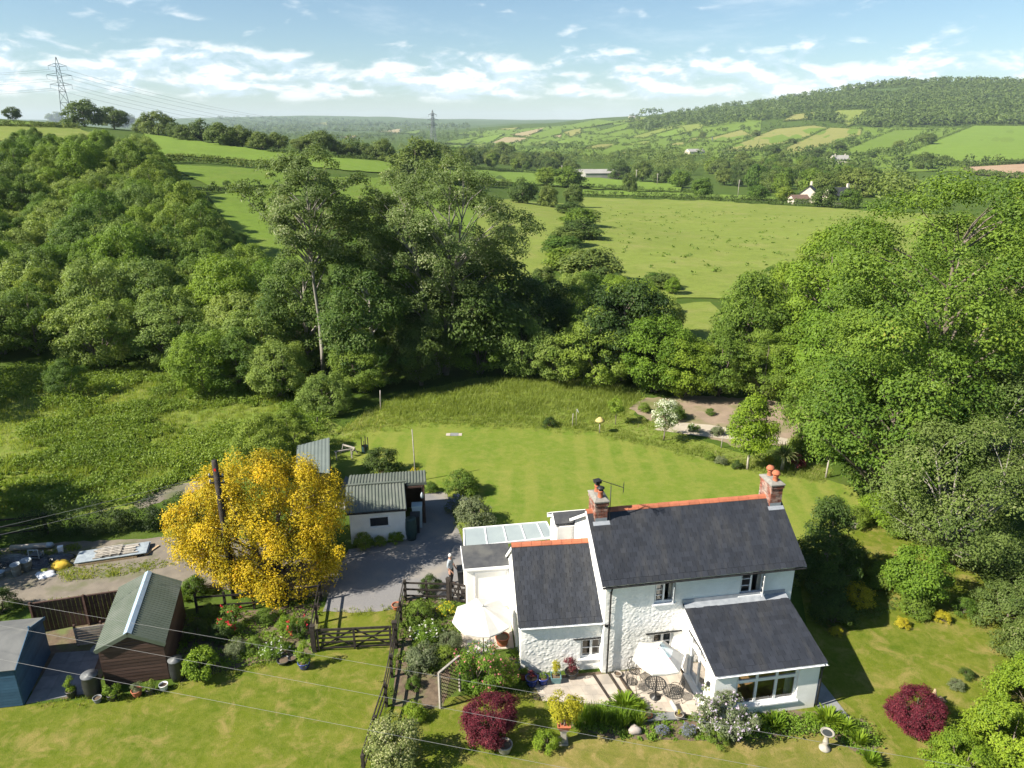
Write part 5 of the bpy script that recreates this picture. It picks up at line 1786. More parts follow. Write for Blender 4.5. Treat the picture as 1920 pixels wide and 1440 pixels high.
wire("overhead_cable", "overhead cable from the telegraph pole to the left edge, upper one", (-13.4, 28.75, 6.45), tuple(at(-300, 1052, 6.2)), .15, .006, WIRE_PALE)
wire("overhead_cable", "overhead cable from the telegraph pole to the left edge, lower one", (-13.4, 28.75, 6.12), tuple(at(-300, 1068, 5.9)), .15, .006, WIRE_PALE)
def thin_pole():
    o = thing("garden_pole", "tall thin grey garden pole rising from the back lawn", "pole", (-6.05, 40.6, 0))
    m = MB(); m.tube([(0, 0, 0), (-.03, .05, 1.7), (-.08, .1, 3.5)], [.04, .035, .03], 8); m.build("pole", GREY_WOOD, o)
thin_pole()
# ================================================================== patio, furniture, pots and yard things
def slab_area(name, label, rows, mat, z=.03, parent_kind="structure", cat="paving"):
    o = thing(name, label, cat)
    o["kind"] = "structure"
    rs = random.Random(len(rows))
    for quad in rows:
        m = MB(); m.tint = rs.random()
        c_ = sum((Vector((*p, 0)) for p in quad), Vector()) / 4
        pts = [c_ + (Vector((*p, 0)) - c_) * .985 + Vector((0, 0, z + rs.uniform(-.004, .004))) for p in quad]
        m.poly(pts, .05)
        m.build("slab", mat, o)
    return o
def grid_quads(A, B, C, D, nu, nv, skip=None, jitter=0):
    A, B, C, D = (Vector(p) for p in (A, B, C, D))
    out = []
    for j in range(nv):
        sh = (j % 2) * jitter
        for i in range(nu + (1 if sh else 0)):
            u0, u1 = max(0, (i - sh) / nu), min(1, (i + 1 - sh) / nu)
            if u1 - u0 < .01: continue
            v0, v1 = j / nv, (j + 1) / nv
            f = lambda u, v: tuple((A.lerp(B, u)).lerp(D.lerp(C, u), v))
            out.append((f(u0, v0), f(u1, v0), f(u1, v1), f(u0, v1)))
    return out
CW = lambda a, b: tuple((O_COT + Matrix.Rotation(ALPHA, 3, "Z") @ Vector((a, b, 0)))[:2])
m = MB()
pb = [CW(-3.3, .2), CW(3.05, -.05), CW(3.05, -3.0), CW(3.6, -3.15), CW(2.4, -2.75), CW(-.3, -1.85), CW(-1.6, -1.5), CW(-3.2, -1.0)]
m.poly([(x, y, .022) for x, y in pb])
tag(m.build("patio_base", SOIL), "sandy joints between the patio slabs", "paving", kind="structure")
qs = grid_quads(CW(-3.1, -.02), CW(-.62, -.10), CW(-.30, -1.75), CW(-2.9, -1.1), 5, 3, jitter=.5)
qs += grid_quads(CW(-.50, -.10), CW(.02, -.10), CW(.30, -1.85), CW(-.18, -1.80), 1, 3)
qs += grid_quads(CW(.14, -.10), CW(.36, -.10), CW(.62, -2.0), CW(.42, -1.9), 1, 3)
qs += grid_quads(CW(.48, -.10), CW(3.0, -.10), CW(3.0, -2.9), CW(.74, -2.1), 5, 5, jitter=.45)
slab_area("patio", "sunlit sandstone patio in front of the cottage", qs, PAVING, .045)
sl = MB()
for a0, b0, a1, b1, w in ((-.56, -.08, -.24, -1.85, .07), (.08, -.08, .36, -1.75, .06), (.42, -.08, .68, -1.4, .06)):
    p, q = CW(a0, b0), CW(a1, b1)
    sl.beam((*p, .05), (*q, .05), w, .05)
tag(sl.build("edging_strips", DARK_WOOD), "dark timber strips let into the patio", "edging", kind="structure")
qs = grid_quads(CW(7.42, -3.3), CW(8.35, -3.9), CW(8.35, -.4), CW(7.42, -.2), 1, 5)
slab_area("side_path", "grey slab path along the shaded right wall of the sunroom", qs, PAVE_GREY, .03)
slab_area("shed_path", "grey slabs between the blue and brown sheds", grid_quads((-18.75, 22.05), (-16.75, 22.6), (-17.45, 25.1), (-19.3, 24.9), 3, 4), PAVE_GREY, .03)
slab_area("parasol_terrace", "paved corner under the left parasol", grid_quads((-2.3, 25.0), (.1, 25.2), (-.1, 27.6), (-2.2, 27.4), 4, 4, jitter=.5), PAVING, .03)
ck = grid_quads((-1.9, 24.75), (-.75, 24.85), (-.8, 25.75), (-1.95, 25.65), 4, 3)
o = slab_area("checker_tiles", "grey and white checker tiles beneath the left parasol", ck, PAVE_GREY, .045)
for k, ch in enumerate(list(o.children)):
    if (k + k // 4) % 2 == 0: ch.data.materials[0] = CONC
slab_area("step_slab", "slate grey step slab at the front of the patio", [tuple(tuple(at(*p)[:2]) for p in ((1213, 1356), (1285, 1352), (1282, 1338), (1218, 1342)))], PAVE_GREY, .12)

def parasol(name, label, loc, R, top, rim, sides, centre=False, pole_h=None, rz=0.0):
    o = thing(name, label, "parasol", loc, rz)
    m = MB(); m.tube([(0, 0, 0), (0, 0, top + .06)], .022, 8); m.build("pole", IRON, o)
    m = MB(); m.lathe((0, 0, 0), [(.22, .0), (.22, .06), (.05, .1), (.04, .3)], 14); m.build("base", IRON, o)
    c_ = MB()
    rings = [(0.02, 0), (.30, .10), (.55, .30), (.8, .58), (1.0, 1.0)]
    n = sides * 4
    vs = []
    for f, dr in rings:
        for k in range(n):
            a = 2 * math.pi * k / n
            # straight hem between the ribs, slack cloth between them
            loc_a = (a % (2 * math.pi / sides)) - math.pi / sides
            rr = R * f * math.cos(math.pi / sides) / math.cos(loc_a)
            sagz = .05 * f * (1 - abs(loc_a) / (math.pi / sides))
            vs.append(Vector((rr * math.cos(a), rr * math.sin(a), top - (top - rim) * (f * .9 + .1 * dr) - sagz)))
    fs, mi = [], []
    for i in range(len(rings) - 1):
        for k in range(n):
            fs.append((i * n + k, i * n + (k + 1) % n, (i + 1) * n + (k + 1) % n, (i + 1) * n + k))
    c_.add(vs, fs)
    if centre: c_.m = [1 if k < 2 * n else 0 for k in range(len(fs))]
    # short valance
    b0 = (len(rings) - 1) * n
    c_.add([vs[b0 + k] for k in range(n)] + [vs[b0 + k] - Vector((0, 0, .06)) for k in range(n)], [(k, (k + 1) % n, n + (k + 1) % n, n + k) for k in range(n)])
    c_.build("canopy", [CANVAS, PRINT], o)
    for k in range(sides):
        a = 2 * math.pi * k / sides
        m = MB(); m.beam((0, 0, top - .05), (R * .97 * math.cos(a), R * .97 * math.sin(a), rim - .03), .012); m.build("rib", IRON, o)
    m = MB(); m.lathe((0, 0, top), [(.05, 0), (.04, .05), (.012, .10)], 10); m.build("finial", CANVAS, o)
    return o
def print_mat():
    m, nt, out = new_mat("parasol_print")
    g = NT(nt)
    p = g.n("ShaderNodeBsdfPrincipled")
    pos = g.pos()
    col = g.mix(g.mapr(g.noise(pos, 3.2, 3), .40, .50), (.78, .80, .78), (.46, .62, .63))
    col = g.mix(g.mapr(g.noise(pos, 6.5, 2), .62, .68), col, (.62, .20, .22))
    g.l(col, p.inputs["Base Color"])
    p.inputs["Roughness"].default_value = .9
    g.l(p.outputs[0], out.inputs[0])
    return m
PRINT = print_mat()
parasol("parasol", "large cream parasol left of the cottage wing", (-1.2, 24.75, 0), 1.28, 2.5, 1.98, 8, rz=.25)
parasol("parasol", "white parasol with blue floral centre over the patio table", (5.58, 22.38, 0), 1.02, 2.5, 1.96, 6, True, rz=.12)
def iron_table(loc):
    o = thing("patio_table", "round black iron lattice table under the white parasol", "table", loc)
    m = MB()
    m.lathe((0, 0, .68), [(.40, 0), (.42, .012), (.40, .024), (.37, .012)], 28, False)
    for k in range(9):
        y = -.36 + .09 * k
        x = math.sqrt(max(0, .39 ** 2 - y * y))
        m.beam((-x, y, .69), (x, y, .69), .028, .01); m.beam((y, -x, .692), (y, x, .692), .028, .01)
    m.build("table_top", IRON, o)
    for k in range(3):
        a = 2 * math.pi * k / 3 + .4
        m = MB(); m.tube([(.05 * math.cos(a), .05 * math.sin(a), .67), (.10 * math.cos(a), .10 * math.sin(a), .4), (.05 * math.cos(a), .05 * math.sin(a), .25), (.30 * math.cos(a), .30 * math.sin(a), 0.02)], .015, 6)
        m.build("leg", IRON, o)
iron_table((5.55, 22.36, .045))
def iron_chair(loc, rz, label):
    o = thing("patio_chair", label, "chair", loc, rz, "iron patio chairs")
    m = MB(); m.lathe((0, 0, .43), [(.21, 0), (.22, .012), (.21, .024)], 20, False)
    for k in range(6):
        y = -.18 + .072 * k
        x = math.sqrt(max(0, .21 ** 2 - y * y))
        m.beam((-x, y, .442), (x, y, .442), .026, .008); m.beam((y, -x, .444), (y, x, .444), .026, .008)
    m.build("seat", IRON, o)
    for sx_ in (-1, 1):
        for sy_ in (-1, 1):
            m = MB(); m.tube([(.15 * sx_, .15 * sy_, .43), (.17 * sx_, .17 * sy_, .2), (.22 * sx_, .22 * sy_, 0)], .012, 6); m.build("leg", IRON, o)
    m = MB()
    m.tube([(-.19, .17, .43), (-.21, .23, .68), (-.14, .27, .88), (0, .285, .93), (.14, .27, .88), (.21, .23, .68), (.19, .17, .43)], .013, 6)
    for s_ in (-1, 1):
        m.tube([(s_ * .06, .2, .46), (s_ * .13, .24, .62), (s_ * .04, .26, .72), (s_ * .10, .27, .85)], .010, 5)
    m.tube([(0, .19, .45), (0, .25, .66), (0, .283, .92)], .010, 5)
    m.build("backrest", IRON, o)
    for s_ in (-1, 1):
        m = MB(); m.tube([(s_ * .20, .2, .60), (s_ * .25, .02, .64), (s_ * .24, -.12, .60), (s_ * .20, -.15, .44)], .011, 5); m.build("armrest", IRON, o)
iron_chair((4.72, 22.72, .045), 1.35, "black iron lattice chair on the left of the patio table")
iron_chair((6.32, 22.22, .045), -1.45, "black iron lattice chair on the right of the patio table")
iron_chair((4.9, 23.3, .045), .35, "black iron lattice chair against the wall behind the parasol")
# ------------------------------------------------------------------ pots
def pot_meshes(r, h, kind="round"):
    m = MB()
    if kind == "square":
        a, b = r * .8, r
        m.add([(sx_ * k, sy_ * k, z) for k, z in ((a, 0), (b, h), (b * .86, h), (b * .82, h - .05)) for sx_, sy_ in ((-1, -1), (1, -1), (1, 1), (-1, 1))],
              [(0, 3, 2, 1)] + [(q * 4 + i, q * 4 + (i + 1) % 4, q * 4 + 4 + (i + 1) % 4, q * 4 + 4 + i) for q in range(3) for i in range(4)])
    else:
        m.lathe((0, 0, 0), [(r * .68, 0), (r * .85, h * .4), (r * .97, h * .85), (r * 1.05, h * .9), (r * 1.05, h), (r * .9, h), (r * .86, h - .06)], 18)
    s = MB(); s.lathe((0, 0, h - .055), [(r * .86, 0), (r * .4, .015), (.001, .02)], 14, False)
    return m, s
def potted(name, label, loc, r, h, mat, plant=None, sc=1.0, kind="round", flowers=None):
    o = thing(name, label, "plant pot", loc)
    m, s = pot_meshes(r, h, kind)
    m.build("pot", mat, o); s.build("soil", SOIL, o)
    if plant is not None:
        if isinstance(plant, tuple):
            for nm, me in zip(("stems", "foliage", "flowers"), plant):
                if me is None: continue
                c_ = obj(nm, me, o, (0, 0, h - .06)); c_.scale = (sc, sc, sc)
        else:
            c_ = obj("foliage", plant, o, (0, 0, h - .06)); c_.scale = (sc, sc, sc)
    return o
SM = lambda key, seed, lm, **kw: shrub_meshes(key, seed, **{**dict(r=.35, h=.6, leaf=.055, n=900, lmat=lm, blobs=12, blob_r=.14), **kw})
S_GREEN = SM("pot_green", 1, L_FRESH); S_DARK = SM("pot_dark", 2, L_MID); S_YEL = SM("pot_yel", 3, L_YEL, r=.22, h=.9, shape="column"); S_RED = SM("pot_red", 4, L_RED, h=.7)
S_GREY = SM("pot_grey", 5, L_GREY); S_CON = SM("pot_conifer", 6, L_LIME, r=.27, h=.95, shape="cone", n=1400, blobs=18)
P_ = lambda x, y, z=0: (float(at(x, y)[0]), float(at(x, y)[1]), z)
for nm, lab, px, py, r, h, mt, pl, sc, kd in (
    ("potted_plant", "white rimmed black pot with yellow-green plant by the shed slabs", 136, 1306, .20, .34, BLACK_PLASTIC, S_CON, .8, "round"),
    ("potted_plant", "small pot with bushy green plant right of the water butt", 212, 1312, .19, .3, BLACK_PLASTIC, S_GREEN, .95, "round"),
    ("potted_plant", "terracotta pot with low trailing plant before the brown shed", 258, 1304, .20, .28, TERRA, S_GREY, .7, "round"),
    ("potted_plant", "dark pot with leafy plant before the brown shed's corner", 283, 1300, .17, .26, BLACK_PLASTIC, S_DARK, .75, "round"),
    ("plant_pot", "empty white pot at the right corner of the brown shed", 308, 1293, .17, .27, WHITE_PAINT, None, 1, "round"),
    ("plant_pot", "small grey pot at the foot of the water butt", 184, 1316, .16, .22, PAVE_GREY, None, 1, "round"),
    ("potted_plant", "blue glazed pot with golden conifer beside the gate post", 571, 1252, .25, .32, BLUE_GLAZE, S_CON, 1.25, "round"),
    ("plant_pot", "shallow dark bowl on the gravel of the flower bed", 532, 1243, .26, .18, BLACK_PLASTIC, None, 1, "round"),
    ("plant_pot", "small empty dark pot beside the blue glazed pot", 549, 1240, .18, .2, BLACK_PLASTIC, None, 1, "round"),
    ("potted_plant", "large blue glazed pot by the corner of the wing", 997, 1284, .26, .38, BLUE_GLAZE, S_RED, .55, "round"),
    ("potted_plant", "blue glazed pot second from the wing corner", 1018, 1282, .22, .34, BLUE_GLAZE, S_DARK, .5, "round"),
    ("potted_plant", "square teal planter with upright yellow plant by the wall", 1042, 1278, .21, .32, TEAL_GLAZE, S_YEL, .9, "square"),
    ("potted_plant", "dark bowl with red leaved maple under the wing window", 1071, 1270, .27, .32, BLACK_PLASTIC, S_RED, 1.0, "round"),
    ("potted_plant", "terracotta pot with green plant at the corner of the wing", 982, 1272, .19, .3, TERRA, S_GREEN, .6, "round"),
    ("potted_plant", "blue glazed pot half hidden by the pink rose", 968, 1262, .24, .36, BLUE_GLAZE, S_DARK, .6, "round"),
    ("potted_plant", "tall plant in dark pot against the wing's left wall", 963, 1243, .2, .34, BLACK_PLASTIC, S_GREEN, .95, "round"),
    ("plant_pot", "big terracotta pot under the edge of the left parasol", 942, 1208, .30, .42, TERRA, None, 1, "round"),
    ("plant_pot", "small brown pot at the edge of the patio bed", 1216, 1348, .14, .2, TERRA, S_GREY, .4, "round"),
    ("plant_pot", "pale stone pot on the corner of the patio step", 1272, 1348, .17, .24, STONE, S_YEL, .3, "round"),
    ("plant_pot", "round white stone pot on the lawn beside the left red bush", 946, 1409, .28, .36, STONE, None, 1, "round"),
    ("plant_pot", "brown pot by the fence at the end of the drive", 744, 1142, .22, .26, TERRA, None, 1, "round"),
    ("potted_plant", "round pot of dark shrub by the patio wall under the pipe", 1158, 1268, .16, .16, GREY_WOOD, None, 1, "round")):
    potted(nm, lab, P_(px, py), r, h, mt, pl, sc, kd)
def water_butt(label, loc, mat=BLACK_PLASTIC, h=.95, r=.31, lid=True):
    o = thing("water_butt", label, "water butt", loc)
    m = MB(); m.lathe((0, 0, 0), [(r * .82, 0), (r * .98, h * .25), (r * 1.05, h * .5), (r, h * .8), (r * .93, h * .97), (r * .98, h)], 20, True, not lid); m.build("barrel", mat, o)
    for z in (.3, .62):
        m = MB(); m.lathe((0, 0, h * z), [(r * 1.05, -.015), (r * 1.075, 0), (r * 1.05, .015)], 20, False); m.build("hoop", mat, o)
    if lid:
        m = MB(); m.lathe((0, 0, h), [(r * .99, 0), (r * 1.02, .03), (r * .3, .06), (r * .25, .09), (.001, .09)], 20); m.build("lid", surf("grey_lid", (.10, .105, .11), (.14, .145, .15), 3, .5), o)
water_butt("black water butt with grey lid at the left corner of the brown shed", (-16.40, 22.55, 0))
water_butt("black water butt between the brown shed and the round green bush", (-13.45, 23.4, 0), h=.95, r=.27)
water_butt("dark green open water barrel at the corner of the white outbuilding", (-5.42, 33.9, 0), GREEN_PLASTIC, 1.25, .30, False)
def bin_box(name, label, loc, s, mat, rz=0.0, lidm=None, cat="box"):
    o = thing(name, label, cat, loc, rz)
    m = MB(); x, y, z = s
    m.add([(sx_ * x / 2 * k, sy_ * y / 2 * k, zz) for k, zz in ((.88, 0), (1, z)) for sx_, sy_ in ((-1, -1), (1, -1), (1, 1), (-1, 1))], BOXF)
    m.build("body", mat, o)
    m = MB(); m.box((0, 0, z + .03), (x * 1.06, y * 1.06, .055)); m.box((0, -y * .5, z + .03), (x * .3, .05, .03)); m.build("lid", lidm or mat, o)
bin_box("wheelie_bin", "dark bin under the outbuilding's open store", (-5.3, 34.7, 0), (.5, .55, 1.0), BLACK_PLASTIC, .1)
bin_box("storage_box", "pale blue lidded box inside the outbuilding's open store", (-5.25, 35.25, 0.0), (.55, .5, 1.3), surf("pale_blue_plastic", (.45, .55, .60), None, rough=.4), .1)
bin_box("compost_bin", "black lidded bin by the small gate behind the man", (-2.35, 29.95, 0), (.62, .6, .75), BLACK_PLASTIC, .15, cat="bin")
bin_box("recycling_box", "low black recycling box by the utility wall", (-2.15, 28.75, 0), (.5, .35, .32), BLACK_PLASTIC, .15)
def lantern():
    o = thing("hanging_lantern", "small silver lantern hanging from the outbuilding's roof edge", "lantern", (-4.95, 35.3, 1.72))
    m = MB(); m.lathe((0, 0, 0), [(.07, 0), (.09, .03), (.09, .2), (.05, .3), (.01, .36)], 10); m.build("body", ZINC, o)
    m = MB(); m.tube([(0, 0, .36), (0, 0, .72)], .008, 5); m.build("hook", IRON, o)
lantern()
def wishing_house():
    o = thing("garden_ornament", "little brown roofed ornament beneath the outbuilding window", "ornament", P_(716, 1010))
    m = MB(); m.lathe((0, 0, 0), [(.2, 0), (.22, .25), (.2, .3)], 12, True, True); m.build("base", STONE, o)
    m = MB(); m.box((-.16, 0, .5), (.04, .04, .45)); m.box((.16, 0, .5), (.04, .04, .45)); m.build("post", TAN_WOOD, o)
    m = MB(); m.add([(-.26, -.2, .65), (.26, -.2, .65), (.26, 0, .86), (-.26, 0, .86), (-.26, .2, .65), (.26, .2, .65)], [(0, 1, 2, 3), (3, 2, 5, 4), (0, 3, 4), (1, 5, 2)]); m.build("roof", TERRA, o)
wishing_house()
# ------------------------------------------------------------------ lawn ornaments
def bird_bath():
    o = thing("bird_bath", "pale stone bird bath on the dry lawn", "bird bath", P_(1546, 1404))
    m = MB(); m.lathe((0, 0, 0), [(.20, 0), (.20, .06), (.15, .10), (.11, .16), (.09, .25), (.11, .32), (.085, .4), (.075, .55), (.10, .62), (.12, .66)], 18, True, True); m.build("pedestal", STONE, o)
    m = MB(); m.lathe((0, 0, .66), [(.10, 0), (.19, .04), (.235, .09), (.24, .11), (.21, .105), (.15, .06), (.001, .05)], 24); m.build("bowl", STONE, o)
    m = MB(); m.lathe((0, 0, .735), [(.165, 0), (.001, .002)], 20, False); m.build("water", surf("bath_water", (.05, .055, .05), None, rough=.05, spec=.6), o)
bird_bath()
def pedestal_urn():
    o = thing("pedestal_planter", "square stone pedestal planter with a yellow-green shrub", "planter", P_(1056, 1392))
    m = MB(); m.box((0, 0, .05), (.34, .34, .10)); m.box((0, 0, .36), (.20, .20, .52)); m.box((0, 0, .64), (.28, .28, .05)); m.build("pedestal", STONE, o)
    m = MB()
    m.add([(sx_ * k, sy_ * k, z) for k, z in ((.15, .665), (.24, .90), (.20, .90), (.18, .85)) for sx_, sy_ in ((-1, -1), (1, -1), (1, 1), (-1, 1))],
          [(0, 3, 2, 1)] + [(q * 4 + i, q * 4 + (i + 1) % 4, q * 4 + 4 + (i + 1) % 4, q * 4 + 4 + i) for q in range(3) for i in range(4)] + [(12, 13, 14, 15)])
    m.build("pot", TERRA, o)
    me = shrub_meshes("pedestal_shrub", 77, r=.72, h=1.15, leaf=.075, n=3600, lmat=L_YEL, blobs=34, blob_r=.2, shape="vase", hollow=.3)
    for nm, q in zip(("stems", "foliage"), me): obj(nm, q, o, (0, 0, .84))
pedestal_urn()
def rock(label, loc, s, seed, mat=STONE, name="rock"):
    rng = np.random.default_rng(seed)
    m = MB(); m.smooth = True
    n, k = 12, 7
    vs = []
    for i in range(k + 1):
        th = math.pi * i / k
        for j in range(n):
            a = 2 * math.pi * j / n
            r = 1 + .16 * math.sin(3 * a + seed) * math.sin(th) + rng.uniform(-.07, .07)
            vs.append((s[0] * r * math.sin(th) * math.cos(a), s[1] * r * math.sin(th) * math.sin(a), s[2] * (.75 + r * math.cos(th))))
    m.add(vs, [(i * n + j, (i + 1) * n + j, (i + 1) * n + (j + 1) % n, i * n + (j + 1) % n) for i in range(k) for j in range(n)])
    return tag(m.build(name, mat, None, loc), label, "rock")
rock("grey-pink boulder at the edge of the front bed", P_(1190, 1374), (.24, .18, .17), 3, surf("boulder", (.36, .31, .28), (.28, .25, .23), 5, .9, .4, 20))
rock("pale rock at the patio bed's left end", P_(1206, 1350), (.13, .10, .08), 5)
rock("stone among the plants on the far earth bank", P_(1600, 990), (.28, .2, .18), 6)
def driftwood():
    o = thing("driftwood", "bleached driftwood stump right of the far red bush", "driftwood", P_(1752, 1320))
    m = MB(); m.tube([(0, 0, -.05), (-.05, .05, .3), (-.02, .12, .62)], [.16, .12, .03], 7); m.tube([(0, 0, .1), (.25, .05, .22), (.42, -.02, .12)], [.14, .11, .04], 7)
    m.tube([(.1, 0, .05), (.2, -.2, .15), (.34, -.3, .02)], [.1, .08, .03], 6)
    m.build("trunk", TAN_WOOD, o)
driftwood()
def log_post():
    o = thing("white_post", "short white cylinder post lying on the patio edge", "post", P_(1268, 1340))
    m = MB(); m.tube([(0, 0, .18), (-.12, .42, .24)], [.085, .085], 12); m.build("post", CONC, o)
log_post()
# ------------------------------------------------------------------ yard on the left
def timber_pile():
    o = thing("timber_pile", "pile of zinc sheets, planks and a pallet beside the track", "pile", (-20.7, 32.3, 0), .30)
    rs = random.Random(2)
    for k in range(4):
        m = MB(); m.tint = rs.random(); m.beam((-1.5 + .2 * k, -.55 + .35 * k, .06), (1.2, -.55 + .35 * k, .06), .12, .10); m.build("bearer", TAN_WOOD, o)
    for k in range(3):
        m = MB(); m.box((rs.uniform(-.1, .1), rs.uniform(-.05, .05), .15 + .03 * k), (3.3, 1.15, .018), rs.uniform(-.02, .02)); m.build("zinc_sheet", ZINC, o)
    for k in range(9):
        m = MB(); m.tint = rs.random(); m.box((.15 + rs.uniform(-.1, .1), -.42 + .10 * k, .25 + .01 * (k % 2)), (1.9 + rs.uniform(-.2, .2), .085, .03), rs.uniform(-.02, .02)); m.build("plank", GREY_WOOD, o)
    for k in range(6):
        m = MB(); m.tint = rs.random(); m.box((-.05, -.40 + .16 * k, .33), (1.0, .10, .02), .03); m.build("pallet_slat", GREY_WOOD, o)
    for k in range(3):
        m = MB(); m.tint = rs.random(); m.box((-.45 + .4 * k, 0, .295), (.09, 1.0, .05), .03); m.build("pallet_block", GREY_WOOD, o)
timber_pile()
def lone_planks():
    for lab, a, b in (("long plank lying on the gravel below the timber pile", (157, 1052), (250, 1046)), ("thin plank leaning at the right end of the timber pile", (272, 1042), (298, 1024))):
        p, q = P_(*a), P_(*b)
        m = MB(); m.beam((p[0], p[1], .04), (q[0], q[1], .05), .12, .05)
        tag(m.build("plank", TAN_WOOD), lab, "plank")
lone_planks()
def bag(label, loc, s, mat, seed):
    rng = np.random.default_rng(seed)
    m = MB(); m.smooth = True
    n, k = 18, 8
    vs = []
    for i in range(k + 1):
        th = math.pi * .5 * i / k
        for j in range(n):
            a = 2 * math.pi * j / n
            r = 1 + .13 * math.sin(4 * a + seed + 2 * th) + .08 * math.sin(7 * a + 3 * th) + rng.uniform(-.04, .04)
            vs.append((s[0] * r * math.cos(th) * math.cos(a), s[1] * r * math.cos(th) * math.sin(a), s[2] * math.sin(th) * (.9 + .1 * r)))
    m.add(vs, [(i * n + j, i * n + (j + 1) % n, (i + 1) * n + (j + 1) % n, (i + 1) * n + j) for i in range(k) for j in range(n)])
    return tag(m.build("builders_bag", mat, None, loc), label, "bag")
bag("crumpled yellow bag in the yard", P_(115, 1062), (.48, .36, .34), surf("yellow_sack", (.55, .38, .03), (.45, .30, .03), 6, .7, .6, 14), 1)
bag("white woven bag lying on the yard", P_(86, 1078), (.50, .34, .16), surf("white_sack", (.66, .68, .72), (.52, .54, .60), 7, .7, .6, 16), 2)
bag("small green bag lying on the white bag", (P_(84, 1074)[0], P_(84, 1074)[1], .13), (.16, .14, .12), surf("green_sack", (.35, .38, .06), (.28, .3, .05), 6, .7), 3)
bag("long heap of black polythene sheeting in the yard", (-25.3, 31.6, 0), (1.9, .75, .34), surf("black_polythene", (.012, .013, .015), (.03, .032, .036), 4, .25, .7, 7, spec=.6), 4)
bag("black polythene heap beside the yellow bag", (-23.3, 32.0, 0), (.75, .45, .26), _mats["black_polythene"], 5)
for k, (lab, px, py) in enumerate((("galvanised bucket stack at the left of the yard", 33, 1078), ("galvanised tank behind the bucket stack", 52, 1068), ("small pale tub at the left picture edge", 2, 1082))):
    o = thing("galvanised_tub", lab, "tub", P_(px, py))
    r, h = ((.22, .62), (.26, .55), (.2, .3))[k]
    m = MB(); m.lathe((0, 0, 0), [(r * .85, 0), (r, h), (r * 1.05, h), (r * 1.05, h - .03), (r * .9, h - .05), (r * .8, h * .6), (.001, h * .6)], 16); m.build("body", ZINC, o)
    m = MB(); m.lathe((0, 0, h * .55), [(r * .95, -.012), (r * .985, 0), (r * .96, .012)], 16, False); m.build("rib", ZINC, o)
def metal_frame():
    o = thing("metal_frame", "upright pale metal frame standing among the yard heaps", "frame", P_(66, 1056))
    m = MB()
    for x in (-.25, .25):
        m.beam((x, 0, 0), (x, .05, .75), .035); m.beam((x, .4, 0), (x, .4, .5), .035)
        m.beam((x, 0.03, .4), (x, .4, .4), .03)
    m.beam((-.25, .05, .74), (.25, .05, .74), .035); m.beam((-.25, .02, .3), (.25, .02, .3), .03)
    m.build("frame", ZINC, o)
    m = MB(); m.box((0, .2, .42), (.5, .4, .02)); m.build("shelf", BLACK_PLASTIC, o)
metal_frame()
o = thing("gas_bottle", "pale rounded end of a long cylinder by the yard hedge", "cylinder", (-24.4, 33.0, .16))
m = MB(); m.tube([(-1.9, -.25, 0), (-.1, -.02, .02), (0, 0, .02), (.10, .02, .02), (.16, .03, .02)], [.15, .15, .14, .10, .02], 12); m.build("body", surf("dull_paint", (.30, .25, .2), (.36, .33, .3), 4, .6), o)
m = MB(); m.tube([(-.12, -.02, .02), (.1, .02, .02), (.2, .03, .02)], [.165, .15, .05], 12); m.build("end_cap", ZINC, o)
bin_box("white_canister", "small white canister by the yard hedge", P_(115, 1036), (.24, .2, .32), WHITE_PAINT, .4)
# round tray, chicken-wire tree guard, drain cover
o = thing("dustbin_top", "pale round dustbin top lying between the two sheds", "dustbin top", (-17.55, 25.15, 0))
m = MB(); m.lathe((0, 0, .04), [(.36, 0), (.37, .04), (.33, .06), (.1, .08), (.001, .08)], 20); m.build("disc", PAVE_GREY, o)
m = MB(); m.lathe((0, 0, .12), [(.06, 0), (.06, .03), (.001, .035)], 10); m.build("knob", PAVE_GREY, o)
o = thing("tree_guard", "dark wire tree guard on the back lawn", "tree guard", P_(685, 848))
m = MB(); m.lathe((0, 0, 0), [(.22, .0), (.22, .5)], 10, False); m.build("mesh", GREEN_PLASTIC, o)
for k in range(4):
    m = MB(); m.box((.22 * math.cos(k * 1.571), .22 * math.sin(k * 1.571), .55), (.05, .05, 1.15 if k < 3 else .8)); m.build("stake", DARK_WOOD, o)
m = MB(); m.box((0, 0, .02), (.55, .5, .03)); m.mi = 1; m.box((-.45, 0, .015), (.3, .45, .025)); m.box((.42, 0, .015), (.25, .45, .025))
tag(m.build("drain_cover", [PAVE_GREY, PAVING], None, P_(852, 815)), "grey drain cover framed in brick on the back lawn", "drain cover")
def stick(label, px, py, h, mat=TAN_WOOD, name="stake", cat="stake", lean=.04, r=.035):
    o = thing(name, label, cat, P_(px, py))
    m = MB(); m.tube([(0, 0, -.05), (lean * .5, 0, h * .5), (lean, lean, h)], [r, r, r * .8], 7); m.build("shaft", mat, o)
stick("bare stake in the long grass", 1073, 799, 1.0, GREY_WOOD)
stick("short stake on the slope above the dug pond", 1352, 840, .9, GREY_WOOD)
stick("grey post under the trees at the end of the back lawn", 1548, 896, 1.2, GREY_WOOD, r=.06)
stick("dark post in the bramble meadow by the store shed", 596, 808, 1.1, DARK_WOOD, r=.05)
stick("weathered post at the meadow edge left of the long grass", 714, 768, 1.6, GREY_WOOD, r=.05)
def white_flag():
    o = thing("garden_flag", "curved white bird scarer on a stick in the long grass", "bird scarer", P_(1080, 800))
    m = MB(); m.tube([(0, 0, 0), (0, 0, 1.4)], .015, 6); m.build("stick", GREY_WOOD, o)
    m = MB(); m.add([(0, 0, 1.4), (.06, 0, 1.42), (.16, .02, 1.15), (.14, .02, 1.1), (.04, .01, 1.3)], [(0, 1, 2, 3, 4)]); m.v = m.v; m.build("flag", WHITE_PAINT, o)
white_flag()
o = thing("bird_table", "little straw topped bird table on the lawn edge", "bird table", P_(1124, 812))
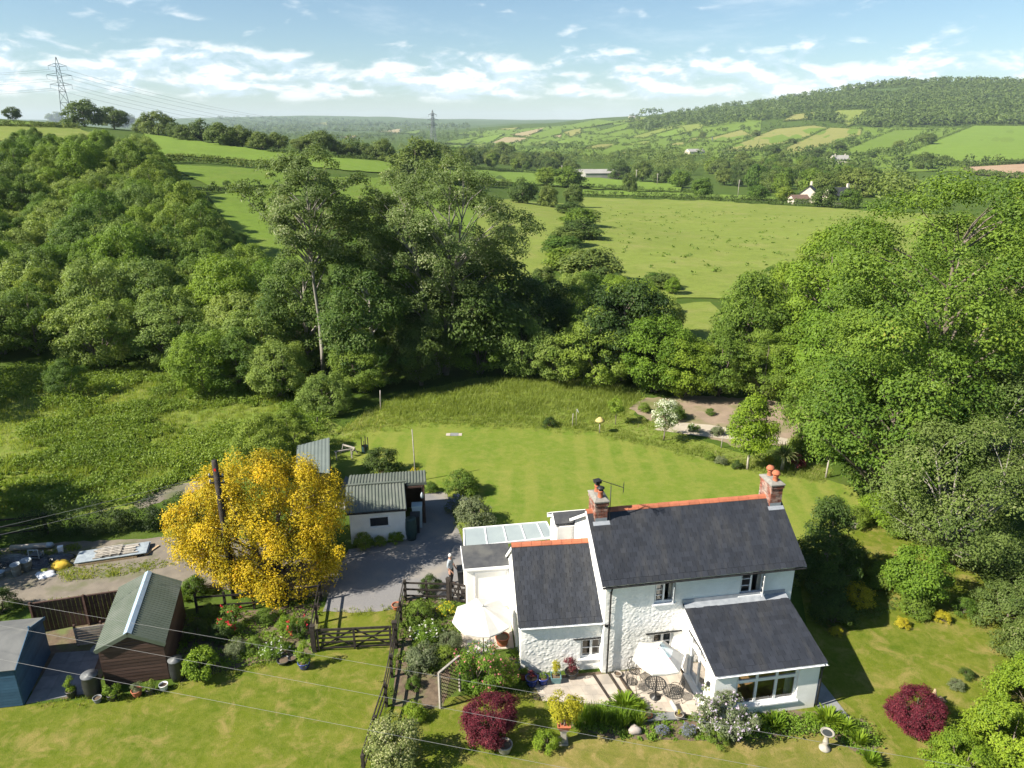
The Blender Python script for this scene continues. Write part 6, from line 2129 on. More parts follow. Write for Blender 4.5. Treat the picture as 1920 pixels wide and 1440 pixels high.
m = MB(); m.tube([(0, 0, 0), (0, 0, 1.0)], .04, 7); m.build("post", GREY_WOOD, o)
m = MB(); m.lathe((0, 0, .95), [(.36, 0), (.30, .10), (.10, .28), (.02, .32)], 12); m.build("roof", surf("straw", (.50, .40, .16), (.42, .33, .13), 8, .95), o)
m = MB(); m.box((0, 0, .9), (.4, .4, .03)); m.build("tray", GREY_WOOD, o)
for lab, px, py, a in (("sawhorse of grey poles by the store shed", 645, 858, .3), ("low heap of sticks by the store shed", 655, 850, -.6)):
    o = thing("sawhorse", lab, "sawhorse", P_(px, py), a)
    m = MB(); m.beam((-.6, 0, .5), (.6, 0, .55), .08)
    for x in (-.5, .5):
        for y in (-.3, .3): m.beam((x, y, 0), (x, 0, .55), .06)
    m.build("frame", GREY_WOOD, o)
# ------------------------------------------------------------------ the man by the gate
def person():
    base = Vector((-2.95, 29.75, 0))
    o = thing("person", "white haired person in grey shirt and dark trousers standing by the small gate", "person", base, 1.2)
    J = {"pelvis": (0, 0, .95), "chest": (0, .02, 1.28), "neck": (0, .03, 1.48), "head": (0, -.01, 1.58), "crown": (0, -.01, 1.70),
         "hipL": (-.10, 0, .90), "kneeL": (-.11, -.03, .50), "ankL": (-.12, .03, .09), "toeL": (-.13, -.16, .04),
         "hipR": (.10, 0, .90), "kneeR": (.12, -.01, .50), "ankR": (.13, .05, .09), "toeR": (.15, -.14, .04),
         "shL": (-.19, .03, 1.40), "elL": (-.25, .04, 1.12), "wrL": (-.22, -.14, .93), "haL": (-.20, -.19, .88),
         "shR": (.19, .03, 1.40), "elR": (.26, .05, 1.12), "wrR": (.24, -.10, .92), "haR": (.22, -.16, .86)}
    R = {"pelvis": .15, "chest": .165, "neck": .06, "head": .085, "crown": .075, "hipL": .10, "hipR": .10, "kneeL": .07, "kneeR": .07, "ankL": .05, "ankR": .05, "toeL": .04, "toeR": .04,
         "shL": .065, "shR": .065, "elL": .05, "elR": .05, "wrL": .033, "wrR": .033, "haL": .038, "haR": .038}
    E = [("pelvis", "chest"), ("chest", "neck"), ("neck", "head"), ("head", "crown"), ("pelvis", "hipL"), ("hipL", "kneeL"), ("kneeL", "ankL"), ("ankL", "toeL"), ("pelvis", "hipR"), ("hipR", "kneeR"), ("kneeR", "ankR"), ("ankR", "toeR"),
         ("chest", "shL"), ("shL", "elL"), ("elL", "wrL"), ("wrL", "haL"), ("chest", "shR"), ("shR", "elR"), ("elR", "wrR"), ("wrR", "haR")]
    for s_, h in (("L", "haL"), ("R", "haR")):
        hx, hy, hz = J[h]
        sg = -1 if s_ == "L" else 1
        for k in range(4):
            n1, n2 = "f%s%da" % (s_, k), "f%s%db" % (s_, k)
            J[n1] = (hx + (k - 1.5) * .018, hy - .045, hz - .05 - .004 * (k % 3)); R[n1] = .010
            J[n2] = (hx + (k - 1.5) * .018, hy - .03, hz - .085 - .006 * (k % 3)); R[n2] = .008
            E += [(h, n1), (n1, n2)]
        J["t" + s_] = (hx - sg * .045, hy - .03, hz - .02); R["t" + s_] = .010
        E.append((h, "t" + s_))
    names = list(J)
    me = bpy.data.meshes.new("body")
    me.from_pydata([J[n] for n in names], [(names.index(a), names.index(b)) for a, b in E], [])
    b = obj("body", me)
    sk = b.modifiers.new("skin", "SKIN")
    for i, n in enumerate(names):
        v = me.skin_vertices[0].data[i]
        v.radius = (R[n], R[n] * (.72 if n in ("pelvis", "chest") else 1))
        v.use_root = n == "pelvis"
    b.modifiers.new("sub", "SUBSURF").levels = 2
    dg = bpy.context.evaluated_depsgraph_get()
    me2 = bpy.data.meshes.new_from_object(b.evaluated_get(dg))
    bpy.data.objects.remove(b)
    skin_m, shirt, trous, shoe = (surf("skin", (.45, .25, .18), None, rough=.6), surf("grey_shirt", (.34, .38, .41), (.28, .31, .34), 9, .9), surf("dark_trousers", (.018, .017, .018), (.03, .028, .028), 9, .9), surf("brown_shoe", (.10, .05, .03), None, rough=.5))
    for mm in (skin_m, shirt, trous, shoe): me2.materials.append(mm)
    for p in me2.polygons:
        c_ = p.center
        side_arm = abs(c_.x) > .165
        if c_.z > 1.455 and abs(c_.x) < .12: k = 0
        elif side_arm and c_.z < 1.10 and c_.z > .7: k = 0
        elif c_.z > .97 or (side_arm and c_.z > .97): k = 1
        elif c_.z > .09: k = 2
        else: k = 3
        p.material_index = k
        p.use_smooth = True
    obj("body", me2, o)
    h = MB(); h.smooth = True
    h.lathe((0, .015, 1.60), [(.088, 0), (.094, .05), (.082, .11), (.04, .15), (.002, .16)], 14)
    h.build("hair", surf("white_hair", (.62, .60, .57), (.52, .50, .47), 20, .9), o)
    f = MB()
    f.tube([(0, -.085, 1.60), (0, -.112, 1.575), (0, -.09, 1.565)], [.010, .014, .01], 6)
    for s_ in (-1, 1): f.tube([(s_ * .085, 0, 1.60), (s_ * .095, .012, 1.59), (s_ * .085, .01, 1.565)], [.012, .014, .008], 5)
    f.build("face", skin_m, o)
    e = MB()
    for s_ in (-1, 1): e.box((s_ * .03, -.088, 1.605), (.018, .008, .009))
    e.box((0, -.086, 1.545), (.04, .008, .008))
    e.build("eyes_and_mouth", surf("dark_feature", (.05, .03, .03), None, rough=.6), o)
person()
# ================================================================== garden trees and plants
GOLD = tree_meshes("gold", 11, 6.2, .1, 4.15, "mound", 450, .46, 200, .110, L_GOLD, BARK, .2, limbs=24, ry=2.75, stems=5, hollow=.66, lobes=.34, tvar=.5, squash=1.6)
tree("golden_tree", "big golden yellow leaved tree beside the telegraph pole", "tree", (-11.95, 30.6, 0), GOLD, rz=0)
GREY_BARK = surf("bark_grey", (.20, .18, .155), (.28, .26, .23), 5, 0.9, 0.5, 18, stretch=(1, 1, .3))
ASH = tree_meshes("ash", 21, 18.6, 3.0, 7.6, "round", 360, 1.05, 280, .19, L_ASH, BARK, .38, limbs=34, hollow=.5, lobes=.4, gap=.12)
tree("ash_tree", "tallest broad bright green tree on the right edge", "tree", (25.6, 41.5, 0), ASH, rz=.4)
ASH2 = tree_meshes("ash2", 22, 11.5, .6, 4.4, "oval", 150, .9, 210, .20, L_ASH, BARK, .25, limbs=40, hollow=.5, lobes=.3)
tree("ash_tree", "mid-height bright green tree before the tallest one", "tree", (21.6, 37.2, 0), ASH2, rz=1.0, sc=1.0)
tree("ash_tree", "leafy green tree at the end of the back lawn", "tree", (21.2, 43.5, 0), ASH2, rz=2.6, sc=.8)
tree("ash_tree", "green tree at the right edge behind the tallest one", "tree", (35.5, 50.0, 0), ASH, rz=2.2, sc=.85)
HAW = tree_meshes("haw", 23, 7.8, .4, 4.2, "round", 130, .75, 220, .14, L_HAW, GREY_BARK, .16, limbs=60, hollow=.45, stems=3, lobes=.3)
tree("hawthorn_tree", "grey-green tangled tree on the right with pale branches", "tree", (22.4, 31.8, 0), HAW, rz=.5)
tree("hawthorn_tree", "grey-green tree behind the tangled one, right edge", "tree", (26.0, 36.5, 0), HAW, rz=2.0, sc=1.15)
MIDT = [tree_meshes("mid%d" % k, 30 + k, (11, 9, 13)[k], (.5, .4, 1.5)[k], (4.2, 3.8, 4.4)[k], ("oval", "round", "oval")[k], 130, 1.05, 130, .30, (L_MID, L_DARK, L_FRESH)[k], BARK, .25, limbs=30, hollow=.5, lobes=.3) for k in range(3)]
HOLLY = tree_meshes("holly", 41, 4.3, .15, 1.5, "cone", 70, .40, 190, .11, L_DARK, BARK, .12, limbs=12, hollow=.5)
tree("holly_tree", "dark conical evergreen right of the cottage", "tree", (15.0, 29.6, 0), HOLLY, rz=0, sc=1.15)
ROUNDB = shrub_meshes("roundb", 42, 1.25, 2.5, .11, 11000, L_FRESH, 70, .36, "round")
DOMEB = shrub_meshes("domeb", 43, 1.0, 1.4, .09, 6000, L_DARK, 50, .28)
DOMEG = shrub_meshes("domeg", 44, 1.0, 1.4, .09, 6000, L_MID, 50, .28)
DOMEL = shrub_meshes("domel", 45, 1.0, 1.3, .10, 5200, L_LIME, 50, .26)
DOMEL2 = shrub_meshes("domel2", 145, 2.0, 2.6, .12, 17000, L_LIME, 130, .36)
DOMEGR2 = shrub_meshes("domegr2", 148, 1.8, 2.2, .11, 14000, L_HAW, 120, .34)
DOMEV = shrub_meshes("domev", 46, 1.0, 1.9, .085, 8000, L_VARI, 70, .26, "round")
DOMEY = shrub_meshes("domey", 47, .8, 1.0, .08, 4000, L_YEL, 40, .22)
DOMEGR = shrub_meshes("domegr", 48, 1.0, 1.3, .09, 5200, L_GREY, 50, .26)
BARB = shrub_meshes("barb", 49, 1.08, 1.62, .06, 25000, L_RED, 230, .20, "round", depth=.6, hollow=.72, tvar=.25)
ROSE = shrub_meshes("rose", 50, 1.15, 1.9, .085, 6500, L_FRESH, 60, .26, "vase", flower=P_PINK, fl_n=900, fl_size=.05, hollow=.3)
HYD = shrub_meshes("hyd", 51, .85, 1.25, .12, 3800, L_LIME, 50, .24, "round")
BUDD = shrub_meshes("budd", 52, 1.25, 1.5, .10, 4200, L_GREY, 60, .24, "vase", flower=P_LILAC, fl_n=1400, fl_size=.06, hollow=.3)
FLW = shrub_meshes("flw", 53, .7, .7, .07, 2500, L_FRESH, 30, .2, flower=P_WHITE, fl_n=240, fl_size=.06)
FLR = shrub_meshes("flr", 54, .7, 1.0, .075, 2500, L_MID, 30, .2, flower=P_RED, fl_n=120, fl_size=.09, shape="vase")
LAV = shrub_meshes("lav", 55, .7, .9, .06, 3500, L_GREY, 30, .2, flower=P_BLUE, fl_n=1600, fl_size=.05)
FLY = shrub_meshes("fly", 56, .6, .6, .07, 2200, L_FRESH, 26, .18, flower=P_YELLOW, fl_n=500, fl_size=.06)
BLOSSOM = tree_meshes("blossom", 57, 3.2, .9, 1.0, "oval", 40, .34, 110, .12, leaf_mat("leaf_blossom", (.10, .16, .04), (.20, .26, .08), (.72, .74, .62), third_from=.55, obj_var=0), BARK, .06, limbs=12)
MAPLE = tree_meshes("maple", 58, 5.3, .9, 1.45, "oval", 120, .46, 90, .15, L_LIME, BARK_PALE, .08, limbs=16, hollow=.2, lobes=.15)
YOUNG = tree_meshes("young", 59, 2.4, .8, .55, "oval", 22, .25, 80, .11, L_FRESH, BARK, .035, limbs=8)
FERN = blade_meshes("fern", 61, .75, .85, 230, .045, L_LIME, .55)
IRIS = blade_meshes("iris", 62, .35, .85, 90, .016, L_FRESH, .35)
HART = blade_meshes("hart", 63, .6, .8, 130, .06, L_LIME, .4)
def plant(name, label, loc, me, sc=1.0, rz=0.0, cat="plant", sz=None, group=None):
    o = obj(name, me, None, loc, rz)
    o.scale = (sc, sc, sz or sc)
    return tag(o, label, cat, group)
# --- right garden
shrub("round_shrub", "tall round bright green shrub on the right lawn", P_(1712, 1130), ROUNDB, sz=1.25, sc=1.12)
shrub("barberry_bush", "round dark red barberry bush at the right, beside the driftwood", P_(1712, 1368), BARB, sc=1.0)
shrub("barberry_bush", "dark red barberry bush beneath the pink rose", P_(918, 1382), BARB, sc=1.0, rz=2.0)
for lab, px, py, me, sc in (
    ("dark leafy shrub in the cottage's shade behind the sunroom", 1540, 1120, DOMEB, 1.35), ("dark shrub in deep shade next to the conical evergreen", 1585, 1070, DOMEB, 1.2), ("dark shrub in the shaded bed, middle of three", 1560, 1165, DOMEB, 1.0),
    ("yellow-green shrub glowing in the shaded bed", 1606, 1130, DOMEY, 1.0), ("green shrub beneath the tall round shrub", 1715, 1150, DOMEG, .8), ("small dark shrub left of the tall round shrub", 1655, 1100, DOMEG, .9),
    ("small yellow plant in the shade right of the cottage", 1568, 1190, DOMEY, .4), ("yellow plant on the lawn at the shadow's edge", 1690, 1175, DOMEY, .45), ("bright yellow plant alone on the right lawn", 1767, 1165, DOMEY, .5),
    ("rounded olive shrub at the right edge above the lawn", 1880, 1165, DOMEGR2, .85), ("large olive shrub at the right picture edge", 1950, 1150, DOMEGR2, 1.05), ("low green shrub at the foot of the olive shrub", 1805, 1150, DOMEG, .6),
    ("small dark plant on the right lawn", 1812, 1270, DOMEB, .3), ("small grey plant right of the red bush", 1792, 1290, DOMEGR, .32),
    ("yellow-green shrub at the lower right corner, largest", 1890, 1430, DOMEL2, .85), ("yellow-green shrub at the right edge above the corner one", 1935, 1330, DOMEL2, .85), ("yellow-green shrub low in the lower right corner", 1800, 1455, DOMEL2, .6),
    ("olive shrub at the right edge beside the red bush", 1940, 1240, DOMEGR2, .85), ("bright shrub at the foot of the trees beyond the lawn", 1600, 985, DOMEG, .9), ("shrub under the right-hand trees beside the lawn", 1690, 1000, DOMEG, 1.1),
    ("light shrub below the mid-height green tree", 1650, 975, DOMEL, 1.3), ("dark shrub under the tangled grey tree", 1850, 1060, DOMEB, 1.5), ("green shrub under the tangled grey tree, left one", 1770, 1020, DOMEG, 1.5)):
    shrub("shrub", lab, P_(px, py), me, sc=sc)
# --- patio front bed
shrub("butterfly_bush", "grey-lilac flowering bush before the sunroom window", P_(1352, 1372), BUDD, sc=1.0)
for k, (lab, px, py, sc, me) in enumerate((("clump of broad bright green leaves before the sunroom window", 1452, 1366, .95, HART), ("bright green fern clump at the sunroom's right corner", 1552, 1358, 1.0, FERN), ("bright green fern clump beside the slab path", 1582, 1372, .85, FERN),
    ("fern clump on the bed's right end", 1610, 1395, .8, HART), ("fern clump lowest of the bed's right end", 1632, 1432, .8, HART), ("low green fern left of the broad leaves", 1420, 1368, .6, FERN), ("fern clump on the patio edge beside the chairs", 1172, 1328, .95, FERN), ("small fern right of the patio edge fern", 1200, 1330, .55, FERN))):
    plant("fern", lab, P_(px, py), me, sc * .82, k * 1.3, "fern")
rs = random.Random(8)
for k in range(16):
    x, y = 1085 + k * 7.5 + rs.uniform(-4, 4), 1352 + rs.uniform(-10, 16)
    plant("iris_clump", "grassy iris clump in the strip along the patio's front", P_(x, y), IRIS, rs.uniform(.75, 1.0), rs.uniform(0, 6), "iris", group="iris strip in front of the patio")
shrub("shrub", "low green cushion plant in the front bed", P_(1345, 1392), DOMEG, sc=.45)
shrub("lavender_bush", "grey lavender in front of the patio step, left", P_(1240, 1378), LAV, sc=.42)
shrub("lavender_bush", "grey lavender in front of the patio step, right", P_(1292, 1376), LAV, sc=.45)
shrub("shrub", "pale yellow-green bush beside the pedestal planter", P_(1026, 1402), DOMEL, sc=.52)
shrub("rose_bush", "big pink flowering rose beside the trellis", P_(902, 1300), ROSE, sc=1.05)
shrub("rose_bush", "pink rose against the corner of the wing", P_(945, 1290), ROSE, sc=.62, rz=2.0)
shrub("variegated_shrub", "cream variegated shrub at the lower end of the black fence", P_(742, 1440), DOMEV, sc=1.05)
shrub("shrub", "small lime shrub between fence and trellis", P_(778, 1345), DOMEL, sc=.5)
# --- bed between fence and parasol
for lab, px, py, me, sc in (("grey-green feathery bush inside the black fence", 795, 1250, DOMEGR, .85), ("white flowering bush in the bed left of the parasol", 800, 1195, FLW, 1.1), ("fresh green tall bush by the fence corner", 785, 1165, DOMEG, .7),
    ("yellow flowering plant left of the parasol", 838, 1150, FLY, .75), ("dark bush by the small gate's fence", 808, 1110, DOMEB, .62), ("soft green bush behind the trellis", 835, 1245, DOMEG, .6), ("pale grass-green bush in the bed before the pink rose", 845, 1215, DOMEGR, .6), ("low plants on the bare soil by the fence", 775, 1290, DOMEG, .35)):
    shrub("shrub", lab, P_(px, py), me, sc=sc)
# --- flower bed beside the gate
shrub("hydrangea_bush", "round lime green bush right of the brown shed", P_(381, 1270), HYD, sc=.95)
for lab, px, py, me, sc in (("tall red rose in the bed under the golden tree", 440, 1185, FLR, 1.1), ("red rose beside the gate end of the bed", 560, 1195, FLR, .8), ("white peonies in the flower bed", 515, 1225, FLW, .95), ("lime green bush in the middle of the flower bed", 542, 1180, DOMEL, .55),
    ("blue-grey catmint mound in the flower bed", 445, 1225, DOMEGR, .55), ("fresh green mound between catmint and peonies", 478, 1222, DOMEG, .5), ("dark shrub behind the round lime bush", 372, 1195, DOMEB, .6), ("tall leafy stems beside the shed's back corner", 395, 1160, DOMEG, .55), ("dark green perennial by the bed's back fence", 500, 1165, DOMEG, .5), ("dark plant in the bed's left corner", 415, 1200, DOMEB, .55)):
    shrub("shrub", lab, P_(px, py), me, sc=sc)
shrub("shrub", "grasses and weeds at the foot of the brown shed's back corner", P_(365, 1115), DOMEG, sc=.7)
shrub("shrub", "dark clipped shrub at the left picture edge by the track", P_(2, 1150), DOMEB, sc=.85)
# --- beside the outbuilding and drive
for nm, lab, px, py, me, sc in (("shrub", "round dark shrub at the top of the drive", 866, 925, DOMEG, 1.15), ("lavender_bush", "blue flowering bush at the top of the drive", 860, 958, LAV, 1.1), ("shrub", "pale leaved shrub behind the polycarbonate roof", 888, 985, DOMEGR, 1.25),
    ("shrub", "dark spreading shrub behind the outbuilding", 716, 886, DOMEB, 1.25), ("shrub", "red-green plants below the outbuilding window, left", 682, 1025, DOMEG, .6), ("shrub", "grassy plants below the outbuilding window, right", 742, 1015, DOMEL, .45), ("shrub", "low plants at the edge of the drive by the outbuilding", 712, 1022, DOMEG, .4),
    ("shrub", "small bush at the corner of the open store", 808, 922, DOMEG, .5), ("shrub", "lime weeds under the golden tree by the track", 352, 1120, DOMEL, .5)):
    shrub(nm, lab, P_(px, py), me, sc=sc)
shrub("shrub", "thin orange leaved sapling behind the outbuilding roof", P_(778, 890), DOMEY, sc=.5)
# --- back lawn edge
tree("maple_tree", "bright lime young maple beyond the back lawn", "tree", P_(1402, 880), MAPLE)
tree("blossom_tree", "small white blossoming tree beside the dug pond", "tree", P_(1244, 826), BLOSSOM)
tree("young_tree", "slim young tree in the long grass by the pond", "tree", P_(1154, 796), YOUNG)
def cordyline():
    o = thing("cordyline", "spiky cordyline palm behind the right chimney", "palm", P_(1466, 882))
    m = MB(); m.tube([(0, 0, -.1), (.02, 0, .7), (0, 0, 1.1)], [.12, .10, .09], 8); m.build("trunk", GREY_WOOD, o)
    obj("crown", blade_meshes("cordy", 64, 1.1, 1.2, 130, .04, L_VARI, .95, .06, 4), o, (0, 0, .85))
cordyline()
for lab, px, py, me, sc in (("tall straw coloured grass clump left of the cordyline", 1442, 868, DOMEY, .45), ("reddish spiky plant right of the cordyline", 1492, 880, S_RED, 1.6), ("dark shrub right of the cordyline under the trees", 1520, 850, DOMEG, 1.6),
    ("iris-green shrub at the pond's far end", 1208, 772, DOMEG, .55), ("green bush behind the blossoming tree", 1262, 785, DOMEG, 1.0), ("low white flowering plant at the pond's edge", 1302, 808, FLW, .8), ("reedy clump on the pond's near edge", 1345, 815, DOMEGR, .55),
    ("low leafy row plant beyond the lawn, first", 1330, 862, DOMEG, .4), ("low leafy row plant beyond the lawn, second", 1352, 870, DOMEGR, .45), ("dark low plant under the young maple", 1382, 878, DOMEB, .4), ("small dark shrub in the long grass", 1030, 800, DOMEB, .55),
    ("bush on the bare earth bank, left", 1332, 778, DOMEG, .4), ("bush on the bare earth bank, right", 1480, 778, DOMEG, .6), ("pale bush under the trees by the pond", 1545, 790, DOMEGR, 1.1)):
    shrub("shrub", lab, P_(px, py), me, sc=sc)
m = MB()
m.poly([(*tuple(at(*p)[:2]), .03) for p in ((1225, 806), (1262, 792), (1330, 797), (1420, 812), (1490, 826), (1470, 834), (1380, 826), (1290, 815))])
tag(m.build("pond_floor", surf("pale_silt", (.40, .35, .28), (.33, .29, .23), 1.5, .9, .3, 10)), "pale dry pond floor in the dug bank", "pond", kind="structure")
# --- hedge along the track
def hedge(name, label, pts, h, w, leaf, step, per, lmat, seed, rad=None, cat="hedge", group=None, var=.25):
    rng = np.random.default_rng(seed)
    P = [Vector(p) for p in pts]
    cen, rr = [], []
    rad = rad or min(h, w) * .42
    for a, b in zip(P[:-1], P[1:]):
        d = (b - a)
        L = d.length
        side = Vector((d.y, -d.x, 0)).normalized()
        n = max(1, int(L / step))
        for k in range(n):
            base = a.lerp(b, (k + rng.random()) / n)
            hv = h * (1 + rng.uniform(-var, var))
            for z in np.arange(rad * .6, max(rad * .7, hv - rad * .5), rad * 1.05):
                s_ = rng.uniform(-.5, .5) * max(0.01, w - rad)
                cen.append((base.x + side.x * s_, base.y + side.y * s_, base.z + z))
                rr.append(rad * rng.uniform(.8, 1.2))
    O = P[0]
    cen = np.array(cen) - np.array(O)
    V, Q, T = blob_cloud(rng, cen, np.array(rr), np.full(len(cen), per), leaf, None, .95, .5, .35)
    return tag(obj(name, np_mesh(name, V, Q, lmat, T), None, O), label, cat, group)
hedge("hedge", "clipped dark hedge along the track behind the timber pile", [(-26.3, 33.9, 0), (-22, 34.6, 0), (-18.2, 35.3, 0), (-16.0, 35.8, 0)], 1.75, 1.5, .11, .4, 150, L_HEDGE, 3, .42, var=.08)
# --- bramble meadow, long grass, lawn edge tufts
def clump_points(poly, n, seed, lo, hi, cell):
    p = scatter_ground(poly, n, seed)
    k = smooth_noise(seed, p[:, 0], p[:, 1], cell) * .6 + smooth_noise(seed + 3, p[:, 0], p[:, 1], cell * .4) * .4
    return p, lo + (hi - lo) * np.clip((k - .25) * 1.7, 0, 1) ** 1.5
pts, hh = clump_points([(-150, 705), (150, 690), (300, 700), (480, 740), (600, 770), (612, 815), (560, 830), (545, 890), (430, 890), (330, 905), (250, 945), (60, 960), (-150, 985)], 6400, 4, .10, 1.35, 4.0)
keep = smooth_noise(44, pts[:, 0], pts[:, 1], 3.2) * .6 + smooth_noise(45, pts[:, 0], pts[:, 1], 8.0) * .4 > .40
pts, hh = pts[keep], hh[keep]
ground_stuff("bramble_meadow", "rough bramble and weed meadow left of the sheds", "undergrowth", pts, hh, 32, .14, L_BRAMBLE, 4)
pts, hh = clump_points([(-150, 705), (250, 692), (600, 760), (612, 815), (545, 890), (330, 905), (60, 960), (-150, 985)], 3600, 5, .25, .6, 3.0)
ground_stuff("meadow_grass", "tall grass among the brambles left of the sheds", "grass", pts, hh, 10, .03, L_GRASS, 5, True)
pts, hh = clump_points([(620, 820), (700, 765), (760, 740), (900, 712), (1100, 715), (1200, 745), (1170, 780), (1100, 803), (960, 795), (790, 787), (700, 800)], 4200, 6, .35, .8, 3.5)
hh = hh * np.clip(.25 + (pts[:, 1] - 47.0) / 14.0, .25, .8)
ground_stuff("long_grass", "long seeding grass between the back lawn and the tall trees", "grass", pts, hh, 6, .03, L_GRASS, 6, True)
pts, hh = clump_points([(1100, 803), (1180, 775), (1250, 800), (1310, 825), (1390, 850), (1480, 850), (1560, 880), (1545, 905), (1400, 880), (1240, 840), (1150, 822)], 1500, 7, .06, .25, 2.5)
ground_stuff("rough_grass_tufts", "tufty rough grass between lawn and pond", "grass", pts, hh, 8, .03, L_GRASS, 7, True)
def edge_tufts(paths, n, seed, hgt, spread):
    rng = np.random.default_rng(seed)
    out = []
    for P in paths:
        W = [at(*p) for p in P]
        for a, b in zip(W[:-1], W[1:]):
            k = max(2, int((b - a).length * n))
            t = rng.random(k)[:, None]
            out.append(np.array(a)[None] * (1 - t) + np.array(b)[None] * t + np.column_stack([rng.normal(size=(k, 2)) * spread, np.zeros(k)]))
    p = np.concatenate(out)
    return p, np.full(len(p), hgt) * rng.uniform(.5, 1.3, len(p))
pts, hh = edge_tufts([[(606, 1146), (680, 1150), (748, 1140)], [(60, 1322), (180, 1312), (300, 1298), (380, 1265), (590, 1232)], [(735, 1140), (742, 1220), (722, 1330), (690, 1450)], [(838, 922), (862, 1000)],
    [(240, 1112), (100, 1128), (-20, 1145)], [(140, 1052), (60, 1058)], [(880, 1310), (990, 1300), (1070, 1328)], [(1530, 1335), (1620, 1350)], [(1300, 1378), (1180, 1376), (1060, 1365)], [(545, 897), (620, 838), (700, 803), (790, 790), (960, 797), (1120, 806)]], 9, 9, .14, .12)
ground_stuff("edge_tufts", "grass tufts along the lawn and bed edges", "grass", pts, hh, 9, .022, L_GRASS, 9, True)
pts, hh = clump_points([(110, 1128), (230, 1115), (235, 1135), (90, 1160)], 260, 12, .08, .3, 1.0)
ground_stuff("verge_weeds", "weedy verge between the track and the sheds", "grass", pts, hh, 10, .03, L_GRASS, 12, True)
for k, (poly, n, lab) in enumerate((([(350, 1160), (600, 1130), (588, 1225), (500, 1240), (380, 1268), (335, 1280), (330, 1215)], 420, "low leafy ground cover filling the bed beside the gate"), ([(755, 1120), (850, 1125), (860, 1190), (845, 1260), (760, 1270), (745, 1220)], 330, "low leafy ground cover in the bed inside the black fence"),
    ([(1060, 1362), (1140, 1320), (1240, 1345), (1400, 1340), (1530, 1340), (1620, 1355), (1650, 1400), (1620, 1420), (1540, 1372), (1380, 1390), (1150, 1385)], 520, "low leafy ground cover in the bed before the patio"), ([(1500, 1090), (1560, 1010), (1650, 1040), (1690, 1140), (1640, 1160), (1540, 1180)], 420, "shaded leafy ground cover right of the cottage"))):
    pts, hh = clump_points(poly, n, 60 + k, .05, .38, .9)
    ground_stuff("ground_cover", lab, "ground cover", pts, hh, 22, .075, (L_FRESH, L_MID, L_FRESH, L_DARK)[k], 60 + k)
pts, hh = edge_tufts([[(560, 890), (620, 838), (700, 803), (790, 790), (960, 797), (1120, 806), (1230, 832), (1400, 872), (1545, 897)]], 26, 31, .22, .5)
ground_stuff("lawn_fringe", "uncut fringe of grass round the far edge of the back lawn", "grass", pts, hh, 7, .025, L_GRASS, 31, True)
pts, hh = clump_points([(100, 1062), (200, 1058), (300, 1046), (330, 1060), (240, 1078), (120, 1090)], 420, 13, .03, .16, 1.6)
ground_stuff("yard_weeds", "weeds and grass growing down the middle of the earth track", "grass", pts, hh, 9, .025, L_GRASS, 13, True)
pts, hh = clump_points([(-40, 1040), (60, 1030), (140, 1020), (150, 1030), (60, 1050), (-40, 1062)], 240, 14, .05, .28, 1.0)
ground_stuff("yard_weeds", "weeds among the black heaps at the yard's hedge side", "grass", pts, hh, 9, .03, L_GRASS, 14, True)
# ================================================================== trees round the garden
POP = tree_meshes("poplar", 71, 19.3, 9.4, 4.6, "vase", 150, .8, 200, .21, L_POPLAR, GREY_BARK, .21, limbs=70, hollow=.35, gap=.1, lobes=.35)
tree("tall_tree", "tall open tree with bare pale trunk left of the dark clump", "tree", (-16.6, 60.0, .0), POP, rz=.3)
POP2 = tree_meshes("poplar2", 72, 18.8, 4.0, 6.8, "vase", 330, .85, 190, .20, L_POPLAR, GREY_BARK, .30, limbs=110, hollow=.4, lobes=.35, stems=3, gap=.05)
tree("tall_tree", "broad silvery topped tree at the right of the tall clump", "tree", (-6.2, 61.5, 0), POP2, rz=1.2)
IVY = tree_meshes("ivy", 73, 16.5, .6, 4.6, "oval", 240, .95, 190, .22, L_IVY, BARK, .4, limbs=40, hollow=.5, lobes=.35)
tree("ivy_tree", "dark ivy clad tree in the middle of the tall clump", "tree", (-11.2, 64.0, 0), IVY, rz=.8)
IVY2 = tree_meshes("ivy2", 74, 10.8, .4, 3.6, "column", 170, .85, 170, .23, L_IVY, BARK_PALE, .3, limbs=30, hollow=.55, lobes=.35)
tree("ivy_tree", "shorter ivy clad tree in front of the tall clump", "tree", (-11.8, 58.6, 0), IVY2, rz=.2)
tree("ivy_tree", "leafy lower tree behind the bare pale trunk", "tree", (-18.6, 63.0, .1), IVY2, rz=2.2, sc=.95)
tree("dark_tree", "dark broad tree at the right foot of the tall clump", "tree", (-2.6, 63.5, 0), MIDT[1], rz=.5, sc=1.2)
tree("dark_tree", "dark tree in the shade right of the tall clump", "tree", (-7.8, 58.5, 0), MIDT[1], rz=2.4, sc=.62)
SCRUB = [tree_meshes("scrub%d" % k, 80 + k, (6.2, 7.5, 5.2, 8.5, 6.8)[k], .2, (3.3, 3.4, 3.2, 3.7, 3.0)[k], ("round", "oval", "dome", "oval", "round")[k], 130, .70, 130, .215,
                     (L_WILLOW, L_MID, L_WILLOW, L_MID, L_FRESH)[k], BARK, .14, limbs=16, hollow=.6, stems=3 if k != 3 else 1, lobes=.25) for k in range(5)]
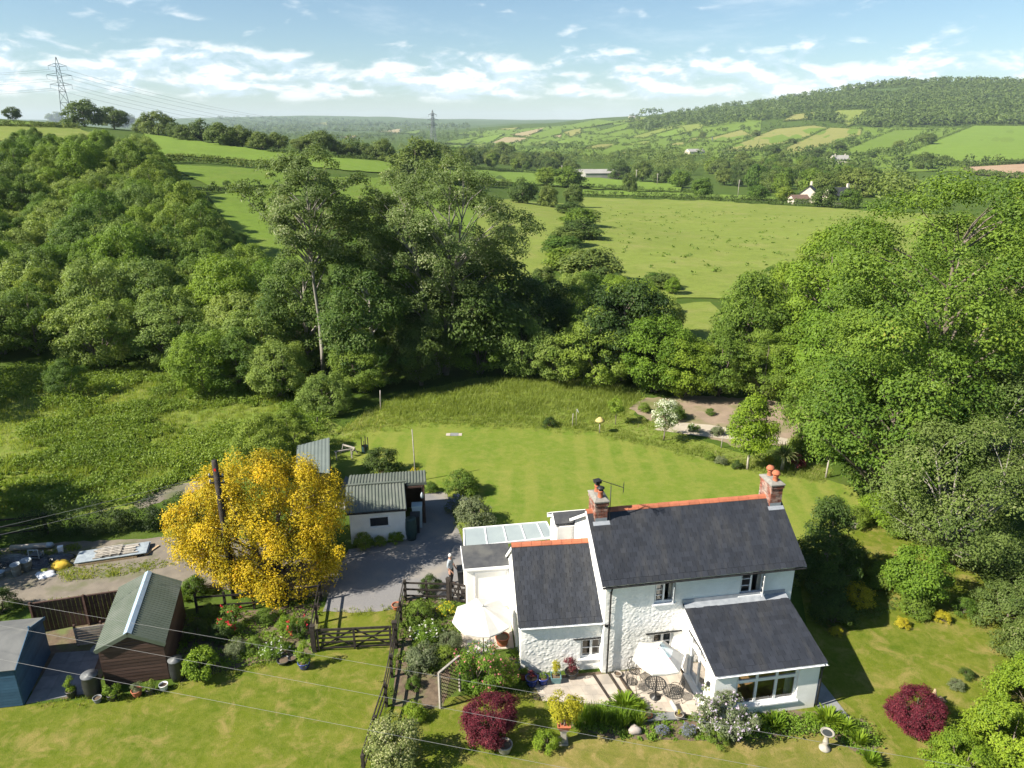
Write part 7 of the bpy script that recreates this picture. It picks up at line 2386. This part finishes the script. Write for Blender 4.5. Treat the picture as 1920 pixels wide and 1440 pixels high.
named = [
    # label, px, py (base), mesh, scale
    ("pale green leafy bush at the front of the tall clump", 612, 770, SCRUB[2], .62), ("bushy tree under the tall trunk, left", 525, 745, SCRUB[0], .75), ("low tree at the meadow's far corner", 455, 735, SCRUB[1], .75), ("bushy green tree at the meadow's edge", 390, 740, SCRUB[4], .80),
    ("round pale willow at the meadow's left side", 195, 690, SCRUB[0], 1.05), ("dark shrubby tree beside the store shed", 500, 890, SCRUB[1], .58), ("shrub at the meadow's corner beside the store shed", 545, 850, SCRUB[1], .45),
    ("round bush with pale top in the meadow", 130, 745, SCRUB[1], .45), ("grey willow right of the tall clump", 985, 705, SCRUB[0], .85), ("grey-leaved willow by the long grass", 1050, 718, SCRUB[0], .7), ("bushy tree behind the long grass, centre", 1120, 725, SCRUB[1], .95),
    ("dense green tree behind the long grass", 1165, 712, MIDT[1], .95), ("leafy tree right of the dense one", 1225, 735, SCRUB[4], .95), ("bright leafy bush behind the pond, left", 1280, 745, SCRUB[4], .75), ("green bush behind the pond, middle", 1345, 742, SCRUB[1], .8), ("white flowering elder bush behind the pond", 1430, 748, SCRUB[3], .7),
    ("bright bush behind the pond, right", 1500, 752, SCRUB[4], .9), ("tall conical tree behind the pond", 1400, 690, MIDT[0], .95), ("round tree far behind the long grass", 1100, 650, SCRUB[3], 1.0), ("leafy tree in the valley line, right of centre", 1180, 640, SCRUB[4], 1.1), ("green bush on the clearing's left", 1230, 640, SCRUB[0], .8),
    ("tree on the clearing's right", 1460, 660, MIDT[2], .85), ("light green tree behind the right-hand trees", 1530, 690, MIDT[2], 1.0), ("tree at the left foot of the tallest right tree", 1560, 780, MIDT[2], .85), 
    ("green bush at the pasture's lower edge", 1260, 552, SCRUB[4], .8), ("bush at the pasture's lower right corner", 1450, 560, SCRUB[3], .9), ("dark tree between tall clump and valley", 1010, 660, MIDT[1], .95), ("leafy tree at the pasture's lower left", 1000, 590, SCRUB[3], .9), ("rounded bush below the narrow pasture", 1075, 575, SCRUB[2], 1.2),
    ("wide bush below the hedge line", 1150, 570, SCRUB[4], 1.1), ("green tree below the wide pasture", 1210, 590, SCRUB[3], 1.0), ("tree below the wide pasture's middle", 1420, 600, SCRUB[1], .7), ("tree beyond the tall right-hand tree", 1600, 640, MIDT[2], 1.05), ("tree below the pasture's right end", 1530, 590, MIDT[0], .95),
    ("brown-tinged bush at the long grass edge", 1225, 705, SCRUB[2], .7), ("dark bush at the foot of the tall clump, left", 680, 735, SCRUB[1], .75), ("dark bush at the foot of the tall clump, right", 900, 700, SCRUB[1], .85), ("bush in the gap behind the tall clump", 860, 640, SCRUB[3], 1.2), ("tree behind the tall clump, left", 640, 640, SCRUB[3], 1.3), ("tree behind the tall clump, middle", 760, 640, SCRUB[3], 1.25),
]
def skyline(tab, x): return float(np.interp(x, [t[0] for t in tab], [t[1] for t in tab]))
ENV_R = [(400, 440), (560, 560), (640, 520), (960, 530), (1000, 515), (1050, 500), (1160, 515), (1220, 520), (1300, 535), (1350, 525), (1390, 492), (1430, 500), (1500, 475), (1540, 430), (1600, 400)]
def fit_scale(h, me, sc, tab):
    """keep a tree's top below the line where the photo shows open country above it"""
    ht = _height(me[1])
    while sc > .35:
        px, py = proj((h[0], h[1], h[2] + ht * sc))
        if py >= skyline(tab, px): break
        sc *= .95
    return sc
_hc = {}
def _height(me):
    if me.name not in _hc:
        co = np.empty(len(me.vertices) * 3, np.float32)
        me.vertices.foreach_get("co", co)
        _hc[me.name] = float(co.reshape(-1, 3)[:, 2].max())
    return _hc[me.name]
for lab, px, py, me, sc in named:
    h = hit(px, py)
    if (px > 930 and py < 745) or "behind the tall clump" in lab: sc = fit_scale(h, me, sc, ENV_R)
    tree("tree", lab, "tree", h, me, sc=sc)
for lab, x, y, me, sc in (("tree at the left picture edge shading the meadow, farthest", -49.5, 57.5, SCRUB[3], 1.35), ("tree beyond the left picture edge shading the meadow", -46.0, 50.5, SCRUB[1], 1.1), ("tree beyond the left picture edge shading the yard", -31.5, 30.2, SCRUB[1], 1.05), ("bushy tree beyond the left picture edge beside the hedge", -33.0, 35.5, SCRUB[4], .9)):
    tree("tree", lab, "tree", (x, y, 0), me, sc=sc)
# the scrub wood on the left slope
rng = np.random.default_rng(17)
wood_poly = [(-120, 300), (100, 285), (240, 300), (330, 345), (400, 400), (470, 480), (560, 560), (580, 690), (480, 725), (330, 705), (260, 670), (140, 660), (-120, 690)]
ENV_L = [(-150, 285), (0, 268), (50, 236), (90, 252), (200, 246), (250, 242), (290, 272), (330, 338), (380, 372), (400, 410), (440, 450), (500, 480), (600, 540)]
KINDS_ = ["rounded pale willow", "tall mid green tree", "low spreading willow", "domed green tree", "bright fresh green bushy tree"]
placed = []
cand = []
while len(cand) < 1500:
    a, b = rng.uniform(-120, 590), rng.uniform(285, 725)
    if inside(wood_poly, a, b): cand.append((a, b))
W = hits([c[0] for c in cand], [c[1] for c in cand])
for (a, b), w in zip(cand, W):
    if np.isnan(w[0]): continue
    k = int(rng.integers(0, 5))
    sc = rng.uniform(.75, 1.2) * (1.0 if w[1] < 140 else 1.15)
    sc = fit_scale(w, SCRUB[k], sc * 1.1, ENV_L) / 1.1
    r = 3.0 * sc
    if any((w[0] - q[0]) ** 2 + (w[1] - q[1]) ** 2 < ((r + q[2]) * .62) ** 2 for q in placed): continue
    placed.append((w[0], w[1], r))
    tree("scrub_tree", "%s %s of the left slope's scrub wood" % (KINDS_[k], "on the near edge" if w[1] < 85 else ("in the middle" if w[1] < 130 else "in the upper part")), "tree", Vector(w), SCRUB[k], rz=float(rng.uniform(0, 6.28)), sc=sc, sz=sc * rng.uniform(.9, 1.25), group="scrub wood on the left slope")
    if len(placed) >= 210: break
# ================================================================== middle distance
OAK = [tree_meshes("oak%d" % k, 100 + k, 10.0, .0, (5.0, 4.4, 5.6, 4.0)[k], ("round", "oval", "dome", "round")[k], 75, 1.55, 62, .72, (L_FAR, L_FAR, L_FAR, L_MID)[k], BARK, .3, limbs=6, hollow=.45, lobes=.25, squash=1.0) for k in range(4)]
def far_tree(lab, px, by, ty, wpx, k, group=None, name="tree"):
    h = hit(px, by)
    if h is None: return
    top = atY(px, ty, h.y).z
    ht = max(2.0, top - h.z)
    wd = wpx / F_PX * math.hypot(h.y, 21) * 1.0
    o = thing(name, lab, "tree", h, (px * 37 % 628) / 100, group)
    s = wd / (2 * (5.0, 4.4, 5.6, 4.0)[k] + .8)
    o.scale = (s, s, ht / 10.4)
    obj("trunk", OAK[k][0], o)
    obj("crown", OAK[k][1], o)
sky_l = [(25, 226, 200, 28), (105, 229, 208, 30), (160, 238, 184, 68), (215, 242, 200, 52), (234, 240, 206, 36), (298, 254, 206, 62), (333, 260, 230, 38), (380, 266, 220, 46), (350, 264, 232, 42), (420, 274, 230, 54), (455, 276, 232, 46), (490, 280, 245, 42), (522, 282, 248, 40), (440, 275, 242, 36), (270, 250, 222, 34), (405, 270, 238, 36)]
names_l = ["small round tree on the far left skyline", "small tree on the left skyline beneath the pylon", "great oak on the left skyline right of the pylon", "oak standing right of the great skyline oak", "lower oak closing the skyline pair", "domed oak alone on the skyline, centre left", "low tree right of the domed oak", "rounded oak in the oak line", "low oak between two taller ones in the oak line",
    "wide oak in the middle of the oak line", "oak right of the wide one in the oak line", "small oak near the oak line's right end", "last small oak of the oak line", "low dark tree in the oak line", "low tree left of the domed oak", "low tree right of the rounded oak"]
for k, (t, nm) in enumerate(zip(sky_l, names_l)): far_tree(nm, *t, k % 3)
mid_l = [((600, 288, 245, 54), "broad tree above the upper field, centre"), ((640, 292, 262, 44), "smaller tree right of the broad one above the upper field"), ((718, 303, 258, 46), "tree left of the big roadside oak"), ((690, 298, 268, 38), "low tree two left of the big roadside oak"), ((780, 332, 254, 86), "big dark oak standing at the end of the upper field"), ((665, 294, 265, 38), "low tree three left of the big roadside oak"), ((565, 283, 256, 36), "low tree left of the broad tree above the upper field"), ((830, 318, 286, 40), "bush right of the big roadside oak"),
    ((1180, 360, 322, 30), "lone tree in the hedge by the white roofs"), ((1065, 352, 310, 52), "bright tree at the hedge crossing"), ((1025, 348, 312, 40), "dark tree left of the bright tree at the crossing"), ((1160, 336, 298, 40), "tree left of the white roofs"), ((1205, 340, 300, 40), "tree right of the white roofs"), ((980, 382, 330, 54), "dark bushy tree where the two pastures meet"), ((1028, 388, 345, 40), "bush at the top of the hedge line, left"), ((1075, 390, 345, 34), "bush at the top of the hedge line, right"), ((1315, 372, 332, 36), "light green roadside tree, left of three"),
    ((1420, 376, 345, 36), "light green roadside tree, middle of three"), ((1470, 378, 348, 34), "light green roadside tree, right of three"), ((1545, 388, 345, 46), "dark tree before the far white house"), ((1592, 390, 352, 36), "bright bush right of the far white house"), ((945, 302, 266, 44), "large dark tree in the valley wood, centre"), ((1240, 345, 312, 40), "tree beside the road right of the white roofs"), ((1275, 352, 318, 40), "tree at the end of the light field strip")]
for k, (t, nm) in enumerate(mid_l): far_tree(nm, *t, 3 if "light" in nm or "bright" in nm else k % 3)
line = [(1070, 402, 378, 56), (1090, 425, 388, 66), (1092, 448, 408, 74), (1062, 462, 425, 70), (1052, 480, 440, 70), (1080, 500, 458, 84), (1105, 530, 465, 120), (1058, 505, 462, 70), (1130, 548, 500, 90), (1240, 540, 512, 64), (1225, 536, 515, 40), (1020, 528, 498, 44), (1110, 512, 470, 60)]
for k, t in enumerate(line): far_tree("dense hedge bush in the line between the two pastures", *t, (0, 3, 1)[k % 3], "bushes between the two pastures", "hedge_bush")
far_h = [((300, 306), (350, 304), (430, 310), (480, 316), (560, 322), 2.6, "dark hedge between the upper and the sloping field"), ((380, 360), (410, 362), (440, 358), (490, 356), (540, 356), 2.2, "low dark hedge at the foot of the sloping field"), ((1095, 368), (1250, 374), (1400, 381), (1500, 386), (1610, 392), 2.4, "long dark hedge along the top of the wide pasture"),
    ((1085, 352), (1150, 356), (1220, 360), (1280, 363), (1330, 366), 2.2, "hedge along the light field strip"), ((830, 345), (870, 346), (900, 348), (935, 350), (960, 352), 3.0, "hedge left of the pasture crossing"), ((-100, 236), (0, 238), (60, 239), (110, 240), (150, 241), 2.5, "dark hedge across the left hilltop fields"), ((500, 286), (560, 290), (620, 296), (680, 300), (742, 305), 2.0, "hedge along the top of the upper field"), ((820, 318), (900, 320), (980, 324), (1040, 330), (1090, 335), 2.5, "hedge above the light field strip")]
for k, (*pp, hgt, lab) in enumerate(far_h):
    P3 = [hit(*p) for p in pp]
    hedge("hedge", lab, P3, hgt, 2.4, .55, .8, 30, L_FAR, 200 + k, 1.05)
def band(poly, n, seed, hlo, hhi, lab, grp, avoid=True):
    rng = np.random.default_rng(seed)
    done = 0
    c_ = []
    while len(c_) < n:
        a, b = rng.uniform(min(p[0] for p in poly), max(p[0] for p in poly)), rng.uniform(min(p[1] for p in poly), max(p[1] for p in poly))
        if inside(poly, a, b) and not any(inside(f[0], a, b) for f in NEAR_FIELDS + FAR_FIELDS): c_.append((a, b))
    W = hits([p[0] for p in c_], [p[1] for p in c_])
    for w in W:
        if np.isnan(w[0]): continue
        k = int(rng.integers(0, 4))
        o = thing("tree", lab, "tree", Vector(w), float(rng.uniform(0, 6.28)), grp)
        s = rng.uniform(hlo, hhi) / 10
        o.scale = (s * rng.uniform(.9, 1.2), s, s * rng.uniform(.9, 1.15))
        obj("trunk", OAK[k][0], o); obj("crown", OAK[k][1], o)
band([(800, 290), (1000, 296), (1110, 318), (1100, 330), (960, 318), (800, 312)], 75, 301, 8, 12, "tree in the dark valley wood behind the light field strip", "valley wood trees")
band([(1330, 318), (1480, 312), (1640, 330), (1640, 378), (1560, 374), (1480, 366), (1340, 352)], 85, 302, 9, 13, "tree in the wood behind the far white house", "wood behind the white house")
for k, (x, b, t, w) in enumerate([(500, 520, 455, 85), (568, 530, 485, 60), (612, 455, 415, 55), (870, 490, 435, 80), (905, 545, 490, 60), (1210, 490, 425, 80), (1370, 455, 390, 90), (1470, 572, 510, 110), (1350, 590, 490, 110), (1600, 565, 535, 50), (740, 530, 470, 90), (820, 545, 490, 70), (1060, 530, 500, 50), (960, 455, 410, 70), (110, 420, 375, 45), (410, 410, 370, 50)]):
    far_tree("lone rounded tree among the far hillside fields", 1280 + x / 3, 120 + b / 3, 120 + t / 3, w / 3, k % 3, "lone trees on the far hillside")
# ------------------------------------------------------------------ far woodland: one mass
def mass(name, label, regions, hedges, seed, lmat, min_y=450, per=24, lf=.62):
    rng = np.random.default_rng(seed)
    C, R = [], []
    for poly, n, lo, hi in regions:
        a = rng.uniform(min(p[0] for p in poly), max(p[0] for p in poly), 3 * n)
        b = rng.uniform(min(p[1] for p in poly), max(p[1] for p in poly), 3 * n)
        ok = [(x, y) for x, y in zip(a, b) if inside(poly, x, y) and not any(inside(f[0], x, y + 1.0) for f in FAR_FIELDS + NEAR_FIELDS)][:n]
        w = hits([p[0] for p in ok], [p[1] for p in ok])
        w = w[~np.isnan(w[:, 0])]
        w = w[w[:, 1] > min_y]
        C.append(w); R.append(rng.uniform(lo, hi, len(w)))
    for poly, _ in hedges:
        pts = []
        for i in range(len(poly)):
            p, q_ = poly[i], poly[(i + 1) % len(poly)]
            n = max(2, int(math.hypot(p[0] - q_[0], p[1] - q_[1]) / 1.6))
            pts += [(p[0] + (q_[0] - p[0]) * k / n, p[1] + (q_[1] - p[1]) * k / n) for k in range(n)]
        w = hits([p[0] for p in pts], [p[1] for p in pts])
        w = w[~np.isnan(w[:, 0])]
        C.append(w); R.append(rng.uniform(1.2, 3.0, len(w)))
    C, R = np.concatenate(C), np.concatenate(R)
    sc = np.clip(C[:, 1] / 1600, 1, 2.6)
    R = R * np.where(C[:, 1] > 3000, sc, 1)
    C[:, 2] += R * .75
    V, Q, T = blob_cloud(rng, C, R, np.full(len(C), per), np.repeat(R * lf, per), None, 1.0, .35, .55, .5)
    me = np_mesh(name, V, Q, lmat, T)
    return tag(obj(name, me), label, "woodland", kind="stuff")
hill = [(1180, 222), (1330, 196), (1400, 188), (1440, 172), (1560, 152), (1700, 149), (1920, 146), (2050, 146), (2050, 240), (1780, 236), (1640, 240), (1500, 225), (1400, 230), (1250, 250), (1180, 245)]
valley = [(880, 246), (1000, 240), (1180, 224), (1250, 252), (1500, 228), (1780, 238), (2000, 245), (2000, 325), (1600, 325), (1330, 315), (1000, 300), (880, 275)]
farblue = [(400, 223), (560, 222), (900, 240), (920, 252), (900, 268), (540, 262), (400, 250)]
mass("far_woodland", "dense woodland covering the far hill and its field hedges", [(hill, 5200, 6.0, 10.0), (valley, 620, 3.5, 6.0), (farblue, 800, 4.0, 7.0)], FAR_FIELDS, 401, L_FAR)
mass("valley_woodland", "belt of trees filling the valley floor behind the hedged fields", [([(1000, 290), (1330, 290), (1340, 330), (1230, 330), (1100, 312)], 110, 4, 6), ([(540, 262), (800, 272), (800, 290), (700, 290), (560, 278)], 40, 3.5, 5.5), ([(1610, 345), (1700, 338), (1720, 392), (1640, 392)], 36, 4, 6.5)], [], 402, L_FAR, 150, 90, .26)
pts = scatter_ground([(1110, 385), (1580, 402), (1500, 500), (1250, 520), (1120, 470)], 260, 71)
ground_stuff("rush_tufts", "dark rush tufts dotted over the wide pasture", "grass", pts, np.random.default_rng(3).uniform(.25, .7, len(pts)), 10, .35, L_MID, 72)
# ================================================================== far buildings, pylons, haze
STEEL = surf("pylon_steel", (.20, .215, .23), None, rough=.6)
def pylon(label, px, Y, top_y, base_y=None):
    x = (px - 960) / 1434.0 * Y
    z = float(H(x, Y))
    ht = atY(px, top_y, Y).z - z
    o = thing("pylon", label, "pylon", (x, Y, z), .55)
    k = ht / 46.0
    t = .26 * max(1, Y / 700)
    m = MB()
    lv = [(0, 4.2), (9, 3.3), (17, 2.6), (24, 2.0), (28, 1.5), (33, 1.35), (38, 1.2), (42, .9), (46, .15)]
    P = [[Vector((sx_ * w * k, sy_ * w * k, h * k)) for sx_, sy_ in ((-1, -1), (1, -1), (1, 1), (-1, 1))] for h, w in lv]
    for a, b in zip(P[:-1], P[1:]):
        for i in range(4):
            m.beam(a[i], b[i], t); m.beam(a[i], b[(i + 1) % 4], t * .6); m.beam(a[(i + 1) % 4], b[i], t * .6)
            m.beam(b[i], b[(i + 1) % 4], t * .6)
    m.build("tower", STEEL, o)
    for h, L in ((28, 6.5), (34, 7.5), (40, 5.5)):
        a = MB()
        for s_ in (-1, 1):
            tip = Vector((s_ * L * k, 0, (h + .6) * k))
            for y in (-1.3, 1.3): a.beam((s_ * 1.2 * k, y * k, h * k), tip, t * .8); a.beam((s_ * 1.2 * k, y * k, (h + 2) * k), tip, t * .7)
            a.beam(tip, tip - Vector((0, 0, 2.6 * k)), t * .6)
        a.build("cross_arm", STEEL, o)
    return [(Vector((x, Y, z)) + Matrix.Rotation(.55, 3, "Z") @ Vector((s_ * L * k, 0, (h - 2) * k))) for h, L in ((28, 6.5), (34, 7.5), (40, 5.5)) for s_ in (-1, 1)]
A1 = pylon("big lattice pylon on the left skyline", 131, 560, 107)
A2 = pylon("lattice pylon above the central valley", 812, 1150, 206)
A3 = pylon("faint lattice pylon at the foot of the right hill", 1337, 1350, 256)
A4 = pylon("faint lattice pylon among the trees before the far hillside", 1655, 1250, 276)
for k, (a, b) in enumerate(zip(A1, A2)):
    wire("power_line", "power line strung between the left and central pylons", a, b, 22, .07, STEEL, 40, "power lines between pylons")
for k, a in enumerate(A1):
    wire("power_line", "power line leaving the left pylon towards the picture edge", a, a + Vector((-330, -40, 6)), 9, .06, STEEL, 24, "power lines left of the pylon")
def wood_pole(label, px, by, ty):
    h = hit(px, by)
    if h is None: return
    ht = atY(px, ty, h.y).z - h.z
    o = thing("roadside_pole", label, "pole", h)
    r = .11 * max(1, h.y / 330)
    m = MB(); m.tube([(0, 0, -.3), (0, 0, ht)], [r * 1.2, r], 7); m.build("pole", GREY_WOOD, o)
    m = MB(); m.beam((-.8, 0, ht - .5), (.8, 0, ht - .5), r * 1.2); m.build("cross_arm", GREY_WOOD, o)
for lab, px, by, ty in (("pale roadside pole left of the far white house", 1383, 372, 337), ("roadside pole near the white roofs, left", 1053, 330, 310), ("roadside pole near the white roofs, right", 1192, 350, 318), ("roadside pole in the light field hedge", 1232, 347, 325)): wood_pole(lab, px, by, ty)
def far_house(name, label, px, by, w, d, he, hr, rz, wall, roof, chim=(), wins=(), cat="house"):
    h = hit(px, by)
    o = thing(name, label, cat, h, rz)
    m = MB()
    a, b = w / 2, d / 2
    m.add([(-a, -b, -1), (a, -b, -1), (a, -b, he), (-a, -b, he)], [(0, 1, 2, 3)]); m.add([(a, b, -1), (-a, b, -1), (-a, b, he), (a, b, he)], [(0, 1, 2, 3)])
    for s_ in (-1, 1): m.add([(s_ * a, -b, -1), (s_ * a, b, -1), (s_ * a, b, he), (s_ * a, 0, hr - .1), (s_ * a, -b, he)], [(0, 1, 2, 3, 4)])
    m.build("wall", wall, o)
    r = MB()
    s = (hr - he) / b
    for sg in (-1, 1):
        q = [Vector((-a - .3, sg * (b + .4), he - .4 * s)), Vector((a + .3, sg * (b + .4), he - .4 * s)), Vector((a + .3, 0, hr)), Vector((-a - .3, 0, hr))]
        r.add(q + [p - Vector((0, 0, .18)) for p in q], [(0, 1, 2, 3), (7, 6, 5, 4), (0, 4, 5, 1), (1, 5, 6, 2), (3, 7, 4, 0), (2, 6, 7, 3)])
    ro = r.build("roof", roof, o)
    for x in chim:
        c_ = MB(); c_.box((x, 0, hr + .3), (.7, .7, 1.8)); c_.build("chimney", CREAM, ro)
    for x, z in wins:
        c_ = MB(); c_.box((x, -b - .02, z), (1.0, .10, 1.1)); wo = c_.build("window", WHITE_PAINT, o)
        g_ = MB(); g_.box((x, -b - .06, z), (.85, .06, .95)); g_.build("pane", _mats["dark_pane"], wo)
ROOF_RED = surf("red_tile", (.15, .095, .075), (.12, .08, .065), 1, .9)
CREAM = surf("cream_render", (.62, .55, .45), (.56, .50, .42), .5, .9)
SHEDR = surf("pale_shed_roof", (.30, .29, .27), (.26, .25, .235), .2, .7)
far_house("far_house", "cream gabled house far across the pasture", 1515, 380, 6.5, 6, 3.6, 6.2, 1.1, CREAM, SLATE_DK, (3,), ((-1.8, 2.5), (1.8, 2.5), (-1.8, .9), (1.8, .9)))
far_house("far_house", "grey slate house right of the cream one", 1568, 384, 8, 5.5, 3.6, 6.0, .2, CREAM, SLATE_DK, (3.5,), ((-2, 2.4), (0, 2.4), (2, 2.4)))
far_house("far_house", "low red tiled annexe beside the cream house", 1496, 382, 6, 4, 2.0, 3.2, .2, CREAM, ROOF_RED)
far_house("far_barn", "long pale roofed farm building in the valley, right half", 1125, 334, 26, 16, 4.2, 6.6, .12, SHEDR, SHEDR, cat="barn")
far_house("far_barn", "long pale roofed farm building in the valley, left half", 1092, 331, 16, 14, 3.6, 5.6, .12, SHEDR, SHEDR, cat="barn")
far_house("far_farmhouse", "small white farmhouse below the far hillside fields", 1573, 307, 16, 9, 4.5, 8, .1, CREAM, SHEDR, (5, -5))
far_house("far_barn", "pinkish farm roofs at the foot of the far fields", 1302, 289, 22, 14, 3.5, 6.5, .3, CREAM, SHEDR, cat="barn")
far_house("far_house", "tiny cream house on the far ridge", 1185, 224, 22, 14, 7, 12, .3, CREAM, SHEDR)
# ------------------------------------------------------------------ haze
def haze():
    lo, hi = Vector((-9500, -120, -60)), Vector((9500, 14500, 260))
    m = MB(); m.lohi(lo, hi)
    mt, nt, out = new_mat("haze")
    v = nt.nodes.new("ShaderNodeVolumePrincipled")
    v.inputs["Color"].default_value = (.72, .86, 1.0, 1)
    v.inputs["Density"].default_value = 6.5e-5
    v.inputs["Anisotropy"].default_value = 0.0
    nt.links.new(v.outputs[0], out.inputs["Volume"])
    tag(m.build("haze", mt), "thin blue summer haze over the valley", "haze", kind="stuff")
haze()
